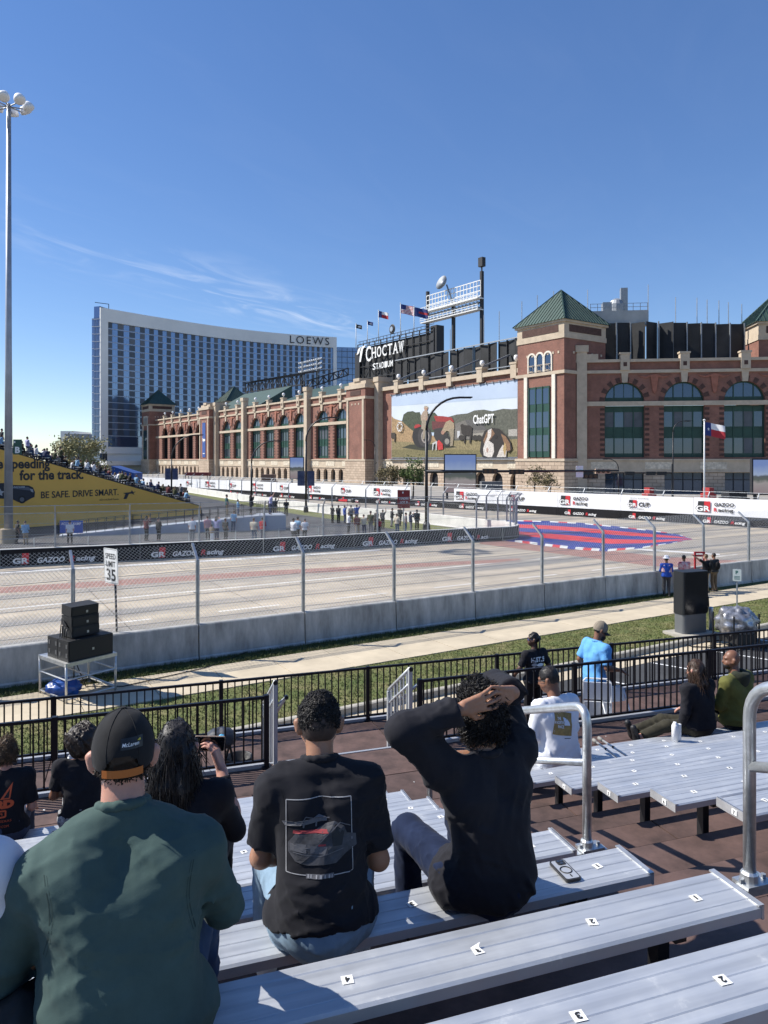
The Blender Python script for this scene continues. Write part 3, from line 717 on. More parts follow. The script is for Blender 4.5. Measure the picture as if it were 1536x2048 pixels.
def block(xf, x0, x1, y0, y1, ztop):
    """projecting brick pavilion: y1 is its front"""
    b_, s_, g_2 = MB(xf), MB(xf), MB(xf)
    b_.box(x0, x1, y0, y1, ZB, ztop - 2.2); 
    s_.box(x0 - .25, x1 + .25, y0, y1 + .25, ZC - .2, ZC + .5); s_.box(x0 - .3, x1 + .3, y0, y1 + .3, ztop - 2.2, ztop - 1.2); s_.box(x0 + .5, x1 - .5, y0, y1 - .5, ztop - 1.2, ztop - .3)
    s_.box((x0 + x1) / 2 - 1.4, (x0 + x1) / 2 + 1.4, y0, y1 - .2, ztop - .3, ztop + .5)
    for xx in (x0 + .5, x1 - 1.3): s_.box(xx, xx + .8, y1 - .1, y1 + .2, ZB, ZC - .2)
    for k in range(3): xx = (x0 + x1) / 2 - 1.6 + k * 1.6; s_.box(xx - .22, xx + .22, y1, y1 + .08, ZC - 1.6, ZC - 1.1)
    g_2.box(x0 - .2, x1 + .2, y0, y1 + .2, 0, ZB - .4); s_.box(x0 - .3, x1 + .3, y0, y1 + .3, ZB - .4, ZB)
    b_.build('pavilion_wall', m_brick, stad); build_each(s_, 'stone_trim', m_stone, stad); g_2.build('stone_base', m_block, stad)
    p = MB(xf); p.box((x0 + x1) / 2 - 2.4, (x0 + x1) / 2 + 2.4, y1, y1 + .1, ztop - 3.9, ztop - 2.7); p.build('brick_panel', m_quoin, stad)
def pilaster(xf, c, y0, y1, ztop):
    s_ = MB(xf); s_.box(c - .9, c + .9, y0, y1, 0, ztop - 1.2); s_.box(c - 1.15, c + 1.15, y0, y1 + .2, ztop - 1.2, ztop); s_.build('pilaster', m_stone, stad)
def tower(xf, x0, y1, sz, lit_x=True):
    """square tower, front face y=y1, spans x0..x0+sz"""
    x1, y0 = x0 + sz, y1 - sz; b_, s_, g_2 = MB(xf), MB(xf), MB(xf)
    g_2.box(x0 - .3, x1 + .3, y0 - .3, y1 + .3, 0, 5.8); s_.box(x0 - .4, x1 + .4, y0 - .4, y1 + .4, 5.8, 6.25)
    b_.box(x0, x1, y0, y1, 6.25, 28.0)
    s_.box(x0 - .3, x1 + .3, y0 - .3, y1 + .3, 21.6, 22.2)
    s_.box(x0 - .15, x1 + .15, y0 - .15, y1 + .15, 28.0, 28.9); s_.box(x0 - .05, x1 + .05, y0 - .05, y1 + .05, 28.9, 30.9); s_.box(x0 - .4, x1 + .4, y0 - .4, y1 + .4, 30.9, 31.3)
    for i in range(1, 9):
        if i % 4 == 0: continue
        for sgx in (0,):
            s_.box(x0 + sz * i / 9 - .2, x0 + sz * i / 9 + .2, y1, y1 + .07, 25.3, 25.75); s_.box(x0 - .07, x0, y0 + sz * i / 9 - .2, y0 + sz * i / 9 + .2, 25.3, 25.75)
    b_.build('tower_wall', m_brick, stad); build_each(s_, 'stone_trim', m_stone, stad); g_2.build('stone_base', m_block, stad)
    for (a_, bb_) in ((x0, x1),):
        p = MB(xf); p.box(a_ + 1.3, bb_ - 1.3, y1 + .05, y1 + .12, 29.2, 30.5); p.box(x0 - .12, x0 - .05, y0 + 1.3, y1 - 1.3, 29.2, 30.5); p.build('brick_panel', m_quoin, stad)
    for xa in (x0 + 1.9, x1 - 2.7):
        p = MB(xf); p.box(xa, xa + .8, y1, y1 + .3, 6.3, 21.6); p.build('pilaster', M('bright_stone', (0.70, 0.64, 0.54), .85, noise=(1, .15)), stad)
    # tall window on the front
    c = (x0 + x1) / 2 + .15; hw = 2.5; w = MB(xf); w.box(c - hw, c + hw, y1 + .02, y1 + .1, 6.5, 19.6)
    for k in range(4): xx = c - hw + 2 * hw * k / 3; w.box(xx - .1, xx + .1, y1 + .1, y1 + .24, 6.5, 19.6)
    wo = w.build('window', m_green, stad)
    for za, zb in ((7.6, 10.6), (12.0, 14.9), (16.4, 19.2)):
        for k in range(3):
            p = MB(xf); xx = c - hw + 2 * hw * k / 3; p.quad((xx + .1, y1 + .13, za), (xx + 2 * hw / 3 - .1, y1 + .13, za), (xx + 2 * hw / 3 - .1, y1 + .13, zb), (xx + .1, y1 + .13, zb)); p.build('pane', m_glass, wo)
    for k in range(3):
        cc = (x0 + x1) / 2 + (k - 1) * 2.0; po, pi_ = arc(cc, 25.0, 1.05, 10), arc(cc, 25.0, .72, 10)
        p = MB(xf)
        for j in range(10): p.prism([pi_[j], po[j], po[j + 1], pi_[j + 1]], (0, y1 + .2, 0), (1, 0, 0), (0, 0, 1), (0, -1, 0), .2)
        for sg in (-1, 1): p.box(cc + sg * .89 - .14, cc + sg * .89 + .14, y1, y1 + .18, 22.3, 25.0)
        wo2 = p.build('arched_window', M('bright_stone', (0.70, 0.64, 0.54)), stad)
        p = MB(xf); p.add([(a_, y1 + .04, bz) for a_, bz in [(cc - .74, 22.3), (cc + .74, 22.3)] + pi_], [tuple(range(13))]); p.build('pane', m_glass, wo2)
        p = MB(xf); ring = [(cc + .5 * math.cos(a_), y1 + .3, 23.0 + .5 * math.sin(a_)) for a_ in np.linspace(0, 6.283, 9)]; p.tube(ring, .05, 4); p.bar((cc - .7, y1 + .3, 23.6), (cc + .7, y1 + .3, 23.6), .1); p.bar((cc - .7, y1 + .3, 22.45), (cc + .7, y1 + .3, 22.45), .1); p.build('balconette', m_stone, wo2)
    # pyramid roof with standing seams
    e = .7; ap = ((x0 + x1) / 2, (y0 + y1) / 2, 38.3); cs = [(x0 - e, y0 - e, 31.3), (x1 + e, y0 - e, 31.3), (x1 + e, y1 + e, 31.3), (x0 - e, y1 + e, 31.3)]
    p = MB(xf); p.add(cs + [ap], [(0, 1, 4), (1, 2, 4), (2, 3, 4), (3, 0, 4), (3, 2, 1, 0)]); ro = p.build('roof', m_roof, stad)
    for f in range(4):
        A, Bq = Vector(cs[f]), Vector(cs[(f + 1) % 4]); apv = Vector(ap); mid = (A + Bq) / 2; p = MB(xf)
        for k in range(1, 16):
            t_ = k / 16; st_ = A.lerp(Bq, t_); hf = 1 - abs(2 * t_ - 1); en = st_ + (apv - mid) * hf
            if hf > .03: p.bar(st_ + UP * .05, en + UP * .05, .1, .14)
        p.build('roof_seams', m_roof, ro)
    p = MB(xf)
    for c_ in cs: p.bar(Vector(c_) + UP * .06, Vector(ap) + UP * .06, .22, .16)
    p.build('roof_ridges', m_roof, ro)
# --- near corner tower and the right facade
tower(XL, 0.0, 0.0, 11.5)
base(XR, 0.5, -47, 0, [-7.9 - 10.35 * i for i in range(4)], hw=3.4, zs=3.7, rect=True)
facade(XR, 1.0, -47, 0, [-7.9 - 10.35 * i for i in range(4)])
pilaster(XR, -.3, -.6, .6, 26.8); 
p = MB(XR); p.box(-3.2, 1.2, -.8, .45, ZP - .2, ZP + 1.0); p.build('pedestal', m_stone, stad)
tower(XR, -44.1, -4.5, 11.5)
# --- recessed wall behind the billboard
p = MB(XL); p.box(11.5, 65, -4.6, -4.0, 4, 23.4); p.build('brick_wall', m_brick, stad)
p = MB(XL); p.box(11.5, 65, -4.8, -3.4, 23.4, 24.3); p.build('stone_trim', m_stone, stad)
base(XL, 11.5, 64.5, -4.0, [16 + 5.2 * i for i in range(9)], hw=1.5, zs=1.9)
for i in range(5):
    c = 16 + i * 10.0
    p = MB(XL); p.box(c - .8, c + .8, -5, -3.3, 22.4, 25.2); p.box(c - 1, c + 1, -5.1, -3.2, 25.2, 25.6); p.build('pedestal', m_stone, stad)
    p = MB(XL); p.lathe([(0.05, 0), (.09, .3), (.3, .4), (.5, .7), (.52, 1.0), (.4, 1.4), (.2, 1.5)], (c, -4.2, 25.6), 12); p.build('globe_lamp', m_whitev, stad, smooth=True)
    p = MB(XL); p.bar((c, -4.3, 25.8), (c - 1, -11.5, 28.8), .35); p.build('brace', m_galvd, stad)
block(XL, 64.5, 73.6, -9, 0, 26.5); pilaster(XL, 63.4, -6, -2.6, 27.0)
base(XL, 73.6, 169, -3, [77 + 4.1 * i for i in range(23)], hw=1.15)
facade(XL, 73.6, 98.7, -3, [81.0, 91.2], detail=False); pilaster(XL, 98.7, -3.5, -1.6, 27.3)
facade(XL, 98.7, 143.2, -3, [104.9, 115.1, 125.3, 135.5], detail=False); pilaster(XL, 143.2, -3.5, -1.6, 27.3)
facade(XL, 143.2, 169, -3, [150.1, 160.3], detail=False); pilaster(XL, 168.0, -3.5, -1.6, 27.3)
block(XL, 169.2, 179, -9, 0, 27); base(XL, 179, 241, -3, [183 + 4.4 * i for i in range(13)], hw=1.15)
facade(XL, 179, 240.5, -3, [187.5, 197.7, 207.9, 218.1, 228.3], glazed=False); tower(XL, 240.5, 0, 11.5)
tower(XL, 205, -22, 11.5)
p = MB(XL); p.box(172.6, 175.6, .05, .14, 7, 20); bl = p.build('hanging_banner', M('blue_banner', (0.03, 0.08, 0.28), .6)); tag(bl, 'tall blue vertical banner hung on the brick pavilion near the far tower', 'banner')
for x0_, x1_, z0_, z1_ in ((172.8, 175.4, 13.1, 13.9), (174.9, 175.3, 13.0, 14.3), (173.9, 174.2, 12.7, 13.4), (173.2, 175.0, 8.3, 8.6)):
    q_ = MB(XL); q_.box(x0_, x1_, .15, .17, z0_, z1_); q_.build('printed_mark', m_white, bl)
q_ = MB(); put_text(q_, '10', XL @ Vector((250.0, .12, 12.0)), -EL, UP, w=6.5, h=4.2, bold=0.0); q_.build('lettering', m_white, stad)
# roofs, steelwork and wind screens above the wall
p = MB(XL); p.add([(84, -6, 24.4), (126, -6, 24.4), (126, -20, 30), (84, -20, 30)], [(0, 1, 2, 3)]); p.add([(84, -6, 24.4), (84, -20, 30), (84, -20, 24.4)], [(0, 1, 2)]); p.add([(126, -6, 24.4), (126, -20, 30), (126, -20, 24.4)], [(0, 1, 2)]); p.build('roof', m_roof, stad)
p = MB(XL); p.add([(138, -6, 25), (178, -6, 25), (178, -18, 32), (138, -18, 32)], [(0, 1, 2, 3)]); p.add([(138, -6, 25), (138, -18, 32), (138, -18, 24)], [(0, 1, 2)]); p.build('roof', m_roof, stad)
def truss(xf, a, b_, h, n, mat, name='truss', w=.25):
    a = Vector(a); b_ = Vector(b_); p = MB(xf); p.bar(a, b_, w); p.bar(a + UP * h, b_ + UP * h, w)
    for i in range(n + 1):
        u, v = a.lerp(b_, i / n), a.lerp(b_, min(1, (i + 1) / n)); p.bar(u, u + UP * h, w * .7)
        if i < n: p.bar(u + UP * (h if i % 2 else 0), v + UP * (0 if i % 2 else h), w * .6)
    return p.build(name, mat, stad)
truss(XL, (136, -22, 32.5), (186, -22, 33.5), 3.6, 16, m_steel_d, w=.4); truss(XL, (134, -22, 31), (136, -40, 37), 2.5, 8, m_steel_d, w=.4)
p = MB(XL); p.add([(134, -21, 36.6), (188, -21, 37.4), (188, -34, 39.5), (134, -34, 38.7)], [(0, 1, 2, 3)]); p.build('canopy_roof', m_steel_d, stad)
p = MB(XL)
for xx in (138, 154, 170, 184): p.bar((xx, -22, 24), (xx, -22, 34), .5); p.bar((xx, -22, 33), (xx + 6, -34, 27), .3)
p.build('columns', m_steel_d, stad)
for i, (xa, ya, z_) in enumerate(((142, -32, 39.5), (84, -34, 33))):
    p = MB(XL)
    for r_ in range(3): p.bar((xa, ya, z_ + r_ * 1.7), (xa + 17, ya, z_ + r_ * 1.7), .2)
    for c_ in range(13):
        for r_ in range(3): p.lathe([(.1, 0), (.5, .3), (.55, .5)], (xa + c_ * 1.4, ya + .2, z_ + r_ * 1.7), 8, ax=Matrix.Rotation(R_(70), 3, 'X'))
    p.bar((xa + 3, ya, 22), (xa + 3, ya, z_ + 4), .5); p.bar((xa + 14, ya, 22), (xa + 14, ya, z_ + 4), .5)
    p.build('light_rack', m_galvd, stad)
n = 20
for i in range(n):
    xa, xb = 12.5 + i * 2.75, 12.5 + (i + 1) * 2.75 - .18
    yo = -11.5 - .25 * (i % 3)
    p = MB(XL); p.obox(((xa + xb) / 2, yo, 28.2 - .01 * i), ((xb - xa) / 2, .18 * (1 if i % 2 else -1), 0), (0, .05, 0), (0, 0, 3.9)); so = p.build('screen_panel', m_screen, stad)
    p = MB(XL); p.box(xb + .01, xb + .15, yo - .1, yo + .25, 23, 32.3); p.build('screen_post', m_steel_d, stad)
p = MB(XL); p.box(12, 67, -11.3, -11.1, 32.1, 32.35); p.box(12, 67, -11.3, -11.1, 26.2, 26.4); p.build('screen_rail', m_galvd, stad)
n = 11
for i in range(n):
    xa = -3.2 - i * 2.62; xb = xa - 2.45; lean = .9 if 3 <= i <= 5 else .15
    p = MB(XR); p.obox(((xa + xb) / 2, -9.5 - .35 * (i % 2), 28.6 - .12 * max(0, i - 4)), ((xb - xa) / 2, lean * (1 if i % 2 else -1), 0), (0, .05, 0), (0, 0, 4.0)); p.build('screen_panel', m_screen, stad)
    p = MB(XR); p.box(xb - .12, xb + .06, -9.6, -9.2, 23.5, 32.7 - .12 * max(0, i - 4)); p.build('screen_post', m_galvd, stad)
p = MB(XR); p.box(-14.5, -3.5, -16, -10.6, 32.3, 35.2); ph = p.build('penthouse', M('grey_cladding', (.42, .42, .40), .7, noise=(.5, .15), bump=(8, .2, .03)), stad)
p = MB(XR)
for i in range(9): xx = -3.6 - i * 1.35; p.bar((xx, -10.7, 35.2), (xx, -10.7, 36.6), .09)
for z_ in (35.9, 36.6): p.bar((-3.5, -10.7, z_), (-14.5, -10.7, z_), .08)
p.build('railing', m_galvd, ph)
p = MB(XR); p.lathe([(1.6, 0), (1.6, 1.6), (1.2, 2.4), (.5, 2.8)], (-9, -13, 35.2), 14); p.box(-11, -9.7, -13.5, -12.2, 35.2, 40); p.box(-8, -6.2, -14, -12, 35.2, 37.2); p.build('roof_plant', m_galvd, ph)
for i, (xx, yy, z_) in enumerate([(-3.1, -11, 39.5), (-14.6, -11, 40.2), (-20.0, -12, 37.8), (-24, -12, 37.6), (-26.2, -13, 37.4), (-28.4, -13, 37.2), (-30.5, -14, 37.0), (-33, -14, 36.6), (2.6, -14, 38.5)]):
    p = MB(XR); p.tube([(xx, yy, 24), (xx, yy, z_)], .09, 6); p.build('antenna_pole', m_galv, stad)
for i, (xx, z_) in enumerate([(15, 41), (19.5, 41), (24, 40.5), (31, 39.5), (36, 39.5), (48, 38), (12.2, 40)]):
    p = MB(XL); p.tube([(xx, -14, 24), (xx, -14, z_)], .1, 6); p.build('antenna_pole', m_galv, stad)
# tall white light rack
lr = thing('floodlight_rack', 'tall white lattice floodlight rack on dark posts above the stadium wall', 'floodlights', loc=XL @ Vector((66, -30, 24)))
for xx, z_ in ((54.5, 56), (66, 50), (77.5, 55)):
    p = MB(XL); p.bar((xx, -30.4, 23), (xx, -30.4, z_), .85, .7, up=(1, 0, 0)); p.build('post', m_steel_d, lr)
p = MB(XL)
for z_ in np.linspace(49.5, 53.6, 4): p.bar((54.5, -30, z_), (77.5, -30, z_), .22)
for i in range(18): xx = 54.5 + i * 23 / 17; p.bar((xx, -30, 49.5), (xx, -30, 53.6), .18)
p.build('lattice', m_white_steel, lr)
for z_ in (45.6, 48.6):
    p = MB(XL); p.box(54, 78.5, -30.6, -28.4, z_, z_ + .3); 
    for zz_ in (.8, 1.4): p.bar((54, -28.4, z_ + zz_), (78.5, -28.4, z_ + zz_), .14)
    for i in range(13): xx = 54 + i * 24.5 / 12; p.bar((xx, -28.4, z_ + .3), (xx, -28.4, z_ + 1.4), .12)
    p.build('catwalk', m_white_steel, lr)
for r_ in range(2):
    for i in range(15):
        p = MB(XL); p.lathe([(.15, 0), (.42, .35), (.55, .75)], (55.5 + i * 1.5, -29.4, 46.6 + r_ * 1.35), 8, ax=Matrix.Rotation(R_(115), 3, 'X')); p.build('lamp', m_galvd, lr, smooth=True)
p = MB(XL); p.lathe([(.2, 0), (1.2, .25), (1.9, .7), (2.1, 1.0)], (68.5, -29, 55.2), 16, ax=Matrix.Rotation(R_(-70), 3, 'X')); p.bar((66, -30, 50), (68, -29.6, 55), .3); p.build('dish', m_galvd, lr, smooth=True)
p = MB(XL); p.tube([(54.5, -30.4, 56), (54.5, -30.4, 58.8)], .2, 6); p.box(53.7, 55.3, -31, -29.8, 57.2, 59.6); p.build('beacon', m_steel_d, lr)
# sign structure
sg_ = thing('stadium_sign', 'black steel signboard with big white stadium name letters above the wall', 'sign', loc=XL @ Vector((75, -17, 24)))
p = MB(XL); p.box(58, 94, -18.5, -17.2, 28, 39.2); p.build('board', m_screen, sg_)
p = MB(XL)
for xx in np.linspace(58, 94, 13): p.bar((xx, -16.9, 26), (xx, -16.9, 40.3), .25)
for z_ in (30, 33.5, 37, 39.4, 40.3): p.bar((58, -16.8, z_), (94, -16.8, z_), .2)
for i in range(12): p.bar((58 + 3 * i, -16.85, 30 if i % 2 else 33.5), (61 + 3 * i, -16.85, 33.5 if i % 2 else 30), .15)
for xx in np.linspace(60, 93, 20): p.bar((xx, -17, 40), (xx, -17, 41.2), .1)
p.bar((58, -17, 41.2), (94, -17, 41.2), .12)
p.build('frame', m_steel_d, sg_)
p = MB(XL); p.box(57, 59.5, -19.5, -17, 24, 40.8); p.box(92.5, 95, -18.5, -16.5, 24, 38); p.build('tower_frame', m_steel_d, sg_)
q_ = MB(); o = XL @ Vector((88.6, -16.2, 35.3)); ch = {'C': 0}
def serif_word(mb, word, o, ux, cap, big, wid):
    """letters with slab serifs; first letter taller"""
    adv = wid / (len(word) + .5); x = 0
    for i, c in enumerate(word):
        h = cap * (big if i == 0 else 1); w = adv * (.98 if i == 0 else .8); zo = -(h - cap) * .5
        put_text(mb, c, o + ux * x + UP * zo, ux, UP, w=w, h=h, bold=.012, ext=.05)
        if c in 'HTAW':
            sw = w * .34; t_ = h * .07; pos = {'H': [(.1, 0), (.9, 0), (.1, 1), (.9, 1)], 'T': [(.5, 0)], 'A': [(.08, 0), (.92, 0)], 'W': [(.08, 1), (.92, 1)]}[c]
            for f, tp in pos: mb.obox(o + ux * (x + w * f) + UP * (zo + (h - t_ / 2 if tp else t_ / 2)), ux * sw / 2, ux.cross(UP) * .06, UP * t_ / 2)
        x += adv * (1.12 if i == 0 else .97)
serif_word(q_, 'CHOCTAW', o, -EL, 3.1, 1.45, 20.5); q_.build('lettering', m_white, sg_)
q_ = MB(); serif_word(q_, 'STADIUM', XL @ Vector((85.0, -16.2, 32.0)), -EL, 1.7, 1.1, 11); q_.build('lettering', m_white, sg_)
q_ = MB(XL); q_.prism([(92.2, 35.0), (91.4, 35.0), (90.2, 38.6), (88.6, 39.6), (90.8, 39.4), (91.6, 38)], (0, -16.3, 0), (1, 0, 0), (0, 0, 1), (0, 1, 0), .1); q_.prism([(93.6, 37.2), (92.4, 37.6), (91.2, 39.5), (92.8, 38.9)], (0, -16.3, 0), (1, 0, 0), (0, 0, 1), (0, 1, 0), .1); q_.build('feather_emblem', m_white, sg_)
q_ = MB(XL); q_.lathe([(.1, 0), (1.25, .05), (1.4, .2), (1.2, .35), (.1, .3)], (76, -16.8, 42.4), 20, ax=Matrix.Rotation(R_(-90), 3, 'X')); q_.build('round_emblem', m_steel_d, sg_); q_ = MB(XL); q_.lathe([(.05, 0), (.75, .02), (.7, .1)], (76, -16.35, 42.4), 12, ax=Matrix.Rotation(R_(-90), 3, 'X')); q_.build('emblem_face', m_galv, sg_)
# ray helper: photo pixel onto a plane
def ray_plane(px, py, p0, nrm):
    d = P(px, py, 1.0) - Vector((0, 0, EYE)); o = Vector((0, 0, EYE)); t_ = (p0 - o).dot(nrm) / d.dot(nrm); return o + d * t_
# ---------------------------------------------------------------- flags
m_fred = M('flag_red', (.42, .03, .04), .8); m_fblue = M('flag_blue', (.02, .04, .17), .8); m_fwhite = M('flag_white', (.75, .75, .75), .8); m_fdark = M('flag_black', (.02, .02, .025), .8)
def flag(label, base_, ztop, w, h, ux, cells, pole_r=.06, star=False, pm=None, fold=.18, tilt=-.25):
    f = thing('flagpole', label, 'flag', loc=base_); b0 = Vector(base_)
    p = MB(); p.tube([b0, Vector((b0.x, b0.y, ztop))], [pole_r * 1.3, pole_r], 8); p.lathe([(.02, 0), (pole_r * 2, .06), (pole_r * 2, .14), (.02, .22)], (b0.x, b0.y, ztop), 8); p.build('pole', pm or m_white_steel, f, smooth=True)
    ux = Vector(ux).normalized(); nr = ux.cross(UP); nx = 16; o = Vector((b0.x, b0.y, ztop - h * 1.08)) + ux * pole_r
    def pt(u, v): return o + ux * (w * u * .96) + UP * (h * v + tilt * w * u * (.7 + .3 * u)) + nr * (fold * w * .5 * math.sin(u * 7.5 + v * 1.2) * (.25 + u))
    p = MB(); mats = [m_fblue, m_fwhite, m_fred, m_fdark]
    ny = 13
    for i in range(nx):
        for j in range(ny):
            u0, u1, v0, v1 = i / nx, (i + 1) / nx, j / ny, (j + 1) / ny
            p.quad(pt(u0, v0), pt(u1, v0), pt(u1, v1), pt(u0, v1), cells((u0 + u1) / 2, (v0 + v1) / 2, j))
    fo = p.build('flag_cloth', mats, f, smooth=True)
    if star:
        p = MB(); c = [(.165 + .1 * (1 if k % 2 == 0 else .4) * math.sin(k * math.pi / 5) * h / w, .5 + .15 * (1 if k % 2 == 0 else .4) * math.cos(k * math.pi / 5)) for k in range(10)]
        for s_ in (1, -1): p.add([pt(a_, b_) + nr * .02 * s_ for a_, b_ in c], [tuple(range(10))])
        p.build('star', m_fwhite, fo)
tx = lambda u, v, j: 0 if u < .33 else (1 if v > .5 else 2)
us = lambda u, v, j: 0 if (u < .4 and v > .46) else (2 if j % 2 == 0 else 1)
YP = Vector((0.25, -0.1, 0)) + Vector((1, 0, 0))
# tall pole behind the far wall
fb = P(1405, 985, 80); flag('red white and blue lone star flag on tall white pole behind the far wall', (fb.x + .2, fb.y, 0), P(1411, 842, 80).z, 2.15, 1.45, (1, -.1, 0), tx, .075, True, tilt=-.22)
for lab, px, pt_, pb, ww, cl in (('small black and white flag on pole at left end of signboard', 712, 648, 700, 1.9, lambda u, v, j: 1 if (u - .5) ** 2 + (v - .5) ** 2 < .05 else 3), ('small dark blue flag, second from left above the signboard', 735, 642, 690, 1.7, lambda u, v, j: 1 if .3 < u < .7 and .3 < v < .6 else 0), ('lone star flag above the middle of the signboard', 757, 621, 685, 3.0, tx), ('stars and stripes flag on pole above the signboard', 801, 607, 675, 4.0, us), ('dark blue flag at right end above the signboard', 828, 613, 668, 3.9, lambda u, v, j: 2 if abs(v - .5) < .12 and u > .3 else 0)):
    b0 = ray_plane(px, pb, XL @ Vector((0, -17.4, 0)), OUTL); tp = P(px, pt_, b0.y).z
    flag(lab, (b0.x, b0.y, 39.5), tp, ww, ww * .62, (1, -.2, 0), cl, .09)
# ---------------------------------------------------------------- billboard
bb = thing('billboard', 'huge farm scene billboard stretched over the brick stadium wall', 'billboard', loc=XL @ Vector((35, -3.8, 6.4)))
p = MB(XL); p.box(12.2, 58.5, -3.95, -3.85, 6.5, 22.0); p.build('backing', M('print_sky', (.42, .50, .58), .7, noise=(.12, .12), bump=(.5, .3, .1)), bb)
BP0 = XL @ Vector((0, -3.85, 0)); lay = [0]
def art(pts, col, name='printed_shape', rough=.75, jit=None):
    lay[0] += 1
    q = MB(); V = []
    for zx, zy in pts:
        w_ = ray_plane(640 + zx / 3.657, 520 + zy / 3.657, BP0, OUTL); lc = XL.inverted() @ w_
        V.append(XL @ Vector((min(58.4, max(12.3, lc.x)), -3.84 + .006 * lay[0], min(21.9, max(6.6, lc.z)))))
    q.add(V, [tuple(range(len(V)))])
    key = 'print_%d_%d_%d' % tuple(int(x * 255) for x in col)
    return q.build(name, M(key, col, rough, noise=(5, .6) if jit is None else jit), bb)
def ell(cx, cy, rx, ry, n=18, a0=0, a1=360): return [(cx + rx * math.cos(R_(a0 + (a1 - a0) * k / n)), cy + ry * math.sin(R_(a0 + (a1 - a0) * k / n))) for k in range(n if a1 - a0 == 360 else n + 1)]
art([(430, 1000), (1445, 868), (1445, 1000), (430, 1080)], (.40, .48, .60), jit=(.1, .1))
art([(430, 1080), (1445, 1010), (1445, 1180), (430, 1180)], (.54, .59, .64), jit=(.1, .1))
art([(930, 1150), (1000, 1130), (1080, 1122), (1130, 1100), (1200, 1094), (1260, 1106), (1340, 1088), (1400, 1092), (1445, 1088), (1445, 1330), (930, 1330)], (.095, .098, .075), jit=(2.2, .5))
art([(600, 1180), (612, 1130), (640, 1110), (680, 1105), (700, 1115), (730, 1112), (745, 1150), (790, 1125), (840, 1115), (870, 1150), (960, 1150), (960, 1260), (610, 1260)], (.055, .07, .04), jit=(3, .7))
art([(430, 1130), (480, 1145), (540, 1158), (600, 1180), (650, 1225), (700, 1265), (860, 1290), (860, 1350), (430, 1350)], (.34, .225, .115), jit=(2.6, .5))
art([(430, 1328), (700, 1335), (950, 1322), (1445, 1310), (1445, 1465), (430, 1470)], (.23, .185, .09), jit=(2.5, .5))
art([(430, 1390), (800, 1380), (1445, 1400), (1445, 1465), (430, 1470)], (.175, .15, .065), jit=(3, .6))
art([(660, 1350), (900, 1345), (1010, 1368), (760, 1395), (600, 1372)], (.035, .037, .02))
art([(985, 1200), (1060, 1172), (1170, 1170), (1215, 1240), (1180, 1312), (985, 1312)], (.17, .155, .135)); art([(1060, 1170), (1170, 1168), (1225, 1245), (1105, 1245)], (.10, .095, .09)); art([(1005, 1250), (1025, 1250), (1025, 1300), (1005, 1300)], (.5, .5, .5))
art([(1120, 1270), (1200, 1262), (1200, 1300), (1120, 1300)], (.32, .29, .24)); art([(1380, 1240), (1445, 1235), (1445, 1290), (1380, 1290)], (.36, .34, .30))
# tractor with two farmers
art(ell(745, 1290, 68, 85), (.018, .017, .018)); art(ell(768, 1290, 50, 76), (.045, .04, .04)); art(ell(772, 1292, 30, 48), (.30, .26, .23)); art(ell(774, 1292, 22, 38), (.05, .045, .045))
art([(835, 1140), (900, 1142), (965, 1152), (985, 1185), (930, 1190), (850, 1180)], (.30, .03, .028)); art([(820, 1180), (970, 1185), (975, 1225), (890, 1260), (825, 1240)], (.12, .03, .03)); art([(690, 1225), (700, 1205), (725, 1200), (745, 1215), (700, 1232)], (.36, .03, .03))
art([(840, 1235), (900, 1225), (940, 1270), (930, 1330), (860, 1335), (835, 1290)], (.03, .028, .028)); art(ell(930, 1325, 34, 40), (.02, .02, .02)); art(ell(932, 1327, 17, 22), (.25, .23, .2))
art([(757, 1110), (775, 1095), (790, 1105), (792, 1160), (778, 1185), (742, 1175), (740, 1140)], (.36, .27, .20)); art(ell(778, 1085, 13, 16), (.42, .25, .17)); art([(763, 1080), (770, 1066), (788, 1068), (796, 1082), (764, 1082)], (.40, .33, .25)); art([(748, 1170), (780, 1172), (778, 1240), (768, 1310), (755, 1310), (760, 1240), (745, 1235)], (.30, .25, .18)); art([(785, 1150), (800, 1165), (790, 1180), (775, 1165)], (.42, .25, .17))
art([(895, 1250), (925, 1185), (955, 1170), (985, 1195), (988, 1235), (975, 1262), (930, 1250), (905, 1275)], (.33, .25, .16)); art([(945, 1240), (985, 1230), (982, 1300), (975, 1360), (955, 1362), (960, 1300)], (.27, .22, .15)); art(ell(903, 1262, 13, 15), (.36, .2, .14))
art([(860, 1330), (875, 1316), (902, 1345), (905, 1385), (868, 1390)], (.48, .03, .03)); art([(828, 1340), (858, 1322), (862, 1330), (858, 1390), (850, 1392), (852, 1340), (836, 1350), (832, 1392), (826, 1392)], (.5, .5, .48))
# cattle
art([(1032, 1205), (1048, 1198), (1060, 1208), (1100, 1210), (1118, 1225), (1116, 1275), (1106, 1342), (1098, 1342), (1100, 1285), (1070, 1282), (1066, 1342), (1058, 1342), (1056, 1280), (1040, 1268)], (.028, .022, .018)); 
for cx_ in (470, 500, 540): art([(cx_ - 24, 1265), (cx_ + 16, 1262), (cx_ + 18, 1300), (cx_ + 14, 1330), (cx_ + 8, 1330), (cx_ + 6, 1302), (cx_ - 14, 1302), (cx_ - 18, 1330), (cx_ - 24, 1328)], (.05, .04, .03))
for cx_ in (1040, 1140, 1170): art(ell(cx_, 1300, 22, 20, 10), (.03, .025, .02))
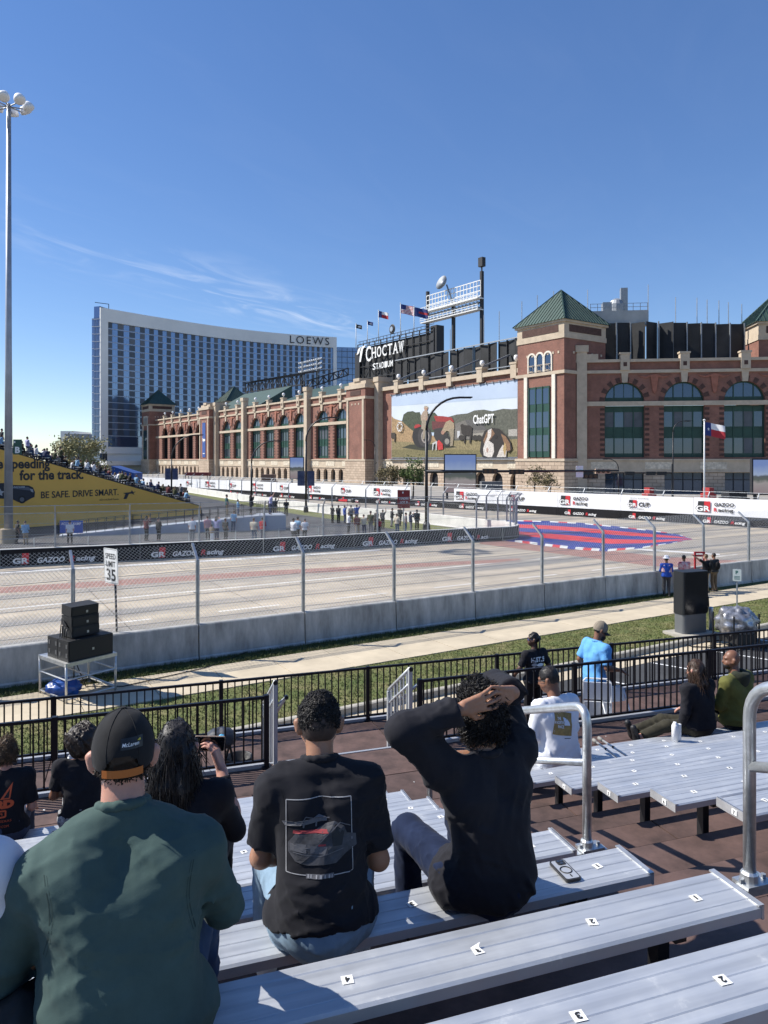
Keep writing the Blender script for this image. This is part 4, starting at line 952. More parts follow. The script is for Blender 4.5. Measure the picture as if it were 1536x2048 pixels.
# dog
art([(1175, 1400), (1188, 1300), (1210, 1250), (1260, 1228), (1320, 1235), (1365, 1280), (1400, 1330), (1412, 1380), (1390, 1410), (1370, 1395), (1372, 1455), (1195, 1455)], (.022, .017, .015)); art([(1200, 1320), (1225, 1260), (1265, 1235), (1285, 1270), (1240, 1330), (1215, 1370)], (.20, .11, .06)); art([(1330, 1270), (1365, 1290), (1395, 1340), (1400, 1390), (1375, 1400), (1350, 1330)], (.22, .12, .06))
art([(1235, 1245), (1262, 1232), (1258, 1290), (1240, 1320), (1275, 1345), (1280, 1400), (1265, 1448), (1235, 1455), (1205, 1430), (1200, 1380), (1215, 1330), (1232, 1290)], (.60, .55, .50)); art([(1222, 1385), (1232, 1368), (1240, 1385), (1236, 1410), (1226, 1405)], (.38, .25, .2)); art([(1300, 1455), (1320, 1390), (1345, 1350), (1372, 1395), (1368, 1455)], (.55, .50, .44)); art([(1345, 1380), (1360, 1330), (1372, 1370), (1360, 1440)], (.40, .28, .12)); art(ell(1292, 1292, 14, 15, 10), (.015, .01, .01))
lc = XL.inverted() @ ray_plane(640 + 1130 / 3.657, 520 + 1200 / 3.657, BP0, OUTL); lc2 = XL.inverted() @ ray_plane(640 + 1282 / 3.657, 520 + 1190 / 3.657, BP0, OUTL)
q_ = MB(); put_text(q_, 'ChatGPT', XL @ Vector((lc.x, -3.45, lc.z)), -EL, UP, w=lc.x - lc2.x, h=1.9, bold=.02); q_.build('lettering', m_white, bb)
q_ = MB(); lc = ray_plane(640 + 592 / 3.657, 520 + 1220 / 3.657, BP0, OUTL) + OUTL * .35
for k in range(6):
    a_ = k * math.pi / 3; c_ = lc + (-EL) * (.62 * math.cos(a_)) + UP * (.62 * math.sin(a_)); pts = []
    for j in range(9):
        th = a_ - 1.9 + j * .48; pts.append(c_ + (-EL) * (.55 * math.cos(th)) + UP * (.55 * math.sin(th)))
    q_.tube(pts, .085, 5)
q_.build('knot_emblem', m_white, bb)
p = MB(XL)
for xx in np.linspace(12.2, 58.5, 24): p.box(xx - .12, xx + .12, -3.9, -3.55, 21.9, 22.25)
p.box(12, 58.7, -3.9, -3.7, 22.02, 22.12); p.box(12, 58.7, -3.9, -3.2, 6.1, 6.3)
p.build('rigging', m_galvd, bb)
# ================================================================ hotel
m_hwhite = M('white_cladding', (.80, .79, .76), .6, noise=(.08, .08), bump=(.6, .05, .1))
m_hglass = M('blue_facade_glass', (.20, .28, .42), .12, .5, spec=1.0, noise=(.05, .15))
m_hglass2 = M('side_facade_glass', (.16, .21, .34), .08, .7, spec=1.0)
m_hdark = M('dark_facade_panel', (.075, .088, .11), .4, .1, spec=.4)  # tone raised for haze: distance haze is put into the base colour
m_hdark2 = M('dark_facade_panel_b', (.05, .06, .08), .3, .1, spec=.5); m_hdark3 = M('curtained_panel', (.12, .13, .15), .5)
m_hline = M('floor_line', (.40, .43, .48), .6)
hot = thing('hotel', 'tall curved white and blue glass hotel tower behind the stadium', 'hotel', loc=(-100, 360, 0))
# plan curve of the main front (concave), left to right
HP = [Vector(p).to_3d() for p in [(-129.5, 330), (-116, 346.5), (-103, 361), (-90, 374), (-77, 385), (-63, 394.5), (-50, 401.5), (-38, 406.5), (-27, 410.5)]]
def spl(pts, n):
    out_ = []; m = len(pts) - 1
    for i in range(n + 1):
        t_ = i / n * m; k = min(int(t_), m - 1); f = t_ - k
        p0, p1, p2, p3 = pts[max(k - 1, 0)], pts[k], pts[k + 1], pts[min(k + 2, m)]
        out_.append(.5 * ((2 * p1) + (p2 - p0) * f + (2 * p0 - 5 * p1 + 4 * p2 - p3) * f * f + (3 * p1 - p0 - 3 * p2 + p3) * f ** 3))
    return out_
NB = 66; hc = spl(HP, NB)
def nrm_at(i): 
    q = (hc[min(i + 1, NB)] - hc[max(i - 1, 0)]).normalized(); return q.cross(UP)      # towards viewer
ZH0, ZG0, ZG1, ZH1 = 10.0, 17.0, 69.4, 75.4
def wall_strip(name, mat, i0, i1, z0, z1, off, parent=hot, th=.5):
    mb = MB()
    for i in range(i0, i1):
        a, b_, na, nb2 = hc[i], hc[i + 1], nrm_at(i), nrm_at(i + 1)
        A = [a + na * off + UP * z0, b_ + nb2 * off + UP * z0, b_ + nb2 * off + UP * z1, a + na * off + UP * z1]
        mb.quad(*A)
    mb.quad(*[hc[i0] + nrm_at(i0) * o + UP * z for o, z in ((off, z0), (off, z1), (off - th, z1), (off - th, z0))]); mb.quad(*[hc[i1] + nrm_at(i1) * o + UP * z for o, z in ((off, z0), (off, z1), (off - th, z1), (off - th, z0))])
    for zz_ in (z0, z1):
        for i in range(i0, i1): mb.quad(hc[i] + nrm_at(i) * off + UP * zz_, hc[i + 1] + nrm_at(i + 1) * off + UP * zz_, hc[i + 1] + nrm_at(i + 1) * (off - th) + UP * zz_, hc[i] + nrm_at(i) * (off - th) + UP * zz_)
    return mb.build(name, mat, parent)
wall_strip('cladding', m_hwhite, 0, NB, ZG1, ZH1, .9, th=1.5)
wall_strip('cladding', m_hwhite, 0, 2, ZH0 - 1, ZG1, .9, th=1.5); wall_strip('cladding', m_hwhite, 2, NB, ZH0 - 1, ZH0 + 2, .9, th=1.5)
wall_strip('cladding', m_hwhite, NB - 2, NB, ZH0, ZG1, .9, th=1.5)
wall_strip('curtain_wall', m_hglass, 2, NB - 2, ZH0 + 2, ZG1, 0)
for z0, z1 in ((ZH0 + 2, ZH0 + 7),): 
    for i in range(2, NB - 2, 2): pass
NFL = 17; fh = (ZG1 - ZG0) / NFL
rest = MB(); count = 0
for f in range(NFL):
    z0 = ZG0 + f * fh
    mb = MB()
    for i in range(2, NB - 2):
        a, b_ = hc[i] + nrm_at(i) * .12, hc[i + 1] + nrm_at(i + 1) * .12
        mb.add([a + UP * (z0 + .0), b_ + UP * (z0 + .0), b_ + UP * (z0 + .3), a + UP * (z0 + .3)], [(0, 1, 2, 3)])
    mb.build('floor_band', m_hline, hot)
for f in range(NFL - 1, -1, -1):
    z0 = ZG0 + f * fh
    for i in range(2, NB - 2, 2):
        j = i
        a, b_, n0, n1 = hc[j], hc[j + 1], nrm_at(j), nrm_at(j + 1)
        V = [a + n0 * .1 + UP * (z0 + .5), b_ + n1 * .1 + UP * (z0 + .5), b_ + n1 * .1 + UP * (z0 + fh - .12), a + n0 * .1 + UP * (z0 + fh - .12)]
        if count < 300:
            q = MB(); q.add(V, [(0, 1, 2, 3)]); q.build('window', rng.choice([m_hdark, m_hdark, m_hdark2, m_hdark3]), hot); count += 1
        else: rest.add(V, [(0, 1, 2, 3)])
rest.build('windows', m_hdark, hot, kind='stuff')
# amenity floors with large dark glass, podium
wall_strip('lounge_glazing', m_hglass2, 3, NB - 4, ZH0 + 2.4, ZG0 - .3, .14)
wall_strip('podium_glazing', m_hdark, 0, NB, 0, ZH0 - 1, -1.5)
wall_strip('canopy', m_hwhite, 0, 24, 3.6, 5.6, 6.0, th=8)
# glass stair end on the left
e0 = hc[0]; dL = Vector((-1, .35, 0)).normalized(); 
mb = MB(); A = e0 + nrm_at(0) * .2; W_ = 6.5
pts = [A, A + dL * 3.2, A + dL * 3.2 + Vector((.3, 3.5, 0)), A + dL * W_ + Vector((.3, 3.5, 0)), A + dL * W_ + Vector((4, 22, 0)), A + Vector((4, 24, 0))]
V = [p_ + UP * 0 for p_ in pts] + [p_ + UP * 71.5 for p_ in pts]; n = len(pts)
mb.add(V, [(i, (i + 1) % n, n + (i + 1) % n, n + i) for i in range(n)] + [tuple(range(n, 2 * n))]); mb.build('glass_end', m_hglass2, hot)
mb = MB(); mb.add([A + UP * 71.5, A + dL * 3.2 + UP * 71.5, A + dL * 3.2 + Vector((3, 9, 71.5)), A + Vector((3, 9, 71.5)), A + UP * 76, A + dL * 3.2 + UP * 76, A + dL * 3.2 + Vector((3, 9, 76)), A + Vector((3, 9, 76))], [(0, 1, 5, 4), (1, 2, 6, 5), (4, 5, 6, 7)]); mb.build('glass_end', m_hglass2, hot)
for k in range(19):
    z_ = 9 + k * 3.4; q = MB(); o_ = 0 if k % 2 else .5
    q.bar(A + UP * z_ + Vector((0, -.15, 0)), A + dL * 3.2 + UP * z_ + Vector((0, -.15, 0)), .12, .28); q.bar(pts[2] + UP * (z_ + .9) + Vector((0, -.15, 0)), pts[3] + UP * (z_ + .9) + Vector((0, -.15, 0)), .12, .28); q.build('floor_line', m_hline, hot)
for k in range(4):
    q = MB(); q.bar(A + dL * (.8 + k * .8) + Vector((0, -.12, 8)), A + dL * (.8 + k * .8) + Vector((0, -.12, 71)), .1); q.build('mullion', m_hline, hot)
# right glass wing
r0 = hc[NB]; mb = MB(); V = [r0 + Vector((0, 3, 0)), r0 + Vector((15, 6, 0)), r0 + Vector((17, 26, 0)), r0 + Vector((0, 26, 0))]; mb.add(V + [v + UP * 70.5 for v in V], [(0, 1, 5, 4), (1, 2, 6, 5), (4, 5, 6, 7), (3, 0, 4, 7)]); wg = mb.build('glass_wing', m_hglass, hot)
for k in range(18):
    q = MB(); z_ = 12 + k * 3.3; q.bar(V[0] + UP * z_ + Vector((0, -.2, 0)), V[1] + UP * z_ + Vector((0, -.2, 0)), .15, .2); q.build('floor_line', m_hdark, wg)
for k in range(6):
    q = MB(); f = k / 5; b0 = V[0].lerp(V[1], f); q.bar(b0 + Vector((0, -.2, 10)), b0 + Vector((0, -.2, 70)), .18); q.build('mullion', m_hdark, wg)
# body behind, name sign, window-cleaning davit
mb = MB(); V = [hc[0] + Vector((2, 4, 0)), hc[NB // 2] + Vector((-3, 5, 0)), hc[NB] + Vector((-1, 5, 0)), hc[NB] + Vector((-6, 28, 0)), hc[NB // 2] + Vector((-8, 30, 0)), hc[0] + Vector((6, 26, 0))]; n = 6
mb.add(V + [v + UP * 74.5 for v in V], [(i, (i + 1) % n, n + (i + 1) % n, n + i) for i in range(n)] + [tuple(range(n, 2 * n))]); mb.build('body', m_hwhite, hot)
q = MB(); i0 = 52; ux = (hc[NB - 1] - hc[i0]).normalized(); put_text(q, 'LOEWS', ray_plane(580, 686, hc[56] + nrm_at(56) * 1.6, nrm_at(56)) , ux, UP, w=22.5, h=4.2, bold=.0, space=1.25); q.build('lettering', m_steel_d, hot)
q = MB(); t_ = hc[2] + UP * ZH1; q.bar(t_ + Vector((0, 2, 0)), t_ + Vector((0, 2, 2.6)), .25); q.bar(t_ + Vector((0, 2, 2.6)), t_ + Vector((-6, 1, 3.2)), .25); q.build('davit', m_steel_d, hot)
# low building to its left
lb = thing('office_block', 'low grey flat roofed block left of the hotel behind the small tree', 'building', loc=(-146, 340, 0))
a0 = P(122, 905, 345); mb = MB(); 
mb.box(P(121, 0, 345).x, P(149, 0, 345).x, 345, 365, 0, P(0, 862, 345).z); mb.build('stair_tower', m_hwhite, lb)
mb = MB(); mb.box(P(129, 0, 340).x, P(178, 0, 340).x, 340, 366, 0, P(0, 868, 340).z); mb.build('wall', M('grey_wall', (.30, .30, .30), .8, noise=(.1, .1)), lb)
for k in range(2):
    mb = MB(); zc = P(0, 884 + k * 12, 340).z; mb.box(P(131, 0, 340).x, P(177, 0, 340).x, 339.8, 340.2, zc - 1.2, zc + 1.2); mb.build('window', m_hglass2, lb)
# ================================================================ far grandstand with the yellow side banner
GA = Vector((-32.9, 62.1, 0)); GD = Vector((.586, .810, 0)).normalized(); GB = Vector((-GD.y, GD.x, 0))
def Q(a, r, z=0.0): return GA + GD * a + GB * r + UP * z
def gz(a): return 7.37 - .277 * a
m_yellow = M('yellow_banner', (.80, .44, .085), .7, noise=(.15, .1), bump=(.5, .25, .08))
m_alum = M('bench_aluminium', (.58, .60, .63), .42, .55, noise=(2.5, .18))
gs = thing('grandstand', 'far temporary grandstand with stepped seat planks beside the car park', 'grandstand', loc=Q(5, 4))
p = MB(); ys = np.linspace(-16, 21.8, 30)
n = len(ys)
V = [Q(a, .1, .02) for a in ys] + [Q(a, .1, max(.3, gz(a) - .35)) for a in ys]
p.add(V, [(i, i + 1, n + i + 1, n + i) for i in range(n - 1)]); p.add([Q(a, 9, .02) for a in ys] + [Q(a, 9, max(.3, gz(a) - .35)) for a in ys], [(i, i + 1, n + i + 1, n + i) for i in range(n - 1)])
p.quad(Q(-16, .1, 0), Q(-16, 9, 0), Q(-16, 9, gz(-16) - .35), Q(-16, .1, gz(-16) - .35)); p.add([Q(a, r, max(.3, gz(a) - .35)) for a in ys for r in (.1, 9)], [(2 * i, 2 * i + 1, 2 * i + 3, 2 * i + 2) for i in range(n - 1)])
p.build('understructure', m_steel_d, gs)
NR = 44
for i in range(NR):
    a = -14 + i * .8; z_ = gz(a)
    if a > 21: break
    p = MB(); c = Q(a, 4.6, z_ + .05); p.obox(c, GD * .13, GB * 4.4, UP * .025); p.build('seat_plank', m_alum, gs)
    p = MB(); c = Q(a + .35, 4.6, z_ - .32); p.obox(c, GD * .2, GB * 4.4, UP * .03); p.obox(Q(a + .05, .35, z_ - .16), GD * .03, GB * .03, UP * .2); p.build('foot_plank', m_steel_d, gs)
p = MB()
for i in range(34):
    a = -16 + i * 1.12; p.tube([Q(a, 8.9, gz(a) - .3), Q(a, 8.9, gz(a) + 1.15)], .022, 5)
for h in (.15, 1.15): p.tube([Q(-16, 8.9, gz(-16) + h), Q(21.8, 8.9, gz(21.8) + h)], .03, 6)
p.build('railing', m_blackm, gs)
yb = thing('yellow_banner', 'yellow road safety banner covering the side of the far grandstand', 'banner', loc=Q(5, 0))
p = MB(); V = [Q(a, 0, .05) for a in ys] + [Q(a, 0, max(.4, gz(a) - .45)) for a in ys]; p.add(V, [(i, i + 1, n + i + 1, n + i) for i in range(n - 1)]); p.add([v + GB * .04 for v in V], [(i, i + 1, n + i + 1, n + i) for i in range(n - 1)]); p.build('sheet', m_yellow, yb)
def ytext(s, px0, px1, yb_, cap, bold=.02, mat=m_blackp):
    n_ = -GB; A = ray_plane(px0, yb_, Q(0, -.03), n_); Bq = ray_plane(px1, yb_, Q(0, -.03), n_)
    q = MB(); put_text(q, s, A, GD, UP, w=(Bq - A).length, h=cap, bold=bold); q.build('lettering', mat, yb)
ytext('e speeding', -6, 100, 944, 1.15, .03); ytext('for the track.', 39, 167, 961, .92, .03); ytext('BE SAFE. DRIVE SMART.', 82, 237, 997, .62, .015); ytext('#DriveLikeATexan', 199, 237, 1002, .2, 0)
def yart(pts, col, k):
    q = MB(); V = [ray_plane(x, y, Q(0, -.02 - .006 * k), -GB) for x, y in pts]; q.add(V, [tuple(range(len(V)))]); q.build('printed_shape', M('yprint_%d%d%d' % tuple(int(c * 99) for c in col), col, .6), yb)
yart([(-60, 1003), (-60, 975), (-20, 967), (8, 966), (20, 969), (28, 970), (58, 971), (66, 975), (70, 984), (69, 994), (62, 997), (50, 1004), (36, 1004), (24, 998), (-5, 997), (-12, 1003)], (.015, .018, .028), 1)
yart([(24, 973), (56, 974), (64, 979), (60, 981), (26, 977)], (.10, .11, .14), 2); yart(ell(44, 999, 8, 8, 14), (.008, .008, .01), 3); yart(ell(44, 999, 4.5, 4.5, 12), (.14, .14, .15), 4); yart([(-8, 984), (-3, 982), (0, 977), (3, 982), (9, 983), (4, 987), (5, 992), (-1, 989), (-7, 992), (-5, 987)], (.4, .4, .4), 4); yart([(60, 977), (66, 979), (67, 985), (62, 983)], (.35, .35, .36), 4)
q = MB(); A = ray_plane(27, 976, Q(0, -.06), -GB); put_text(q, 'STATE TROOPER', A, GD, UP, w=1.0, h=.13); q.build('lettering', m_white, yb)
yart([(247, 998), (251, 988), (246, 986), (262, 984), (264, 980), (266, 984), (272, 983), (267, 986), (269, 990), (264, 987), (258, 988), (253, 998)], (.02, .02, .022), 2)
# landing at its foot and accessible ramp
R0g, R1g = G(117, 1073), G(520, 1062); RD = (R1g - R0g).normalized(); RN = RD.cross(UP); RL = (R1g - R0g).length
m_skirt = M('ramp_skirt', (.36, .39, .44), .8, noise=(.5, .1))
rp = thing('access_ramp', 'white skirted access ramp rising along the far grandstand', 'ramp', loc=R0g)
p = MB(); p.add([R0g, R1g, R1g + UP * 1.3, R0g + UP * .05] + [v - RN * 1.6 for v in (R0g, R1g, R1g + UP * 1.3, R0g + UP * .05)], [(0, 1, 2, 3), (7, 6, 5, 4), (3, 2, 6, 7), (1, 5, 6, 2)]); p.build('skirt', m_skirt, rp)
p = MB(); A, Bq = R1g, R1g + RD * 2.2; p.obox((A + Bq) / 2 - RN * 1.4 + UP * .65, RD * 1.1, RN * 1.4, UP * .65); p.build('landing', m_skirt, rp)
p = MB()
for i in range(24):
    f = i / 23; b0 = R0g.lerp(R1g, f) + UP * (.05 + 1.25 * f) - RN * .05
    for o in (0, 1.5): p.bar(b0 - RN * o, b0 - RN * o + UP * 1.0, .04)
for o in (0.05, 1.55):
    for h in (.5, 1.0): p.bar(R0g + UP * (.05 + h) - RN * o, R1g + UP * (1.3 + h) - RN * o, .04); p.bar(R1g + UP * (1.3 + h) - RN * o, R1g + RD * 2.2 + UP * (1.3 + h) - RN * o, .04)
for i in range(13): b0 = R1g + RD * (i * .17) + UP * 1.3; p.bar(b0 - RN * 2.75, b0 - RN * 2.75 + UP * 1.0, .03)
p.build('railing', m_blackm, rp)
rs = thing('ramp_sign', 'blue access ramp sign standing at the foot of the ramp', 'sign', loc=G(140, 1075)); A = P(120, 1066, 55); Bq = P(166, 1041, 55)
p = MB(); p.box(A.x, Bq.x, 54.95, 55.0, A.z, Bq.z); p.build('panel', M('sign_blue', (.02, .09, .42), .5), rs); p = MB(); p.bar((A.x + .2, 55.02, 0), (A.x + .2, 55.02, A.z + .3), .05); p.bar((Bq.x - .2, 55.02, 0), (Bq.x - .2, 55.02, A.z + .3), .05); p.build('legs', m_galvd, rs)
q = MB(); put_text(q, 'ACCESS RAMP', Vector((A.x + .12, 54.94, Bq.z - .34)), Vector((1, 0, 0)), UP, w=1.5, h=.2, bold=.02); q.build('lettering', m_white, rs)
# pedestrian mesh fence in the car park behind the inner barrier
pf = thing('mesh_fence', 'low galvanised mesh fence keeping the crowd off the inner barrier', 'fence', loc=(-21, 43, 0))
fpts = [v + Vector((-.9, 2.1, 0)) for v in poly_walk([INN[1], INN[2], INN[3], Vector((-1.0, 50.3, 0))], 3.0)]
for i in range(len(fpts)):
    p = MB(); p.tube([fpts[i], fpts[i] + UP * 1.35], .03, 6); p.build('post', m_galv, pf)
for i in range(len(fpts) - 1):
    a, b_ = fpts[i], fpts[i + 1]; ux = (b_ - a).normalized(); p = MB()
    for h in (.08, 1.33): p.tube([a + UP * h, b_ + UP * h], .02, 5)
    chain(p, a + UP * .1, ux, (b_ - a).length, UP, 1.22, .16, .002); p.build('mesh_panel', m_galvd, pf)
# ================================================================ tall floodlight pole and parking sign at left
pb = G(17, 1086); hp = thing('floodlight_pole', 'very tall grey floodlight pole rising at the left edge', 'light pole', loc=pb)
p = MB(); zt = P(12, 208, pb.y).z; p.tube([pb + UP * .8, pb + UP * 14, Vector((pb.x + .02, pb.y, zt))], [.30, .22, .15], 16); p.build('pole', M('pole_steel', (.36, .38, .42), .5, .5, noise=(1, .2)), hp, smooth=True)
p = MB(); p.lathe([(.55, 0), (.55, 1.0), (.5, 1.05)], pb, 20); p.build('plinth', M('tan_concrete', (.36, .29, .2), .9, noise=(2, .2)), hp)
for k in range(8):
    a = k * math.pi / 4 + .25; dv = Vector((math.cos(a), math.sin(a), 0)); e = Vector((pb.x, pb.y, zt - .25)) + dv * 1.35 + UP * (.1 * (k % 2))
    p = MB(); p.tube([(pb.x, pb.y, zt - .2), e], .045, 6); ar = p.build('arm', m_galvd, hp)
    mt = Matrix.Rotation(R_(32), 3, dv.cross(UP)); p = MB(); p.lathe([(.12, .42), (.25, .40), (.36, .2), (.40, 0), (.37, -.12), (.2, -.16)], e + UP * .12, 14, ax=mt); p.build('lamp_head', m_whitev, hp, smooth=True)
sgn = thing('lot_sign', 'dark green section sign with white letter B beside the floodlight pole', 'sign', loc=P(35, 905, 51.8))
A, Bq = P(27, 909, 51.8), P(44, 879, 51.8); p = MB(); p.box(A.x, Bq.x, 51.75, 51.8, A.z, Bq.z); p.build('panel', M('sign_green', (.012, .07, .05), .5), sgn)
q = MB(); put_text(q, 'B', Vector((A.x + .14, 51.74, A.z + .1)), Vector((1, 0, 0)), UP, w=.36, h=.45, bold=.04); q.build('lettering', m_white, sgn); q = MB(); q.box(A.x + .06, A.x + .16, 51.73, 51.745, Bq.z - .25, Bq.z - .12); q.build('mark', m_white, sgn)
p = MB(); p.bar((pb.x, pb.y, A.z + .5), (A.x + .1, 51.8, A.z + .5), .05); p.build('bracket', m_galvd, sgn)
# ================================================================ street lamps, signals, signs
def street_lamp(label, base_, ztop, reach, ux, r=.11, arm=True, ban=False):
    t = thing('street_lamp', label, 'street lamp', loc=base_); b0 = Vector(base_); ux = Vector(ux).normalized()
    p = MB(); p.lathe([(r * 2.2, 0), (r * 2.1, .5), (r * 1.3, .8)], b0, 12); p.tube([b0 + UP * .5, Vector((b0.x, b0.y, ztop - reach * .9))], [r, r * .8], 10); p.build('pole', m_blackm, t, smooth=True)
    pts = [Vector((b0.x, b0.y, ztop - reach * .9)) + ux * (reach * (1 - math.cos(a))) * .9 + UP * (reach * .9 * math.sin(a)) for a in np.linspace(0, math.pi / 2, 9)]; pts.append(pts[-1] + ux * reach * .12)
    p = MB(); p.tube(pts, [r * .75 - .03 * i / 10 for i in range(len(pts))], 8); p.build('arm', m_blackm, t, smooth=True)
    e = pts[-1]; p = MB(); p.obox(e + ux * .3 + UP * .02, ux * .42, ux.cross(UP) * .16, UP * .05); p.obox(e + ux * .3 - UP * .05, ux * .3, ux.cross(UP) * .12, UP * .03); p.build('lamp_head', m_blackm, t)
    if ban:
        for s_ in (-1, 1): p = MB(); p.obox(b0 + UP * 3.9 + Vector((s_ * .55, 0, 0)), (.42, 0, 0), (0, .02, 0), UP * .85); p.build('pole_banner', M('navy_banner', (.02, .03, .08), .7, noise=(1.5, .8), col2=(.12, .13, .2)), t)
    return t
lp = G(853, 1062); lp.z = 0
tl = street_lamp('tall black street lamp with curved arm and signal mast near the corner', lp, P(0, 795, lp.y).z, P(938, 0, lp.y).x - lp.x - .5, (1, 0, 0), .15)
for lab, px, py, top, reach, ban in (('black curved street lamp with navy banners beyond the car park', 612, 1025, 835, 3.0, True), ('small distant street lamp before the brick arches', 503, 1012, 882, 3.2, False), ('distant street lamp before the open brick arches', 343, 1000, 870, 4.0, True)):
    b0 = G(px, py); street_lamp(lab, b0, P(0, top, b0.y).z, reach, (1, 0, 0), .13, ban=ban)
for lab, px, Y_, top, dirx in (('thin street lamp reflected before the right stadium windows', 1346, 96, 842, 1), ('short floodlit post at the stadium base near the corner tower', 1237, 105, 918, -1), ('dark lamp post beside the brick pavilion and billboard', 750, 150, 880, -1)):
    b0 = Vector(((px - 768) / FPX * Y_, Y_, 0)); street_lamp(lab, b0, P(0, top, Y_).z, 1.6, (dirx, 0, 0), .09)
# signal mast arm
sm = thing('signal_mast', 'black horizontal traffic signal mast arm reaching right from the tall lamp', 'traffic signal', loc=lp + UP * 5)
z_ = P(0, 942, lp.y).z; xe = P(1226, 0, lp.y).x
p = MB(); p.tube([(lp.x, lp.y - .1, z_ - .05), (xe, lp.y - 1.5, z_ + .05)], [.14, .07], 10); p.build('mast_arm', m_blackm, sm, smooth=True)
m_lens = M('dark_lens', (.05, .02, .015), .2); 
for px, dz, lit in ((1033, -.05, 0), (980, 0, 0), (1205, 0, 1), (1180, -.42, 0)):
    c = P(px, 942, lp.y - 1.0); p = MB(); p.obox((c.x, c.y - .05, z_ + dz), (.62, 0, 0), (0, .12, 0), (0, 0, .2)); p.build('signal_head', m_blackm if not lit else M('lit_housing', (.5, .36, .25), .6), sm)  # lit head: light falling on it is put into its paler base colour
    for k in (-1, 0, 1):
        p = MB(); p.lathe([(.01, 0), (.14, 0), (.15, .1), (.13, .1)], (c.x + k * .39, c.y - .16, z_ + dz), 10, ax=Matrix.Rotation(R_(90), 3, 'X')); p.build('lens', m_lens, sm)
c = P(1158, 942, lp.y - 1); p = MB(); p.box(c.x - .3, c.x + .3, c.y - .2, c.y - .16, z_ - .5, z_ + .45); p.build('street_plate', m_white, sm)
sm2 = thing('signal_mast', 'second traffic signal arm crossing in front of the right stadium doors', 'traffic signal', loc=P(1345, 985, 95))
b0 = Vector((P(1345, 0, 95).x, 95, 0)); p = MB(); p.tube([b0, b0 + UP * 5.5], .14, 8); p.tube([b0 + UP * 4.3, Vector((P(1165, 0, 95).x, 95.5, 4.3))], [.11, .06], 8); p.build('mast_arm', m_blackm, sm2)
for px in (1175, 1258, 1300, 1322):
    c = P(px, 946, 95); p = MB(); p.obox((c.x, 94.8, 4.25), (.62, 0, 0), (0, .15, 0), (0, 0, .24)); p.build('signal_head', m_blackm, sm2)
# red lot sign
b0 = G(807, 1060); t = thing('lot_sign', 'dark red parking lot sign on a post among the standing crowd', 'sign', loc=b0)
A, Bq = P(795, 1016, b0.y), P(820, 980, b0.y); p = MB(); p.box(A.x, Bq.x, b0.y - .03, b0.y + .03, A.z, Bq.z); p.build('panel', M('sign_red', (.24, .012, .015), .5), t); p = MB(); p.bar((b0.x, b0.y + .06, 0), (b0.x, b0.y + .06, Bq.z), .07); p.build('post', m_galvd, t)
q = MB(); put_text(q, 'TUNDRA', Vector((A.x + .12, b0.y - .045, A.z + .72)), Vector((1, 0, 0)), UP, w=.84, h=.2, bold=.02); put_text(q, 'LOT 8', Vector((A.x + .22, b0.y - .045, A.z + .4)), Vector((1, 0, 0)), UP, w=.64, h=.2, bold=.02); q.box(A.x + .4, A.x + .52, b0.y - .05, b0.y - .04, A.z + 1.25, A.z + 1.4); q.build('lettering', m_white, t)
# video screens
def screen_mat():
    m = M('screen_picture', (.02, .02, .02), .3); t_ = m.node_tree; b = t_.nodes['Principled BSDF']; L = t_.links.new
    g = t_.nodes.new('ShaderNodeTexCoord'); s_ = t_.nodes.new('ShaderNodeSeparateXYZ'); L(g.outputs['Generated'], s_.inputs[0]); r = t_.nodes.new('ShaderNodeValToRGB'); e = r.color_ramp.elements
    n = t_.nodes.new('ShaderNodeTexNoise'); n.inputs['Scale'].default_value = 4; n.inputs['Detail'].default_value = 5; L(g.outputs['Generated'], n.inputs['Vector']); a = t_.nodes.new('ShaderNodeMath'); a.operation = 'MULTIPLY_ADD'; L(n.outputs[0], a.inputs[0]); a.inputs[1].default_value = .22; L(s_.outputs['Z'], a.inputs[2])
    e[0].position = .12; e[0].color = (.16, .12, .13, 1); e[1].position = .95; e[1].color = (.10, .15, .32, 1)
    for ps, c in ((.42, (.20, .18, .18, 1)), (.5, (.06, .07, .06, 1)), (.62, (.05, .055, .06, 1)), (.68, (.20, .25, .36, 1))): q = e.new(ps); q.color = c
    L(a.outputs[0], r.inputs[0]); L(r.outputs[0], b.inputs['Emission Color']); b.inputs['Emission Strength'].default_value = .9
    return m
m_scr = screen_mat()
def video(label, px0, px1, py0, py1, Y_):
    A, Bq = P(px0, py1, Y_), P(px1, py0, Y_); t = thing('video_screen', label, 'screen', loc=((A.x + Bq.x) / 2, Y_, 0)); p = MB(); p.box(A.x, Bq.x, Y_, Y_ + .5, A.z, Bq.z); p.build('cabinet', m_steel_d, t); p = MB(); p.box(A.x + .15, Bq.x - .15, Y_ - .04, Y_ - .01, A.z + .15, Bq.z - .15); p.build('picture', m_scr, t)
    p = MB()
    for xx in (A.x + .5, Bq.x - .5): p.bar((xx, Y_ + .3, 0), (xx, Y_ + .3, A.z + 1), .3)
    p.build('legs', m_steel_d, t)
video('large outdoor video screen standing in front of the billboard', 888, 953, 908, 986, 112); video('distant outdoor video screen before the brick arches', 579, 608, 914, 958, 150); video('video screen cut off by the right edge of the view', 1504, 1570, 917, 990, 84)
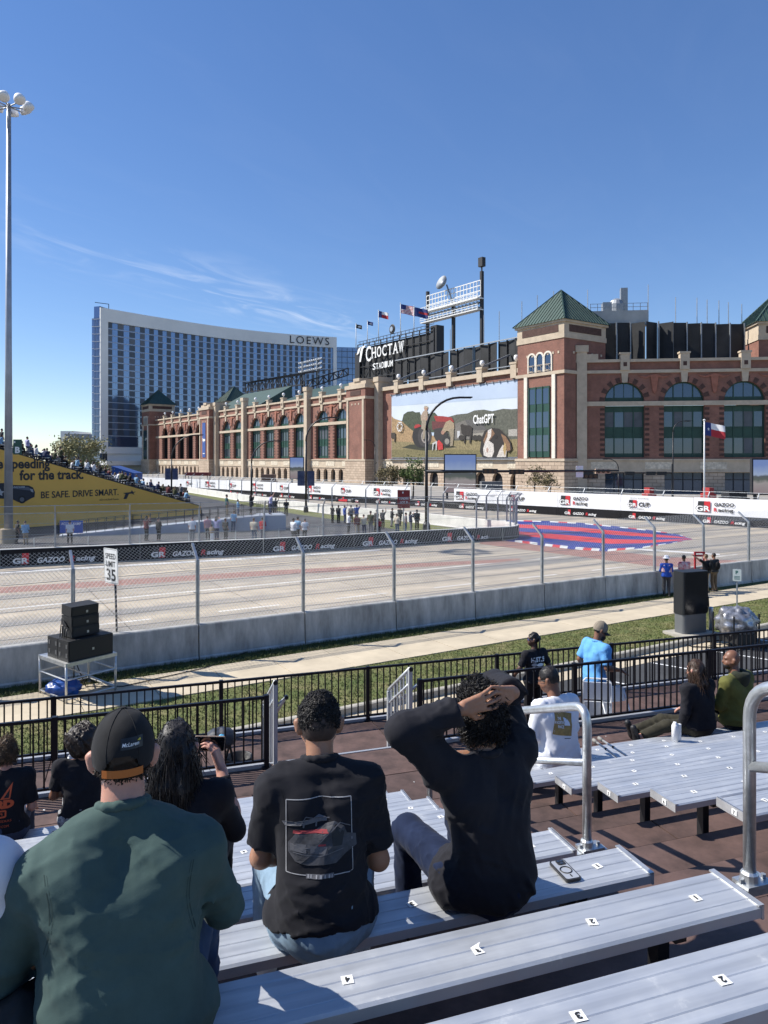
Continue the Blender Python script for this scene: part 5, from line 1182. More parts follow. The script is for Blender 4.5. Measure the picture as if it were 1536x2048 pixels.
# marshal stand clutter: red tent and vehicles behind the far wall
t = thing('red_canopy', 'long dark red canopy roof behind the far wall', 'canopy', loc=P(393, 960, 165)); A, Bq = P(369, 957, 165), P(416, 945, 165); p = MB(); p.box(A.x, Bq.x, 165, 168, 2.4, Bq.z); p.build('roof', M('dark_red', (.15, .02, .02), .6), t); p = MB()
for xx in (A.x + .2, Bq.x - .2): p.bar((xx, 165.2, 0), (xx, 165.2, 2.5), .15); p.bar((xx, 167.8, 0), (xx, 167.8, 2.5), .15)
p.build('posts', m_steel_d, t)
for lab, px0, px1, Y_, h, col in (('grey service trailer behind the far wall near the billboard corner', 960, 1010, 100, 3.0, (.12, .12, .12)), ('brown equipment crates behind the far wall by the arches', 520, 552, 140, 3.2, (.17, .10, .07)), ('dark parked vehicle behind the far wall at right', 1455, 1500, 88, 2.2, (.02, .02, .025)), ('red refreshment stand behind the far wall below the arches', 1296, 1313, 100, 2.15, (.32, .03, .03)), ('second red refreshment stand further right behind the far wall', 1416, 1433, 100, 2.15, (.32, .03, .03))):
    x0_, x1_ = P(px0, 0, Y_).x, P(px1, 0, Y_).x; t = thing('service_trailer' if 'trailer' in lab else 'equipment_crates' if 'crates' in lab else 'parked_vehicle' if 'vehicle' in lab else 'refreshment_stand', lab, lab.split(' behind')[0].split()[-1], loc=((x0_ + x1_) / 2, Y_, 0))
    mtl = M('box_%d' % int(col[0] * 1000 + col[1] * 10), col, .6, noise=(.6, .3)); p = MB(); p.box(x0_, x1_, Y_, Y_ + 2.4, .35, h * .62); p.build('body', mtl, t); p = MB(); p.box(x0_ + .25, x1_ - .3, Y_ + .1, Y_ + 2.2, h * .62, h); p.build('upper_body', mtl, t); p = MB()
    for xx in (x0_ + .6, x1_ - .6): p.tube([(xx, Y_ - .02, .35), (xx, Y_ + 2.42, .35)], .34, 12)
    p.build('wheels', m_blackm, t)
# ================================================================ race car
cb = G(700, 1004); car = thing('race_car', 'red white and black open wheel race car on the far straight', 'race car', loc=cb, rz=math.atan2(FWD.y, FWD.x) + math.pi)
def loc_build(mb, name, mat, parent, smooth=False): return mb.build(name, mat, parent, smooth=smooth, world=False)
p = MB(); p.add([(x, y * w_, z) for x, w_, z0, z1 in ((-2.3, .5, .2, .75), (-1.0, .65, .15, .95), (.2, .45, .15, .7), (1.5, .22, .18, .5), (2.5, .12, .2, .35)) for y, z in ((-1, z0), (1, z0), (.7, z1), (-.7, z1))], [(4 * i + j, 4 * i + (j + 1) % 4, 4 * i + 4 + (j + 1) % 4, 4 * i + 4 + j) for i in range(4) for j in range(4)] + [(3, 2, 1, 0), (16, 17, 18, 19)]); loc_build(p, 'body', m_whitev, car, True)
p = MB(); p.box(-1.4, .4, -.95, .95, .12, .45); loc_build(p, 'sidepod', m_redv, car); p = MB(); p.box(2.2, 2.7, -.95, .95, .12, .18); loc_build(p, 'front_wing', m_redv, car); p = MB(); p.box(-2.6, -2.2, -.8, .8, .75, .82); p.box(-2.6, -2.1, -.82, -.78, .3, .95); p.box(-2.6, -2.1, .78, .82, .3, .95); loc_build(p, 'rear_wing', m_blackp, car)
for x in (-1.8, 1.6):
    for y in (-.85, .85): p = MB(); p.tube([(x, y - .17, .33), (x, y + .17, .33)], .33, 16); loc_build(p, 'wheel', m_blackp, car, True)
p = MB(); p.lathe([(.02, 0), (.14, .05), (.15, .18), (.08, .28)], (.1, 0, .62), 10); loc_build(p, 'helmet', m_redv, car, True)
# ================================================================ trees
m_bark = M('bark', (.10, .08, .06), .95, noise=(3, .4))
def leafmat(name, c): return M(name, c, .8, noise=(.8, .5))
def tree(name, label, base_, h, cr, nleaf, leaf, mat, seed, group=None, sparse=.5, trunk_f=.35):
    r = random.Random(seed); t = thing(name, label, 'tree', loc=base_, group=group); b0 = Vector(base_); p = MB(); tips = []
    top = b0 + UP * h * .75; p.tube([b0, b0 + Vector((r.uniform(-.1, .1), 0, h * .3)), b0 + Vector((r.uniform(-.2, .2), r.uniform(-.2, .2), h * .55)), top], [h * .028, h * .02, h * .014, h * .006], 7)
    for k in range(16):
        zz_ = r.uniform(trunk_f, .75) * h; a = r.uniform(0, 6.28); L_ = cr * r.uniform(.5, 1.0); st_ = b0 + UP * zz_; e = st_ + Vector((math.cos(a) * L_, math.sin(a) * L_, L_ * r.uniform(.25, .9))); mid = st_.lerp(e, .5) + UP * L_ * .08
        p.tube([st_, mid, e], [h * .010, h * .006, h * .002], 5); tips += [mid.lerp(e, f) for f in (.2, .6, 1)]
        for j in range(3):
            e2 = mid.lerp(e, r.random()) + Vector((r.uniform(-1, 1), r.uniform(-1, 1), r.uniform(-.2, 1))) * L_ * .4; p.tube([mid, e2], [h * .004, h * .0015], 4); tips.append(e2)
    p.build('trunk', m_bark, t, smooth=True)
    V = []; F = []
    for k in range(nleaf):
        c = Vector(tips[r.randrange(len(tips))]); g = Vector((r.gauss(0, 1), r.gauss(0, 1), r.gauss(0, .8))) * cr * .17 * sparse * 2; c += g
        u = Vector((r.gauss(0, 1), r.gauss(0, 1), r.gauss(0, 1))).normalized(); w_ = u.orthogonal().normalized() * leaf * r.uniform(.25, .5); u *= leaf * r.uniform(.6, 1.2); i = len(V)
        V += [c - u, c + w_, c + u, c - w_]; F.append((i, i + 1, i + 2, i + 3))
    q = MB(); q.add(V, F); q.build('crown', mat, t)
    return t
lf1 = leafmat('spring_leaves', (.10, .14, .035)); lf2 = leafmat('olive_leaves', (.30, .27, .12)); lf3 = leafmat('bronze_leaves', (.15, .12, .05))
for i, (lab, px, Y_, h, cr, nl, mt) in enumerate((('bright green young tree right of the brick pavilion before the billboard', 826, 112, 5.6, 2.2, 1500, lf1), ('sparse bronze leaved young tree at the pavilion corner', 785, 114, 5.3, 2.1, 800, lf3), ('sparse young tree left of the pavilion corner', 760, 120, 4.6, 1.6, 500, lf3), ('thin budding tree at the stadium base below the corner tower', 1068, 108, 5.0, 2.0, 500, lf3), ('small bush like tree by the second doorway', 1100, 112, 4.2, 1.5, 400, lf3))):
    tree('young_tree', lab, ((px - 768) / FPX * Y_, Y_, 0), h, cr, nl, .22, mt, 20 + i, 'young trees along the stadium base')
tree('shade_tree', 'pale olive spring tree behind the far grandstand beside the hotel', ((160 - 768) / FPX * 120, 120, 0), 9.6, 3.6, 4200, .26, lf2, 5, sparse=.6)
# blue awning by the grandstand
t = thing('blue_awning', 'blue sloping awning behind the grandstand crowd below the hotel', 'awning', loc=P(245, 960, 140)); p = MB(); A = P(222, 950, 140); Bq = P(268, 938, 140); p.add([(A.x, 140, A.z), (Bq.x, 140, A.z - 1), (Bq.x, 140, Bq.z - .8), (A.x, 140, Bq.z + .6), (A.x, 145, A.z), (Bq.x, 145, A.z - 1), (Bq.x, 145, Bq.z - .8), (A.x, 145, Bq.z + .6)], [(0, 1, 2, 3), (7, 6, 5, 4), (3, 2, 6, 7), (0, 4, 5, 1), (1, 5, 6, 2), (0, 3, 7, 4)]); p.build('canvas', M('awning_blue', (.02, .07, .25), .7), t); p = MB()
for xx in (A.x + .2, Bq.x - .2): p.bar((xx, 142, 0), (xx, 142, A.z), .15)
p.build('posts', m_steel_d, t)
# ================================================================ roadside objects
# speed limit sign
sb = G(236, 1338); sp = thing('speed_sign', 'white speed limit thirty-five sign on dark post beside the loudspeakers', 'sign', loc=sb)
p = MB(); p.tube([sb, sb + Vector((-.10, .02, 3.0))], .032, 8); p.lathe([(.11, 0), (.1, .12), (.05, .16)], sb, 10); p.build('post', m_blackm, sp, smooth=True)
su = Vector((.76, -.65, 0)).normalized(); sn = su.cross(UP); sc = Vector((-7.77, 20.64, 2.98)); sv = (UP + Vector((-.035, .0, 0))).normalized()
def rrect(w, h, r, n=5): return [(sx * (w / 2 - r) + r * math.cos(R_(a0 + 90 * k / n)), sy * (h / 2 - r) + r * math.sin(R_(a0 + 90 * k / n))) for sx, sy, a0 in ((1, 1, 0), (-1, 1, 90), (-1, -1, 180), (1, -1, 270)) for k in range(n + 1)]
p = MB(); p.prism(rrect(.76, 1.0, .05), sc, su, sv, sn, .006); p.build('plate', m_white, sp)
p = MB(); o_, i_ = rrect(.72, .96, .04), rrect(.70, .94, .035); k = len(o_)
p.add([sc + sn * .009 + su * x + sv * y for x, y in o_ + i_], [(j, (j + 1) % k, k + (j + 1) % k, k + j) for j in range(k)]); p.build('border', m_blackp, sp)
q = MB(); put_text(q, 'SPEED', sc + sn * .01 - su * .28 + sv * .2, su, sv, w=.56, h=.16, bold=.015); put_text(q, 'LIMIT', sc + sn * .01 - su * .25 + sv * -.02, su, sv, w=.5, h=.16, bold=.015); put_text(q, '35', sc + sn * .01 - su * .25 - sv * .42, su, sv, w=.5, h=.34, bold=.02); q.build('lettering', m_blackp, sp)
# loudspeaker stack on a scaffold table
m_alutube = M('alu_tube', (.62, .62, .60), .4, .7, noise=(8, .2)); m_spk = M('speaker_cabinet', (.014, .014, .015), .6, noise=(20, .3)); m_grille = M('speaker_grille', (.022, .022, .024), .5, .3, bump=(180, .5, .003))
tb = Vector((-7.78, 17.75, 0)); tu = Vector((.62, .78, 0)).normalized(); tv = Vector((-tu.y, tu.x, 0)); TS = 1.32; th_ = 1.0
st = thing('speaker_table', 'small aluminium scaffold table on the sidewalk carrying loudspeakers', 'table', loc=tb)
def tp(a, b_, z): return tb + tu * a + tv * b_ + UP * z
for a, b_ in ((0, 0), (TS, 0), (TS, TS), (0, TS)):
    p = MB(); p.tube([tp(a, b_, 0), tp(a, b_, th_)], .032, 8); p.lathe([(.05, 0), (.05, .02)], tp(a, b_, 0), 8); p.build('leg', m_alutube, st, smooth=True)
p = MB(); p.obox(tp(TS / 2, TS / 2, th_ - .03), tu * (TS / 2 + .03), tv * (TS / 2 + .03), UP * .045); p.build('deck', m_alutube, st)
for a, b_, c, d in ((0, 0, TS, 0), (TS, 0, TS, TS), (TS, TS, 0, TS), (0, TS, 0, 0)):
    for z_ in (.12, .6):
        p = MB(); p.tube([tp(a, b_, z_), tp(c, d, z_)], .02, 6); p.build('brace', m_alutube, st)
p = MB(); p.tube([tp(0, 0, .95), tp(TS, TS, .15)], .02, 6); p.tube([tp(TS, 0, .15), tp(0, TS * .6, .95)], .02, 6); p.build('diagonal', m_alutube, st)
def cabinet(name, label, a0, a1, b0, b1, z0, z1, tilt=0.0, handles=False, group=None):
    t = thing(name, label, 'loudspeaker', loc=tp((a0 + a1) / 2, (b0 + b1) / 2, z0), group=group); p = MB(); c = tp((a0 + a1) / 2, (b0 + b1) / 2, (z0 + z1) / 2); wv = (UP + tv * tilt).normalized(); dv = tv - UP * tilt
    p.obox(c, tu * (a1 - a0) / 2, dv * (b1 - b0) / 2, wv * (z1 - z0) / 2); p.build('cabinet', m_spk, t)
    p = MB(); p.obox(c - dv * ((b1 - b0) / 2 + .008), tu * ((a1 - a0) / 2 - .03), dv * .006, wv * ((z1 - z0) / 2 - .03)); p.build('grille', m_grille, t)
    if handles:
        for db in (-.28, .05):
            for dz in (-.1, .12): p = MB(); p.obox(c - tu * ((a1 - a0) / 2 + .004) + tv * (db + .1) + UP * dz, tu * .004, tv * .04, UP * .05); p.build('handle', M('handle_grey', (.10, .10, .10), .4), t)
    p = MB(); p.obox(c - dv * ((b1 - b0) / 2 + .018) + tu * .05 - wv * .03, tu * .025, dv * .003, wv * .03); p.build('badge', m_galv, t)
cabinet('subwoofer', 'black subwoofer cabinet on the near half of the scaffold table', .06, 1.26, .02, .52, th_ + .02, th_ + .53, handles=True); cabinet('subwoofer', 'black subwoofer cabinet on the back half of the scaffold table', .06, 1.26, .54, 1.04, th_ + .02, th_ + .53, handles=True)
for k in range(3): cabinet('array_speaker', f'black line array speaker, {["lowest", "middle", "topmost"][k]} of the stack of three', .26, 1.0, .22 + .02 * k, .72, th_ + .55 + k * .265, th_ + .55 + k * .265 + .25, tilt=-.05 * k + .03, group='stacked array speakers')
p = MB()
for k in range(4): p.tube([tp(.1, .2 + .1 * k, th_ + .56), tp(.12, .2 + .1 * k, th_ + .8), tp(.2, .3 + .1 * k, th_ + .75 + .1 * k), tp(.27, .4, th_ + .8)], .012, 5)
p.tube([tp(.3, .6, th_ + .5), tp(.9, .7, .1), tp(1.6, .1, .05), tp(4, -.2, .05), tp(6.5, 0.3, .05)], .014, 5); cb_ = p.build('speaker_cable', m_blackm, smooth=True); tag(cb_, 'black cables drooping from the loudspeakers to the sidewalk', 'cable')
# crumpled blue tarp
def crumple(name, label, cat, c, rx, ry, rz_, mat, seed, n=22, amp=.22, freq=5):
    r = random.Random(seed); ph = [(r.uniform(-freq, freq), r.uniform(-freq, freq), r.uniform(-freq, freq), r.uniform(0, 6.28)) for _ in range(14)]; V = []; F = []
    for i in range(n + 1):
        th = math.pi * i / n
        for j in range(2 * n):
            a = math.pi * j / n; d = Vector((math.sin(th) * math.cos(a), math.sin(th) * math.sin(a), math.cos(th)))
            f = 1 + amp * sum(abs(math.sin(k[0] * d.x + k[1] * d.y + k[2] * d.z + k[3])) - .63 for k in ph) / 3
            V.append(Vector(c) + Vector((d.x * rx * f, d.y * ry * f, max(-rz_ * .96, d.z * rz_ * f))))
    m = 2 * n
    for i in range(n):
        for j in range(m): F.append((i * m + j, (i + 1) * m + j, (i + 1) * m + (j + 1) % m, i * m + (j + 1) % m))
    p = MB(); p.add(V, F); o = p.build(name, mat, smooth=True); return tag(o, label, cat)
crumple('blue_tarp', 'crumpled bright blue tarpaulin bundle under the scaffold table', 'tarp', tp(.35, .75, .22), .42, .3, .22, M('tarp_blue', (.012, .075, .33), .35, noise=(6, .3)), 3)
# charging kiosk with bollards, sign and covered equipment
kc = G(1381, 1269); ku = Vector((.93, .37, 0)).normalized(); kn = ku.cross(UP)
kp = thing('charging_kiosk', 'dark grey glass fronted charging kiosk on the lawn edge', 'kiosk', loc=kc)
def kprism(mb, pts, z0, z1, off=0): mb.prism(pts, kc + UP * z0, ku, -kn, UP, z1 - z0)
p = MB(); kprism(p, rrect(1.6, .95, .02, 1), 0, .1); p.build('plinth', m_kerb, kp)
p = MB(); kprism(p, rrect(1.06, .5, .12), .1, .75); p.build('foot', M('kiosk_grey', (.16, .165, .17), .5, .3), kp)
p = MB(); kprism(p, rrect(1.1, .54, .1), .75, 2.2); p.build('body', M('kiosk_dark', (.025, .027, .03), .35, .2), kp)
p = MB(); p.prism(rrect(1.0, 1.4, .07), kc + kn * .272 + UP * 1.48, ku, UP, kn, .012); p.build('screen', M('kiosk_glass', (.006, .007, .009), .25, spec=.3), kp)
p = MB(); p.tube([kc + ku * .56 + UP * 1.3, kc + ku * .8 + UP * 1.25, kc + ku * .85 + UP * .5, kc + ku * .95 + UP * .12, kc + ku * 1.1 + kn * .3 + UP * .12], .022, 6); p.build('charging_cable', m_blackm, kp, smooth=True)
for i, (px, py, lab) in enumerate(((1390, 1270, 'steel bollard standing in front of the charging kiosk'), (1422, 1266, 'steel bollard standing right of the charging kiosk'))):
    b0 = G(px, py); p = MB(); p.lathe([(.075, 0), (.075, .85), (.06, .9), (.01, .92)], b0, 14); o = p.build('bollard', m_galv, smooth=True); tag(o, lab, 'bollard')
b0 = G(1474, 1232); t = thing('parking_sign', 'small white permit parking sign on a steel post by the kiosk', 'sign', loc=b0); zt = P(0, 1137, b0.y).z; p = MB(); p.bar(b0, Vector((b0.x, b0.y, zt)), .05, .03); p.build('post', m_galv, t); p = MB(); pu = Vector((.9, -.43, 0)).normalized(); pn = pu.cross(UP); pc = Vector((b0.x, b0.y, zt - .25)) + pn * .035; p.prism(rrect(.3, .46, .03), pc, pu, UP, pn, .004); p.build('plate', M('pale_plate', (.55, .60, .58), .5), t)
q = MB(); put_text(q, 'P', pc + pn * .008 - pu * .05 + UP * .04, pu, UP, w=.09, h=.13, bold=.03); q.build('lettering', M('sign_green2', (.02, .12, .10), .5), t)
q = MB()
for k in range(3): q.obox(pc + pn * .007 - UP * (.05 + .05 * k), pu * .1, pn * .001, UP * .009)
q.build('small_print', MATS['sign_green2'], t)
eb = G(1472, 1292, -.15); t = thing('covered_generator', 'equipment under crumpled silver plastic sheeting on a wheeled frame', 'equipment', loc=eb)
o = crumple('cover', None, None, eb + UP * .80, .64, .56, .50, M('silver_sheet', (.36, .36, .38), .3, .6, noise=(5, .75)), 9, amp=.17, freq=6); put(o, t)
p = MB(); eu, ev = Vector((.93, .37, 0)), Vector((-.37, .93, 0))
p = MB()
for a, b_ in ((-1, -1), (1, -1), (1, 1), (-1, 1)): p.bar(eb + eu * .55 * a + ev * .42 * b_, eb + eu * .55 * a + ev * .42 * b_ + UP * 1.1, .04)
p.bar(eb - eu * .9 - ev * .42 + UP * .12, eb + eu * .7 - ev * .42 + UP * .12, .05); p.bar(eb - eu * .9 + ev * .42 + UP * .12, eb + eu * .7 + ev * .42 + UP * .12, .05); p.build('frame', m_blackm, t)
p = MB(); p.obox(eb + UP * .45 + eu * .1, eu * .42, ev * .38, UP * .3); p.build('generator', m_spk, t)
p = MB(); pts = [eb + Vector((.7, -.2, .02)), eb + Vector((1.4, -.6, .02)), eb + Vector((2.5, -.3, .02)), eb + Vector((4, .6, .02))]; p.tube(pts, .03, 6); p.tube([v + Vector((-.3, .35, .02)) for v in pts], .03, 6); p.tube([eb + Vector((-.7, -.3, .03)), eb + Vector((-1.5, -.2, .03)), eb + Vector((-1.9, .6, .03)), kc + Vector((.9, .1, .05))], .02, 6); o = p.build('power_cables', m_blackm, smooth=True); tag(o, 'black power cables trailing across the asphalt from the covered equipment', 'cable')
# red marshal gate frame in the fence opening
gb = JN[9].lerp(JN[10], .05); t = thing('marshal_gate', 'bright red steel gate frame on the barrier beside the photographers', 'gate', loc=gb); A, Bq = P(1390, 1140, 33), P(1408, 1105, 33)
for xx in (A.x, Bq.x): p = MB(); p.bar((xx, 33, A.z - .1), (xx, 33, Bq.z), .07); p.build('upright', m_redv, t)
for z_ in (Bq.z, (A.z + Bq.z) / 2 + .25): p = MB(); p.bar((A.x - .04, 33, z_), (Bq.x + .04, 33, z_), .07); p.build('crossbar', m_redv, t)
# grass tufts
def tufts(name, label, v0, v1, u0, u1, n, mat, seed, hmin, hmax):
    r = random.Random(seed); V = []; F = []
    for k in range(n):
        c = S(r.uniform(u0, u1), r.uniform(v0, v1), .004); 
        for j in range(3):
            a = r.uniform(0, 6.28); w_ = r.uniform(.006, .014); h = r.uniform(hmin, hmax); dx = Vector((math.cos(a), math.sin(a), 0)); o = c + Vector((r.uniform(-.04, .04), r.uniform(-.04, .04), 0)); i = len(V)
            V += [o - dx * w_, o + dx * w_, o + UP * h + Vector((r.uniform(-1, 1), r.uniform(-1, 1), 0)) * h * .6]; F.append((i, i + 1, i + 2))
    p = MB(); p.add(V, F); o = p.build(name, mat); return tag(o, label, 'grass', kind='stuff')
m_blade = M('grass_blades', (.11, .165, .034), .8, noise=(1.2, .5), col2=(.25, .22, .10))
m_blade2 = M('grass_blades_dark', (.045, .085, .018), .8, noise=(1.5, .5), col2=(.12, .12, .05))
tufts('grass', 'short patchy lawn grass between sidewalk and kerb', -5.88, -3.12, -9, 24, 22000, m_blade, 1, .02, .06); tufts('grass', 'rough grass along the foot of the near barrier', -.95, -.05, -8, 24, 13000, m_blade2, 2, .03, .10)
# bare soil patches in the grass strip
for i, (px, py, rx) in enumerate(((880, 1253, 1.0), (170, 1362, .9), (560, 1296, .7), (1130, 1222, .9))):
    c = G(px, py); pts = [(c + D2 * (rx * math.cos(a) * (1 + .25 * math.sin(3 * a + i))) + N2 * (.28 * math.sin(a))) for a in np.linspace(0, 6.28, 18)[:-1]]
    sheet('bare_soil', pts, .012, M('soil', (.19, .13, .08), .95, noise=(3, .4)))
# ================================================================ bleacher platform
ZW, ZD = 1.65, 2.15
m_deck = M('brown_plywood', (.110, .066, .054), .7, noise=(3.5, .5), bump=(45, .3, .004)); m_deck2 = M('brown_plywood_b', (.085, .052, .044), .78, noise=(4.5, .5), bump=(45, .3, .004))
m_edge = M('deck_edge', (.45, .46, .48), .5, .5)
pl = thing('bleacher_platform', 'brown plywood bleacher platform with stepped decks and front walkway', 'platform', loc=B(2, 6, 0))
def deck_sheet(s0, s1, t0, t1, z, i, th=.04):
    p = MB(); g = .007; dz = 0.0015 * ((i * 7) % 3)
    V = [B(s0 + g, t0 + g, z - th), B(s1 - g, t0 + g, z - th), B(s1 - g, t1 - g, z - th), B(s0 + g, t1 - g, z - th)]; V += [v + UP * (th + dz) for v in V]
    p.add(V, [(0, 3, 2, 1), (4, 5, 6, 7), (0, 1, 5, 4), (1, 2, 6, 5), (2, 3, 7, 6), (3, 0, 4, 7)]); return p.build('deck_sheet', m_deck if i % 3 else m_deck2, pl)
S0, S1 = -8.54, 15.86
k = 0
for j in range(10):
    s0 = S0 + j * 2.44
    for t0, t1 in ((9.18, 10.4), (10.4, 11.62)): deck_sheet(s0, s0 + 2.44, t0, t1, ZW, k); k += 1
    for t0, t1 in ((7.62, 8.38), (8.38, 9.15)): deck_sheet(s0 + .6 * (t0 > 8), s0 + 2.44 + .6 * (t0 > 8), t0, t1, ZD, k); k += 1
K0, K1 = -3, 7
def seat_z(r): return EYE - (1.875 + .21 * r)
def seat_t(r): return 2.85 + .612 * r
def floor_z(r): return seat_z(r) - .43
for r_ in range(K0, K1 + 1):
    for j in range(10):
        s0 = S0 + j * 2.44 - .8 * (r_ % 2); deck_sheet(s0, s0 + 2.44, seat_t(r_) - .13, seat_t(r_) + .482, floor_z(r_) if r_ < K1 else ZD + .002, k); k += 1
    if r_ < K1: p = MB(); p.quad(B(S0, seat_t(r_) + .48, floor_z(r_ + 1)), B(S1, seat_t(r_) + .48, floor_z(r_ + 1)), B(S1, seat_t(r_) + .48, floor_z(r_)), B(S0, seat_t(r_) + .48, floor_z(r_))); p.build('riser', m_steel_d, pl)
p = MB()
for t_, z0, z1 in ((9.165, ZW - .2, ZD - .05), (11.63, -.1, ZW - .05)): p.quad(B(S0, t_, z0), B(S1, t_, z0), B(S1, t_, z1), B(S0, t_, z1))
p.build('fascia', m_steel_d, pl)
p = MB(); p.obox(B((S0 + S1) / 2, 9.17, ZD - .02), BB * ((S1 - S0) / 2), CC * .02, UP * .03); p.obox(B((S0 + S1) / 2, 11.64, ZW - .02), BB * ((S1 - S0) / 2), CC * .02, UP * .03); p.build('edge_angle', m_edge, pl)
# stair between the two levels
for i in range(2):
    p = MB(); p.obox(B(2.53, 9.32 + .28 * i, ZD - .17 * (i + 1)), BB * .92, CC * .14, UP * .02); p.build('stair_tread', m_deck2, pl)
# iron fences
m_iron = M('black_iron', (.012, .012, .016), .4, .3)
def iron_fence(label, s0, s1, t_, z, h, group=None):
    f = thing('iron_fence', label, 'fence', loc=B(s0, t_, z)); L_ = s1 - s0
    p = MB(); p.bar(B(s0, t_, z + h), B(s1, t_, z + h), .04, .035); p.build('top_rail', m_iron, f)
    p = MB(); p.bar(B(s0, t_, z + .09), B(s1, t_, z + .09), .035, .03); p.build('bottom_rail', m_iron, f)
    p = MB(); p.bar(B(s0, t_ + .03, z + .02), B(s1, t_ + .03, z + .02), .07, .05); p.build('base_strip', m_edge, f)
    nb = int(L_ / .112); proto = None
    for i in range(nb):
        s = s0 + (i + .5) * L_ / nb; rot = Matrix.Rotation(math.atan2(BB.y, BB.x), 4, 'Z')
        if proto is None:
            q = MB(); q.box(-.0095, .0095, -.0095, .0095, .09, h); proto = q.build('baluster', m_iron, f, world=False); o = proto
        else: o = inst(proto, f)
        o.matrix_local = Matrix.Translation(BB * (s - s0)) @ rot
    npst = max(1, round(L_ / 2.42))
    for i in range(npst + 1):
        s = s0 + L_ * i / npst; p = MB(); p.bar(B(s, t_, z - .02), B(s, t_, z + h + .03), .06, .06, up=CC); p.obox(B(s, t_, z + .01), BB * .06, CC * .06, UP * .01); p.build('post', m_iron, f)
    return f
iron_fence('black iron railing along the outer edge of the front walkway', -8.4, 15.6, 11.55, ZW, .88)
iron_fence('black iron railing on the upper deck left of the stairs', -8.2, 1.5, 9.08, ZD, .88); iron_fence('black iron railing on the upper deck right of the stairs', 3.56, 15.6, 9.08, ZD, .88)
# white stair guards
m_guard = M('pale_guard_rail', (.58, .60, .62), .4, .5, noise=(6, .15))
for s, lab in ((1.62, 'pale steel stair guard left of the deck opening'), (3.44, 'pale steel stair guard right of the deck opening')):
    g = thing('stair_guard', lab, 'railing', loc=B(s, 9.3, ZD)); ta, tb_ = 9.12, 10.0; za, zb = ZD + 1.05, ZW + 1.0
    def gp(f, dz=0): return B(s, ta + (tb_ - ta) * f, za + (zb - za) * f + dz)
    p = MB(); p.tube([gp(0), gp(1)], .025, 8); p.tube([gp(-.02, -.2), gp(1, -.2)], .018, 8); p.build('handrail', m_guard, g, smooth=True)
    for i in range(8):
        f = i / 7; p = MB(); b0 = gp(f); p.bar(Vector((b0.x, b0.y, ZD - .02 - .5 * f + .02)), b0 - UP * .02, .05 if i in (0, 7) else .02, .05 if i in (0, 7) else .02, up=CC); p.build('post' if i in (0, 7) else 'baluster', m_guard, g)
    p = MB(); e = gp(0); p.tube([e, e + UP * -.28 + CC * -.0], .02, 6); p.tube([gp(0, -.2) + BB * .14, gp(.9, -.2) + BB * .14], .02, 8); p.tube([gp(.0, -.2) + BB * .14, gp(0, -.3) + BB * .02], .012, 6); p.build('side_rail', m_guard, g, smooth=True)
    p = MB(); p.lathe([(.03, 0), (.03, .03)], gp(0) - CC * .03, 10, ax=Matrix.Rotation(R_(90), 3, 'X')); p.lathe([(.026, 0), (.026, .03)], gp(0, -.2) + BB * .14 - CC * .03, 10, ax=Matrix.Rotation(R_(90), 3, 'X')); p.build('end_cap', m_blackm, g)
# ---------------------------------------------------------------- benches
def bench_material():
    m = M('brushed_bench', (.50, .52, .55), .46, .5); t_ = m.node_tree; b = t_.nodes['Principled BSDF']; L = t_.links.new
    g = t_.nodes.new('ShaderNodeTexCoord'); mp = t_.nodes.new('ShaderNodeMapping'); mp.inputs['Rotation'].default_value = (0, 0, -math.atan2(BB.y, BB.x)); L(g.outputs['Object'], mp.inputs[0])
    s2 = t_.nodes.new('ShaderNodeMapping'); s2.inputs['Scale'].default_value = (1.5, 26, 1); L(mp.outputs[0], s2.inputs[0])
    n1 = t_.nodes.new('ShaderNodeTexNoise'); n1.inputs['Scale'].default_value = 1; n1.inputs['Detail'].default_value = 6; L(s2.outputs[0], n1.inputs['Vector'])
    n2 = t_.nodes.new('ShaderNodeTexNoise'); n2.inputs['Scale'].default_value = 5; n2.inputs['Detail'].default_value = 8; n2.inputs['Roughness'].default_value = .7; L(mp.outputs[0], n2.inputs['Vector'])
    r = t_.nodes.new('ShaderNodeValToRGB'); r.color_ramp.elements[0].position = .35; r.color_ramp.elements[0].color = (.45, .47, .50, 1); r.color_ramp.elements[1].position = .7; r.color_ramp.elements[1].color = (.60, .62, .645, 1); L(n1.outputs[0], r.inputs[0])
    r2 = t_.nodes.new('ShaderNodeValToRGB'); r2.color_ramp.elements[0].position = .62; r2.color_ramp.elements[0].color = (0, 0, 0, 1); r2.color_ramp.elements[1].position = .74; r2.color_ramp.elements[1].color = (1, 1, 1, 1); L(n2.outputs[0], r2.inputs[0])
    x = t_.nodes.new('ShaderNodeMixRGB'); x.inputs[2].default_value = (.70, .70, .69, 1); L(r2.outputs[0], x.inputs[0]); L(r.outputs[0], x.inputs[1]); L(x.outputs[0], b.inputs['Base Color'])
    mr = t_.nodes.new('ShaderNodeMapRange'); mr.inputs[1].default_value = .3; mr.inputs[2].default_value = .7; mr.inputs[3].default_value = .32; mr.inputs[4].default_value = .62; L(n2.outputs[0], mr.inputs[0]); L(mr.outputs[0], b.inputs['Roughness'])
    # faint lengthwise extrusion ribs and scratches
    s3 = t_.nodes.new('ShaderNodeMapping'); s3.inputs['Scale'].default_value = (9, 120, 1); L(mp.outputs[0], s3.inputs[0]); n3 = t_.nodes.new('ShaderNodeTexNoise'); n3.inputs['Scale'].default_value = 1; n3.inputs['Detail'].default_value = 3; L(s3.outputs[0], n3.inputs['Vector'])
    bp = t_.nodes.new('ShaderNodeBump'); bp.inputs['Strength'].default_value = .12; bp.inputs['Distance'].default_value = .002; L(n3.outputs[0], bp.inputs['Height']); L(bp.outputs[0], b.inputs['Normal'])
    return m
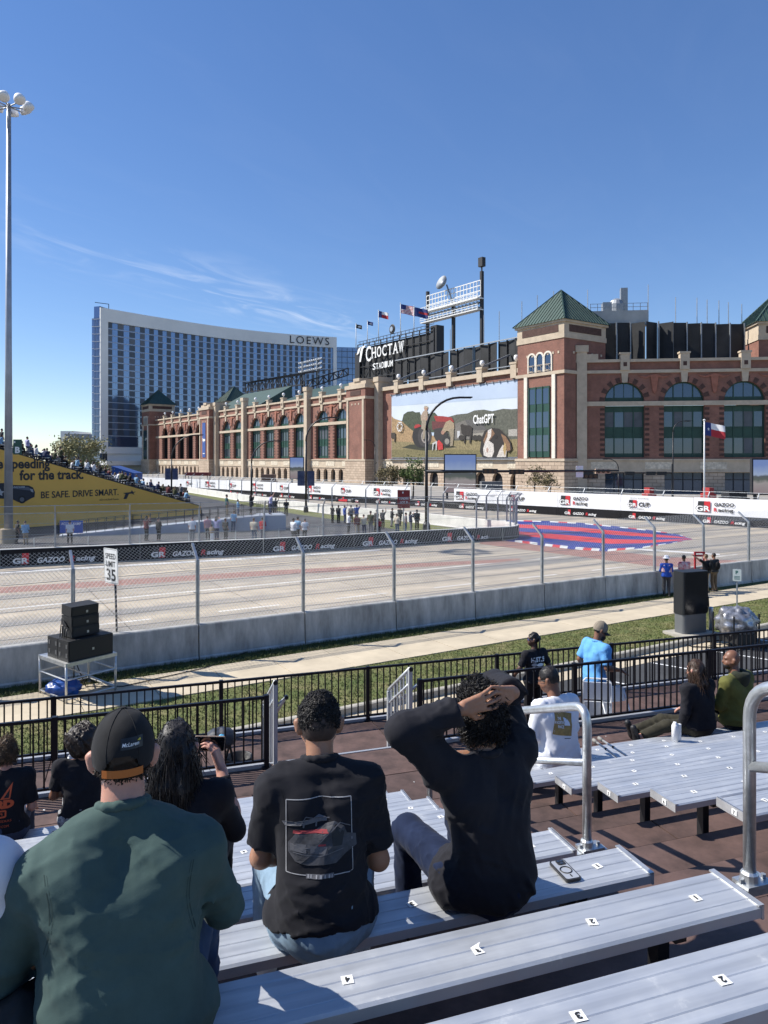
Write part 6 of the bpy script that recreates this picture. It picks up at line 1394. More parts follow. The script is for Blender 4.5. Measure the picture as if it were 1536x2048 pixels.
m_bench = bench_material(); m_cap = M('bench_end_cap', (.62, .63, .64), .35, .6, noise=(9, .3)); m_stick = M('seat_sticker', (.80, .80, .78), .6, noise=(20, .15)); m_ink = M('sticker_ink', (.02, .02, .02), .6)
WB = .245
prof = [(-WB / 2, -.045), (-WB / 2, -.008), (-WB / 2 + .010, 0), (-.075, 0), (-.070, -.003), (-.066, 0), (-.004, 0), (0, -.003), (.004, 0), (.066, 0), (.070, -.003), (.075, 0), (WB / 2 - .010, 0), (WB / 2, -.008), (WB / 2, -.045)]
def bench(r_, s0, s1, left, label, stickers, digits):
    z, t_ = seat_z(r_), seat_t(r_); o = thing('bleacher_bench', label, 'bench', loc=B((s0 + s1) / 2, t_, z), group='bleacher benches left of the aisle' if left else 'bleacher benches right of the aisle')
    p = MB(); n = len(prof); V = [B(s, t_ + a, z + b_) for s in (s0, s1) for a, b_ in prof]
    p.add(V, [(j, j + 1, n + j + 1, n + j) for j in range(n - 1)] + [(n - 1, 0, n, 2 * n - 1)]); p.build('seat_plank', m_bench, o)
    e = s1 if left else s0; sg = 1 if left else -1
    p = MB(); p.obox(B(e + sg * .004, t_, z - .022), BB * .005, CC * (WB / 2 + .003), UP * .028); p.obox(B(e - sg * .006, t_, z + .003), BB * .01, CC * (WB / 2 + .003), UP * .003); p.build('end_cap', m_cap, o)
    if not left: q = MB(); q.obox(B(e - .012, t_ - .02, z - .022), BB * .001, CC * .02, UP * .016); q.build('row_plate', m_stick, o); q = MB(); put_text(q, str(8 - r_), B(e - .014, t_ - .012, z - .034), -CC, UP, w=.014, h=.022, bold=.04); q.build('lettering', m_ink, o)
    nl = max(2, int((s1 - s0) / 1.83)); zf = floor_z(r_) if r_ < K1 else ZD
    for i in range(nl + 1):
        s = (s1 - .35 - (s1 - s0 - .7) * i / nl) if left else (s0 + .35 + (s1 - s0 - .7) * i / nl)
        p = MB(); p.bar(B(s, t_ + .02, zf), B(s, t_ + .02, z - .05), .05, .06, up=CC); p.bar(B(s, t_ - .1, z - .06), B(s, t_ + .11, z - .06), .05, .035); p.build('leg', m_blackm, o)
    for i in range(stickers):
        s = (s1 - .2 - .457 * i) if left else (s0 + .25 + .457 * i)
        if s < s0 or s > s1: break
        rr = random.Random(r_ * 50 + i + (0 if left else 999)); ang = rr.uniform(-.25, .25); ux = BB * math.cos(ang) + CC * math.sin(ang); uy = UP.cross(ux); c = B(s, t_ + rr.uniform(-.012, .012), z + .0025); h = .019
        q = MB()
        if (r_, i) == (-1, 2) and left: q.add([c - ux * h - uy * h, c + ux * h - uy * h, c + ux * h * .3 + uy * h * .4 + UP * .006, c + ux * h * .9 + uy * h + UP * .012, c - ux * h + uy * h], [(0, 1, 2, 3, 4)])
        else: q.quad(c - ux * h - uy * h, c + ux * h - uy * h, c + ux * h + uy * h, c - ux * h + uy * h)
        so = q.build('seat_sticker', m_stick, o)
        if digits or r_ < 4:
            q = MB(); dg = str(i + 1); tw = .008 if dg == '1' else .016
            put_text(q, dg, c + UP * .0015 + ux * tw / 2 + uy * .012, -ux, -uy, w=tw, h=.024, bold=.04); q.build('seat_number', m_ink, so)
        else: q = MB(); q.obox(c + UP * .0015, ux * .0045, uy * .007, UP * .0003); q.build('seat_number', m_ink, so)
RN_ = {-2: 'nearest row', -1: 'second row from the camera', 0: 'third row, where the two men in black sit', 1: 'fourth row from the camera', 2: 'fifth row from the camera', 3: 'sixth row from the camera', 4: 'seventh row from the camera', 5: 'eighth row from the camera', 6: 'second row from the deck', 7: 'front row by the deck'}
for r_ in range(-2, K1 + 1):
    bench(r_, -7.2, 2.2, True, f'aluminium bench left of the aisle, {RN_[r_]}', 12 if r_ < 4 else 14, r_ < 2)
for r_ in range(0, K1 + 1):
    bench(r_, 3.38, 13.0, False, f'aluminium bench right of the aisle, {RN_[r_].split(",")[0]}', 13, False)
# aisle hand rails
m_rail = M('galvanised_rail', (.60, .62, .63), .38, .8, noise=(14, .3), bump=(40, .15, .002))
def aisle_rail(label, t0, h0, t1, h1, s=2.45):
    """bent pipe rail from t0 (near, top z h0 below eye) to t1"""
    o = thing('aisle_rail', label, 'railing', loc=B(s, t0, EYE - h0 - .8)); rr = .026; H = .83
    b0, b1 = B(s, t0, EYE - h0), B(s, t1, EYE - h1); d = (b1 - b0).normalized(); cr = .13
    def bend(c, a, b_):   # corner points from direction a to b_
        return [c + a * cr * (1 - t_) ** 2 + b_ * cr * t_ ** 2 for t_ in np.linspace(0, 1, 7)]
    tp0, tp1 = b0 + UP * H, b1 + UP * H
    p = MB(); p.tube([b0] + bend(tp0, -UP, d) + bend(tp1, -d, -UP) + [b1], rr, 14); p.build('top_rail', m_rail, o, smooth=True)
    p = MB(); p.tube([b0 + UP * .5, b1 + UP * .5], rr * .85, 12); p.build('mid_rail', m_rail, o, smooth=True)
    for b_ in (b0, b1):
        p = MB(); p.obox(b_ + BB * .02 + UP * .008, BB * .07, CC * .045, UP * .008); p.lathe([(.04, 0), (.036, .05), (.028, .06)], b_, 12); p.obox(b_ - UP * .02, BB * .12, CC * .03, UP * .015); p.build('base_plate', m_rail, o)
        for k in (-.045, .075): p = MB(); p.lathe([(.011, 0), (.011, .018)], b_ + BB * k + UP * .014, 6); p.build('bolt', m_galvd, o)
aisle_rail('galvanised aisle hand rail beyond the man holding his head', 3.6, 2.25, 6.0, 3.13)
aisle_rail('galvanised aisle hand rail at the right edge beside the benches', 2.42, 1.80, .4, 1.10)
# ---------------------------------------------------------------- small things
ph_c = B(1.83, seat_t(0) + .01, seat_z(0) + .004); pa = R_(-92); pu = BB * math.cos(pa) + CC * math.sin(pa); pv = UP.cross(pu); ph_ = thing('phone', 'phone in black and clear case lying on the bench beside the seated man', 'phone', loc=ph_c)
p = MB(); p.prism(rrect(.16, .078, .014), ph_c, pu, pv, UP, .011); p.build('case', m_blackp, ph_); p = MB(); p.prism(rrect(.146, .066, .010), ph_c + UP * .0115, pu, pv, UP, .0008); p.build('back', M('phone_back', (.45, .47, .5), .25, .3), ph_)
p = MB(); ring = [ph_c + UP * .0133 + pu * (.008 + .026 * math.cos(a)) + pv * (.026 * math.sin(a)) for a in np.linspace(0, 2 * math.pi, 25)]; p.tube(ring, .0028, 5, cap=False); p.bar(ph_c + UP * .0133 + pu * .045, ph_c + UP * .0133 + pu * .062, .005, .002); p.build('magnet_ring', m_blackp, ph_)
p = MB(); p.prism(rrect(.038, .04, .008), ph_c + UP * .012 - pu * .052 + pv * .008, pu, pv, UP, .003); p.build('camera_bump', m_blackp, ph_)
for a, b_ in ((-.008, .008), (-.008, -.008), (.009, 0)): p = MB(); p.lathe([(.007, 0), (.007, .002), (.004, .0025)], ph_c + UP * .0145 + pu * (-.052 + a) + pv * (.008 + b_), 10); p.build('camera_lens', m_glass, ph_)
# bottle and crutches on the right benches
c = G(1350, 1482, seat_z(6)); p = MB(); p.lathe([(.036, 0), (.036, .17), (.03, .185), (.02, .195), (.02, .21), (.005, .212)], c, 16); t = thing('spray_can', 'white spray can standing on a right hand bench', 'can', loc=c); p.build('can', m_whitev, t, smooth=True); p = MB(); p.obox(c + Vector((.045, 0, .1)), (.02, 0, 0), (0, .015, 0), (0, 0, .09)); p.build('label_flap', m_stick, t)
for i, (a, b_) in enumerate((((1190, 1482), (1238, 1517)), ((1201, 1478), (1257, 1514)))):
    A = P(a[0], a[1], 7.75); Bq = P(b_[0], b_[1], 7.35); t = thing('crutch', f'aluminium crutch leaning on the benches, {["left", "right"][i]} one of the pair', 'crutch', loc=Bq); p = MB(); p.tube([A, Bq], .011, 8); p.build('shaft', m_alutube, t, smooth=True); d = (A - Bq).normalized(); p = MB(); p.tube([A - d * .03, A + d * .03], .019, 8); p.build('rubber_tip', M('grey_rubber', (.25, .24, .22), .8), t, smooth=True)
    p = MB(); p.tube([A.lerp(Bq, .45), A.lerp(Bq, .5)], .014, 8); p.build('clip', m_blackm, t)
# folding chairs on the walkway
m_chair = M('white_plastic', (.76, .77, .78), .4)
def chair(label, loc, rz, folded=False, lean=0.0):
    o = thing('folding_chair', label, 'chair', loc=loc, rz=rz, group='white folding chairs on the walkway')
    for s_ in (-1, 1):
        x = .21 * s_
        if folded:
            p = MB(); p.tube([(x, .05, 0), (x, 0, .95)], .013, 6); loc_build(p, 'leg', m_chair, o, True); p = MB(); p.tube([(x * .9, -.05, 0), (x * .9, .03, .6)], .013, 6); loc_build(p, 'leg', m_chair, o, True)
        else:
            p = MB(); p.tube([(x, .22, 0), (x, 0, .45), (x, -.2, .8)], .013, 6); loc_build(p, 'leg', m_chair, o, True); p = MB(); p.tube([(x * .92, -.22, 0), (x * .92, .12, .44)], .013, 6); loc_build(p, 'leg', m_chair, o, True)
    if folded:
        p = MB(); p.tube([(-.21, 0, .95), (-.16, -.01, 1.0), (.16, -.01, 1.0), (.21, 0, .95)], .013, 6); p.obox((0, .01, .82), (.2, 0, 0), (0, .012, 0), (0, 0, .13)); loc_build(p, 'backrest', m_chair, o)
        p = MB(); p.obox((0, -.01, .45), (.19, 0, 0), (0, .02, 0), (0, .03, .21)); loc_build(p, 'seat', m_chair, o)
    else:
        p = MB(); p.tube([(-.21, -.2, .8), (-.16, -.22, .84), (.16, -.22, .84), (.21, -.2, .8)], .013, 6); p.obox((0, -.185, .73), (.2, 0, 0), (0, .012, .004), (0, -.03, .1)); loc_build(p, 'backrest', m_chair, o)
        p = MB(); p.prism(rrect(.4, .4, .06), (0, .02, .43), (1, 0, 0), (0, 1, 0), (0, 0, 1), .025); loc_build(p, 'seat', m_chair, o)
ch0 = P(1238, 1425, 11.0); chair('open white folding chair behind the railing beside the man in blue', (ch0.x, 11.0, ZW), R_(195)); ch1 = P(1212, 1425, 10.8); chair('folded white chair held upright by the man in the blue shirt', (ch1.x - .05, 11.1, ZW), R_(170), True); ch2 = P(125, 1590, 7.9); chair('white folding chair behind the railing beside the curly haired spectator', (ch2.x, 8.55, ZW), R_(200))
# litter bin
c = B(1.25, 9.75, ZW); t = thing('litter_bin', 'black ribbed litter bin on the walkway beside the stair guard', 'bin', loc=c); p = MB(); p.lathe([(.13, 0), (.17, .38), (.185, .40), (.175, .42), (.16, .41), (.12, .05)], c, 18); p.build('tub', M('bin_black', (.02, .02, .022), .5, bump=(20, .4, .01)), t, smooth=True); p = MB()
for k in range(18): a = 2 * math.pi * k / 18; p.bar(c + Vector((.132 * math.cos(a), .132 * math.sin(a), .02)), c + Vector((.174 * math.cos(a), .174 * math.sin(a), .37)), .012)
p.build('ribs', MATS['bin_black'], t)
c2 = B(1.02, 9.72, ZW); t = thing('stroller', 'dark folding stroller with bright blue detail beside the litter bin', 'stroller', loc=c2); p = MB(); p.tube([c2 + Vector((-.05, 0, .05)), c2 + Vector((.1, 0, .6)), c2 + Vector((0, .1, .78))], .016, 6); p.tube([c2 + Vector((.2, .1, .05)), c2 + Vector((.05, .1, .7))], .016, 6); p.build('frame', m_blackm, t); o = crumple('canopy', None, None, c2 + Vector((-.02, .05, .68)), .2, .17, .13, M('dark_navy', (.02, .025, .04), .6), 12, amp=.12); put(o, t); o = crumple('hood_trim', None, None, c2 + Vector((.02, -.1, .72)), .05, .04, .06, M('bright_blue', (.05, .35, .6), .5), 13, amp=.12); put(o, t)
for dx in (-.07, .2): p = MB(); p.tube([c2 + Vector((dx, -.03, .06)), c2 + Vector((dx, .03, .06))], .06, 12); p.build('wheel', m_blackp, t)

# litter flecks and small scraps on the deck
r = random.Random(31); p = MB()
for k in range(170):
    s = r.uniform(-2, 9); rr_ = r.randrange(0, 8); t_ = seat_t(rr_) + r.uniform(-.1, .44); z = (floor_z(rr_) if rr_ < K1 else ZD) + .008
    if r.random() < .35: t_ = r.uniform(7.7, 9.0); z = ZD + .007
    c = B(s, t_, z); a = r.uniform(0, 6.28); w_ = r.uniform(.004, .013); u_ = Vector((math.cos(a), math.sin(a), r.uniform(-.1, .1))) * w_; v_ = Vector((-math.sin(a), math.cos(a), r.uniform(-.1, .1))) * w_ * r.uniform(.4, 1.2)
    p.quad(c - u_ - v_, c + u_ - v_, c + u_ * .6 + v_, c - u_ + v_ * .7)
tag(p.build('litter', m_stick), 'white paper scraps scattered over the brown deck', 'litter', kind='stuff')
# ================================================================ people: bodies grown as one smooth surface
def sdf_mesh(prims, h, k=.03, clips=(), wr=None, fine=()):
    """surface of smoothly united tapered capsules ('c',a,b,ra,rb) and ellipsoids ('e',centre,radii,rot3x3)"""
    lo = np.full(3, 9e9); hi = -lo; PR = []; kk = k
    for q in list(prims) + list(fine):
        if q[0] == 'c':
            a, b_ = np.array(q[1], 'f'), np.array(q[2], 'f'); r = max(q[3], q[4]); l, u = np.minimum(a, b_) - r, np.maximum(a, b_) + r
        else:
            c = np.array(q[1], 'f'); r = max(q[2]); l, u = c - r, c + r
        lo = np.minimum(lo, l); hi = np.maximum(hi, u); PR.append((q, l, u))
    lo = lo - 4 * h - .012; n = np.ceil((hi - lo) / h).astype(int) + 6
    ax = [lo[i] + h * np.arange(n[i], dtype='f') for i in range(3)]
    D = np.full(n, .15, 'f'); m = k + 3 * h
    for qi, (q, l, u) in enumerate(PR):
        k = kk if qi < len(prims) else .007
        i0 = np.maximum(((l - m - lo) / h).astype(int), 0); i1 = np.minimum(((u + m - lo) / h).astype(int) + 2, n)
        X = ax[0][i0[0]:i1[0], None, None]; Y = ax[1][None, i0[1]:i1[1], None]; Z = ax[2][None, None, i0[2]:i1[2]]
        if q[0] == 'c':
            a, b_ = np.array(q[1], 'f'), np.array(q[2], 'f'); d = b_ - a; dd = max(float(d @ d), 1e-9)
            t = np.clip(((X - a[0]) * d[0] + (Y - a[1]) * d[1] + (Z - a[2]) * d[2]) / dd, 0, 1)
            dist = np.sqrt((X - a[0] - t * d[0]) ** 2 + (Y - a[1] - t * d[1]) ** 2 + (Z - a[2] - t * d[2]) ** 2) - (q[3] + (q[4] - q[3]) * t)
            if len(q) > 5:
                for (pt, nv) in q[5]: dist = np.maximum(dist, (X - pt[0]) * nv[0] + (Y - pt[1]) * nv[1] + (Z - pt[2]) * nv[2])
        else:
            c = q[1]; x, y, z = X - c[0], Y - c[1], Z - c[2]
            if len(q) > 3 and q[3] is not None:
                R = q[3]; x, y, z = (R[0][0] * x + R[1][0] * y + R[2][0] * z, R[0][1] * x + R[1][1] * y + R[2][1] * z, R[0][2] * x + R[1][2] * y + R[2][2] * z)
            r = q[2]; k0 = np.sqrt((x / r[0]) ** 2 + (y / r[1]) ** 2 + (z / r[2]) ** 2); dist = (k0 - 1) * min(r) * .6 + (k0 - 1) * max(r) * .4
        sb = D[i0[0]:i1[0], i0[1]:i1[1], i0[2]:i1[2]]; hh = np.maximum(k - np.abs(sb - dist), 0) / k
        D[i0[0]:i1[0], i0[1]:i1[1], i0[2]:i1[2]] = np.minimum(sb, dist) - hh * hh * k * .25
    if wr is not None:
        msk = np.abs(D) < .04; I = np.argwhere(msk); Pp = np.stack([ax[i][I[:, i]] for i in range(3)], 1); D[msk] += wr(Pp)
    for (pt, nv) in clips:
        D = np.maximum(D, (ax[0][:, None, None] - pt[0]) * nv[0] + (ax[1][None, :, None] - pt[1]) * nv[1] + (ax[2][None, None, :] - pt[2]) * nv[2])
    S_ = D < 0; c8 = None
    A0 = np.zeros(tuple(x - 1 for x in n), bool); A1 = np.ones_like(A0)
    for i in (0, 1):
        for j in (0, 1):
            for l in (0, 1):
                s = S_[i:n[0] - 1 + i, j:n[1] - 1 + j, l:n[2] - 1 + l]; A0 |= s; A1 &= s
    mask = A0 & ~A1; cells = np.argwhere(mask); idx = np.full(mask.shape, -1, 'i'); idx[mask] = np.arange(len(cells))
    acc = np.zeros((len(cells), 3), 'f'); cnt = np.zeros(len(cells), 'f')
    cor = [(i, j, l) for i in (0, 1) for j in (0, 1) for l in (0, 1)]
    for a in cor:
        for axn in range(3):
            if a[axn]: continue
            b_ = list(a); b_[axn] = 1; da = D[cells[:, 0] + a[0], cells[:, 1] + a[1], cells[:, 2] + a[2]]; db = D[cells[:, 0] + b_[0], cells[:, 1] + b_[1], cells[:, 2] + b_[2]]
            cr = (da < 0) != (db < 0); t = np.where(cr, da / np.where(cr, da - db, 1), 0); pt = np.tile(np.array(a, 'f'), (len(cells), 1)); pt[:, axn] += t; acc[cr] += pt[cr]; cnt[cr] += 1
    V = (cells + acc / np.maximum(cnt, 1)[:, None]) * h + lo; F = []
    for axn in range(3):
        o1, o2 = [(1, 2), (2, 0), (0, 1)][axn]
        sl0 = [slice(1, -1)] * 3; sl0[axn] = slice(0, -1); sl1 = [slice(1, -1)] * 3; sl1[axn] = slice(1, None)
        df = S_[tuple(sl0)] != S_[tuple(sl1)]; E = np.argwhere(df); fl = S_[tuple(sl0)][df]
        E = E + np.array([1 if i != axn else 0 for i in range(3)])
        e1 = np.eye(3, dtype=int)[o1]; e2 = np.eye(3, dtype=int)[o2]
        qd = [idx[tuple((E - s).T)] for s in (e1 + e2, e2, 0 * e1, e1)]; qd = np.stack(qd, 1); ok = (qd >= 0).all(1)
        qd = np.where(fl[:, None], qd, qd[:, ::-1]); F.append(qd[ok])
    return V, np.concatenate(F)
def np_obj(name, V, F, mat, parent, smooth=True):
    me = bpy.data.meshes.new(name); me.vertices.add(len(V)); me.vertices.foreach_set('co', np.asarray(V, 'f').ravel()); nf = len(F)
    me.loops.add(nf * 4); me.polygons.add(nf); me.loops.foreach_set('vertex_index', np.asarray(F, 'i').ravel()); me.polygons.foreach_set('loop_start', np.arange(0, nf * 4, 4, dtype='i'))
    me.update(calc_edges=True); me.polygons.foreach_set('use_smooth', np.ones(nf, bool)); me.materials.append(mat)
    o = bpy.data.objects.new(name, me); COL.objects.link(o); o.parent = parent
    return o
def folds(seed, amp=.005, f=16.0, dirz=.6, warp=.06):
    """creases of two scales: soft drapes and finer sharp ridges"""
    r = np.random.RandomState(seed); f = f * 3.2; Ks = r.normal(size=(8, 3)) * np.array([1, 1, dirz * 1.4]) * f * np.linspace(.3, 1.25, 8)[:, None] * .75; ph = r.uniform(0, 6.28, 8); W = r.normal(size=(3, 3)) * 7; wp = r.uniform(0, 6.28, 3); am = np.linspace(1.5, .45, 8); G_ = r.normal(size=(3, 3)) * 8; gp = r.uniform(0, 6.28, 3)
    def fn(p):
        q = p + warp * np.sin(p @ W.T + wp); s = 0; gate = .55 + .45 * np.sin(p @ G_.T + gp).prod(1) * 1.6
        for K_, p_, a_ in zip(Ks, ph, am): s = s + a_ * ((1 - np.abs(np.sin(q @ K_ + p_))) ** 3.2 - .2)
        return (-amp * 1.15 * s * np.clip(gate, .15, 1.4)).astype('f')
    return fn
def fabric(name, col, rough=.85, n=.18, bump=.25, sheen=.04, crease=.35):
    m = M(name, col, rough, noise=(9, n), bump=(260, bump, .0015), sheen=sheen, spec=.2)
    if not m.get('creased'):
        m['creased'] = 1; t = m.node_tree; L = t.links.new; b = t.nodes['Principled BSDF']; old = b.inputs['Normal'].links[0].from_node
        tcn = t.nodes.new('ShaderNodeTexCoord'); nn = t.nodes.new('ShaderNodeTexNoise'); nn.noise_type = 'RIDGED_MULTIFRACTAL'; nn.inputs['Scale'].default_value = 7; nn.inputs['Detail'].default_value = 2; nn.inputs['Distortion'].default_value = .7; L(tcn.outputs['Object'], nn.inputs['Vector'])
        bp = t.nodes.new('ShaderNodeBump'); bp.inputs['Strength'].default_value = crease; bp.inputs['Distance'].default_value = .012; L(nn.outputs[0], bp.inputs['Height']); L(old.outputs[0], bp.inputs['Normal']); L(bp.outputs[0], b.inputs['Normal'])
    return m
SKIN = {k: M('skin_' + k, c, .48, noise=(14, .16), spec=.4, bump=(120, .12, .001)) for k, c in dict(fair=(.52, .27, .20), tan=(.36, .185, .115), brown=(.20, .095, .058), dark=(.095, .048, .032)).items()}
for s_, c_ in (('fair', (.5, .1, .06)), ('tan', (.4, .08, .04))):
    b_ = SKIN[s_].node_tree.nodes['Principled BSDF']; b_.inputs['Subsurface Weight'].default_value = .18; b_.inputs['Subsurface Radius'].default_value = (.012, .004, .002)
def hairmat(name, c): return M('hair_' + name, c, .5, noise=(40, .4), bump=(90, .6, .004), spec=.4)
H_BLACK = hairmat('black', (.012, .010, .010)); H_DARK = hairmat('dark', (.022, .014, .010)); H_BROWN = hairmat('brown', (.055, .030, .018)); H_FAIR = hairmat('fair', (.12, .075, .04))
def V3(*a): return np.array(a, 'f')
def nz3(v): v = np.array(v, 'f'); return v / (np.linalg.norm(v) + 1e-9)
STAND = dict(pel=(0, 0, .95), neck=(0, -.015, 1.47), head=(0, .02, 1.645), sL=(-.185, -.01, 1.41), sR=(.185, -.01, 1.41), eL=(-.235, -.04, 1.13), eR=(.235, -.04, 1.13), wL=(-.225, .05, .89), wR=(.225, .05, .89), hL=(-.088, 0, .93), hR=(.088, 0, .93), kL=(-.10, .02, .50), kR=(.10, .02, .50), aL=(-.10, -.03, .085), aR=(.10, -.03, .085))
SIT = dict(pel=(0, 0, .12), neck=(0, .07, .63), head=(0, .115, .80), sL=(-.185, .05, .57), sR=(.185, .05, .57), eL=(-.25, .10, .29), eR=(.25, .10, .29), wL=(-.13, .32, .22), wR=(.13, .32, .22), hL=(-.095, .03, .10), hR=(.095, .03, .10), kL=(-.14, .46, .13), kR=(.14, .46, .13), aL=(-.14, .48, -.33), aR=(.14, .48, -.33))
def hand_prims(w, d, nrm, side, curl=.5, spread=.0, L=1.0):
    """palm, four unequal fingers and a thumb leaving the side of the palm"""
    w, d, nrm = V3(*w), nz3(d), nz3(nrm); nrm = nz3(nrm - d * float(nrm @ d)); lat = np.cross(d, nrm) * side; out_ = []
    for x in (-.024, 0, .024): out_.append(('c', w + d * .012 + lat * x * .7, w + d * .088 * L + lat * x, .0165, .0150))
    for i, (x, ln) in enumerate(((.031, .070), (.011, .082), (-.010, .076), (-.029, .058))):
        p0 = w + d * .090 * L + lat * x; dr = nz3(d + lat * spread * (x / .03)); ang = 0
        for s, f in enumerate((.45, .32, .23)):
            ang += curl * (.35 if s == 0 else .6); dv = dr * math.cos(ang) + nrm * math.sin(ang); p1 = p0 + dv * ln * f * 1.12 * L; r = .0088 - .0009 * s; out_.append(('c', p0, p1, r, r - .0008)); p0 = p1
    p0 = w + d * .028 + lat * .024; p1 = p0 + (d * .55 + lat * .75 + nrm * .25) * .042; p2 = p1 + (d * .85 + lat * .3 + nrm * .35) * .034; p3 = p2 + (d * .95 + nrm * .3) * .024
    out_ += [('c', p0, p1, .0155, .0115), ('c', p1, p2, .0112, .0098), ('c', p2, p3, .0096, .0080)]
    return out_
def head_frame(fwd, up=(0, 0, 1)):
    f = nz3(fwd); u = V3(*up); u = nz3(u - f * float(u @ f)); r = np.cross(f, u); return r, f, u
def person(name, label, loc, rz, J, o_, h=.012, hb=None, group=None, scale=1.0, cat='person', hands=None, local=False):
    """o_: outfit dict. Returns the thing; parts: body, shirt, trousers, shoes, hair ..."""
    J = {k: V3(*v) for k, v in J.items()}; fat = o_.get('fat', 1.0); t = thing(name, label, cat, loc=loc, rz=rz, group=group); t.scale = (scale,) * 3
    r, f, u = head_frame(o_.get('look', (0, 1, -.05)), o_.get('hup', (0, 0, 1))); hc_ = J['head']; Rm = [list(x) for x in np.stack([r, f, u], 1)]
    def hp(x, y, z): return hc_ + r * x + f * y + u * z
    body = []; fine = []; pel, nk = J['pel'], J['neck']; mid = (pel + nk) / 2; sp = nz3(nk - pel); lat = nz3(J['sR'] - J['sL']); fw = np.cross(sp, lat)
    def torso(e=0.0, cl=None):
        g = 1 + (fat - 1) * .5; g2 = 1 + (fat - 1) * 1.6; x = [list(cl)] if cl else []
        out_ = [('c', J['hL'] * 1, J['hR'] * 1, .116 * g + e, .116 * g + e), ('c', pel - lat * .05 * g2, mid - lat * .045 * g2, .114 * g + e, .104 * g + e), ('c', pel + lat * .05 * g2, mid + lat * .045 * g2, .114 * g + e, .104 * g + e)]
        ch = pel + (nk - pel) * .70; out_ += [('c', mid - lat * .05 * g2, ch - lat * .085 * g2, .104 * g + e, .096 * g + e), ('c', mid + lat * .05 * g2, ch + lat * .085 * g2, .104 * g + e, .096 * g + e), ('c', ch - lat * .08 * g2, nk - sp * .075 - lat * .07, .095 * g + e, .060 + e), ('c', ch + lat * .08 * g2, nk - sp * .075 + lat * .07, .095 * g + e, .060 + e)]
        out_.append(('c', pel - sp * .02, mid, .122 * g + e, .108 * g + e))
        if fat > 1.1: out_.append(('c', mid - sp * .1 + fw * .09 - lat * .05, mid - sp * .1 + fw * .09 + lat * .05, .13 * g + e, .13 * g + e))
        for s in ('sL', 'sR'): out_ += [('c', nk - sp * .035, J[s], .050 + e, .062 + e), ('c', ch + (J[s] - ch) * .3, J[s] - sp * .02, .085 + e, .062 + e)]
        return [tuple(list(q) + x) for q in out_]
    body += torso(-.004); body += [('c', nk - sp * .05, hp(0, -.02, -.06), .058 * (.5 + .5 * fat), .054 * (.6 + .4 * fat))]
    body += [('e', hp(0, -.008, .028), (.0735, .093, .097), Rm), ('e', hp(0, .022, -.045), (.058, .070, .078), Rm), ('e', hp(0, .055, -.075), (.034, .036, .034), Rm)]
    body += [('c', hp(0, .088, .012), hp(0, .106, -.022), .010, .0145), ('e', hp(0, .080, .03), (.052, .018, .014), Rm), ('e', hp(0, .084, -.058), (.022, .014, .010), Rm)]
    for s in (-1, 1): body += [('c', hp(.078 * s, .004, -.022), hp(.090 * s, -.014, .018), .009, .012), ('c', hp(.090 * s, -.014, .018), hp(.087 * s, -.016, -.012), .010, .009), ('e', hp(.080 * s, -.005, -.002), (.012, .016, .026), Rm), ('c', hp(.038 * s, .066, -.03), hp(.048 * s, .04, -.035), .026, .026)]
    for s in ('L', 'R'):
        S_, E_, W_ = J['s' + s], J['e' + s], J['w' + s]; body += [('c', S_, E_, .050, .040), ('c', E_, E_ + (W_ - E_) * .35, .041, .041), ('c', E_ + (W_ - E_) * .3, W_, .041, .027)]
        d = nz3(W_ - E_); hd = (hands or {}).get(s)
        if hd: fine += hand_prims(W_, hd['d'], hd['n'], hd.get('side', 1 if s == 'L' else -1), hd.get('curl', .5), hd.get('spread', 0.0))
        else: body += hand_prims(W_, d + V3(0, 0, -.2), np.cross(d, lat) * (1 if True else -1) + V3(0, 0, -.1), 1 if s == 'L' else -1, .5) if h < .02 else [('c', W_, W_ + d * .10, .034, .026)]
        Hh, K_, A_ = J['h' + s], J['k' + s], J['a' + s]; toe = J.get('t' + s, A_ + V3(0, .17, -.055) if abs(J['kL'][2] - J['hL'][2]) > .2 or True else A_)
        body += [('c', Hh, K_, .082 * (.6 + .4 * fat), .056), ('c', K_, K_ + (A_ - K_) * .35, .056, .054), ('c', K_ + (A_ - K_) * .35, A_, .054, .036), ('c', A_ + (toe - A_) * -.18 + V3(0, 0, -.03), toe, .034, .028)]
    Vb, Fb = sdf_mesh(body, hb or h, .022, fine=fine); bo = np_obj('body', Vb, Fb, SKIN[o_.get('skin', 'fair')], t)
    out_ = {'thing': t, 'body': bo}
    # shirt
    sh = o_.get('shirt')
    if sh:
        e = sh.get('e', .016); sl = sh.get('sleeve', .45)
        cl = [(pel + sp * sh.get('hemz', -.02), -sp), (nk + sp * sh.get('neckz', .012), nz3(sp + fw * .35))]; pr = torso(e, cl)
        for s in ('L', 'R'):
            S_, E_, W_ = J['s' + s], J['e' + s], J['w' + s]; d1 = nz3(E_ - S_); d2 = nz3(W_ - E_); w1 = sh.get('w', .064)
            if sl <= 1: en = S_ + (E_ - S_) * sl; pr += [('c', S_, S_ + (E_ - S_) * (sl + .25), w1 + .006, w1, [(en, d1)])]
            else: en = E_ + (W_ - E_) * (sl - 1); pr += [('c', S_, E_, w1 + .004, w1 - .010), ('c', E_, E_ + (W_ - E_) * min(1.1, sl - .9), w1 - .010, w1 - .022, [(en, d2)])]
        V, F = sdf_mesh(pr, h, .028, (), folds(sh.get('seed', 3), sh.get('amp', .005), sh.get('f', 16))); so = np_obj('shirt', V, F, sh['mat'], t); out_['shirt'] = so; out_['shirt_geo'] = (V, F)
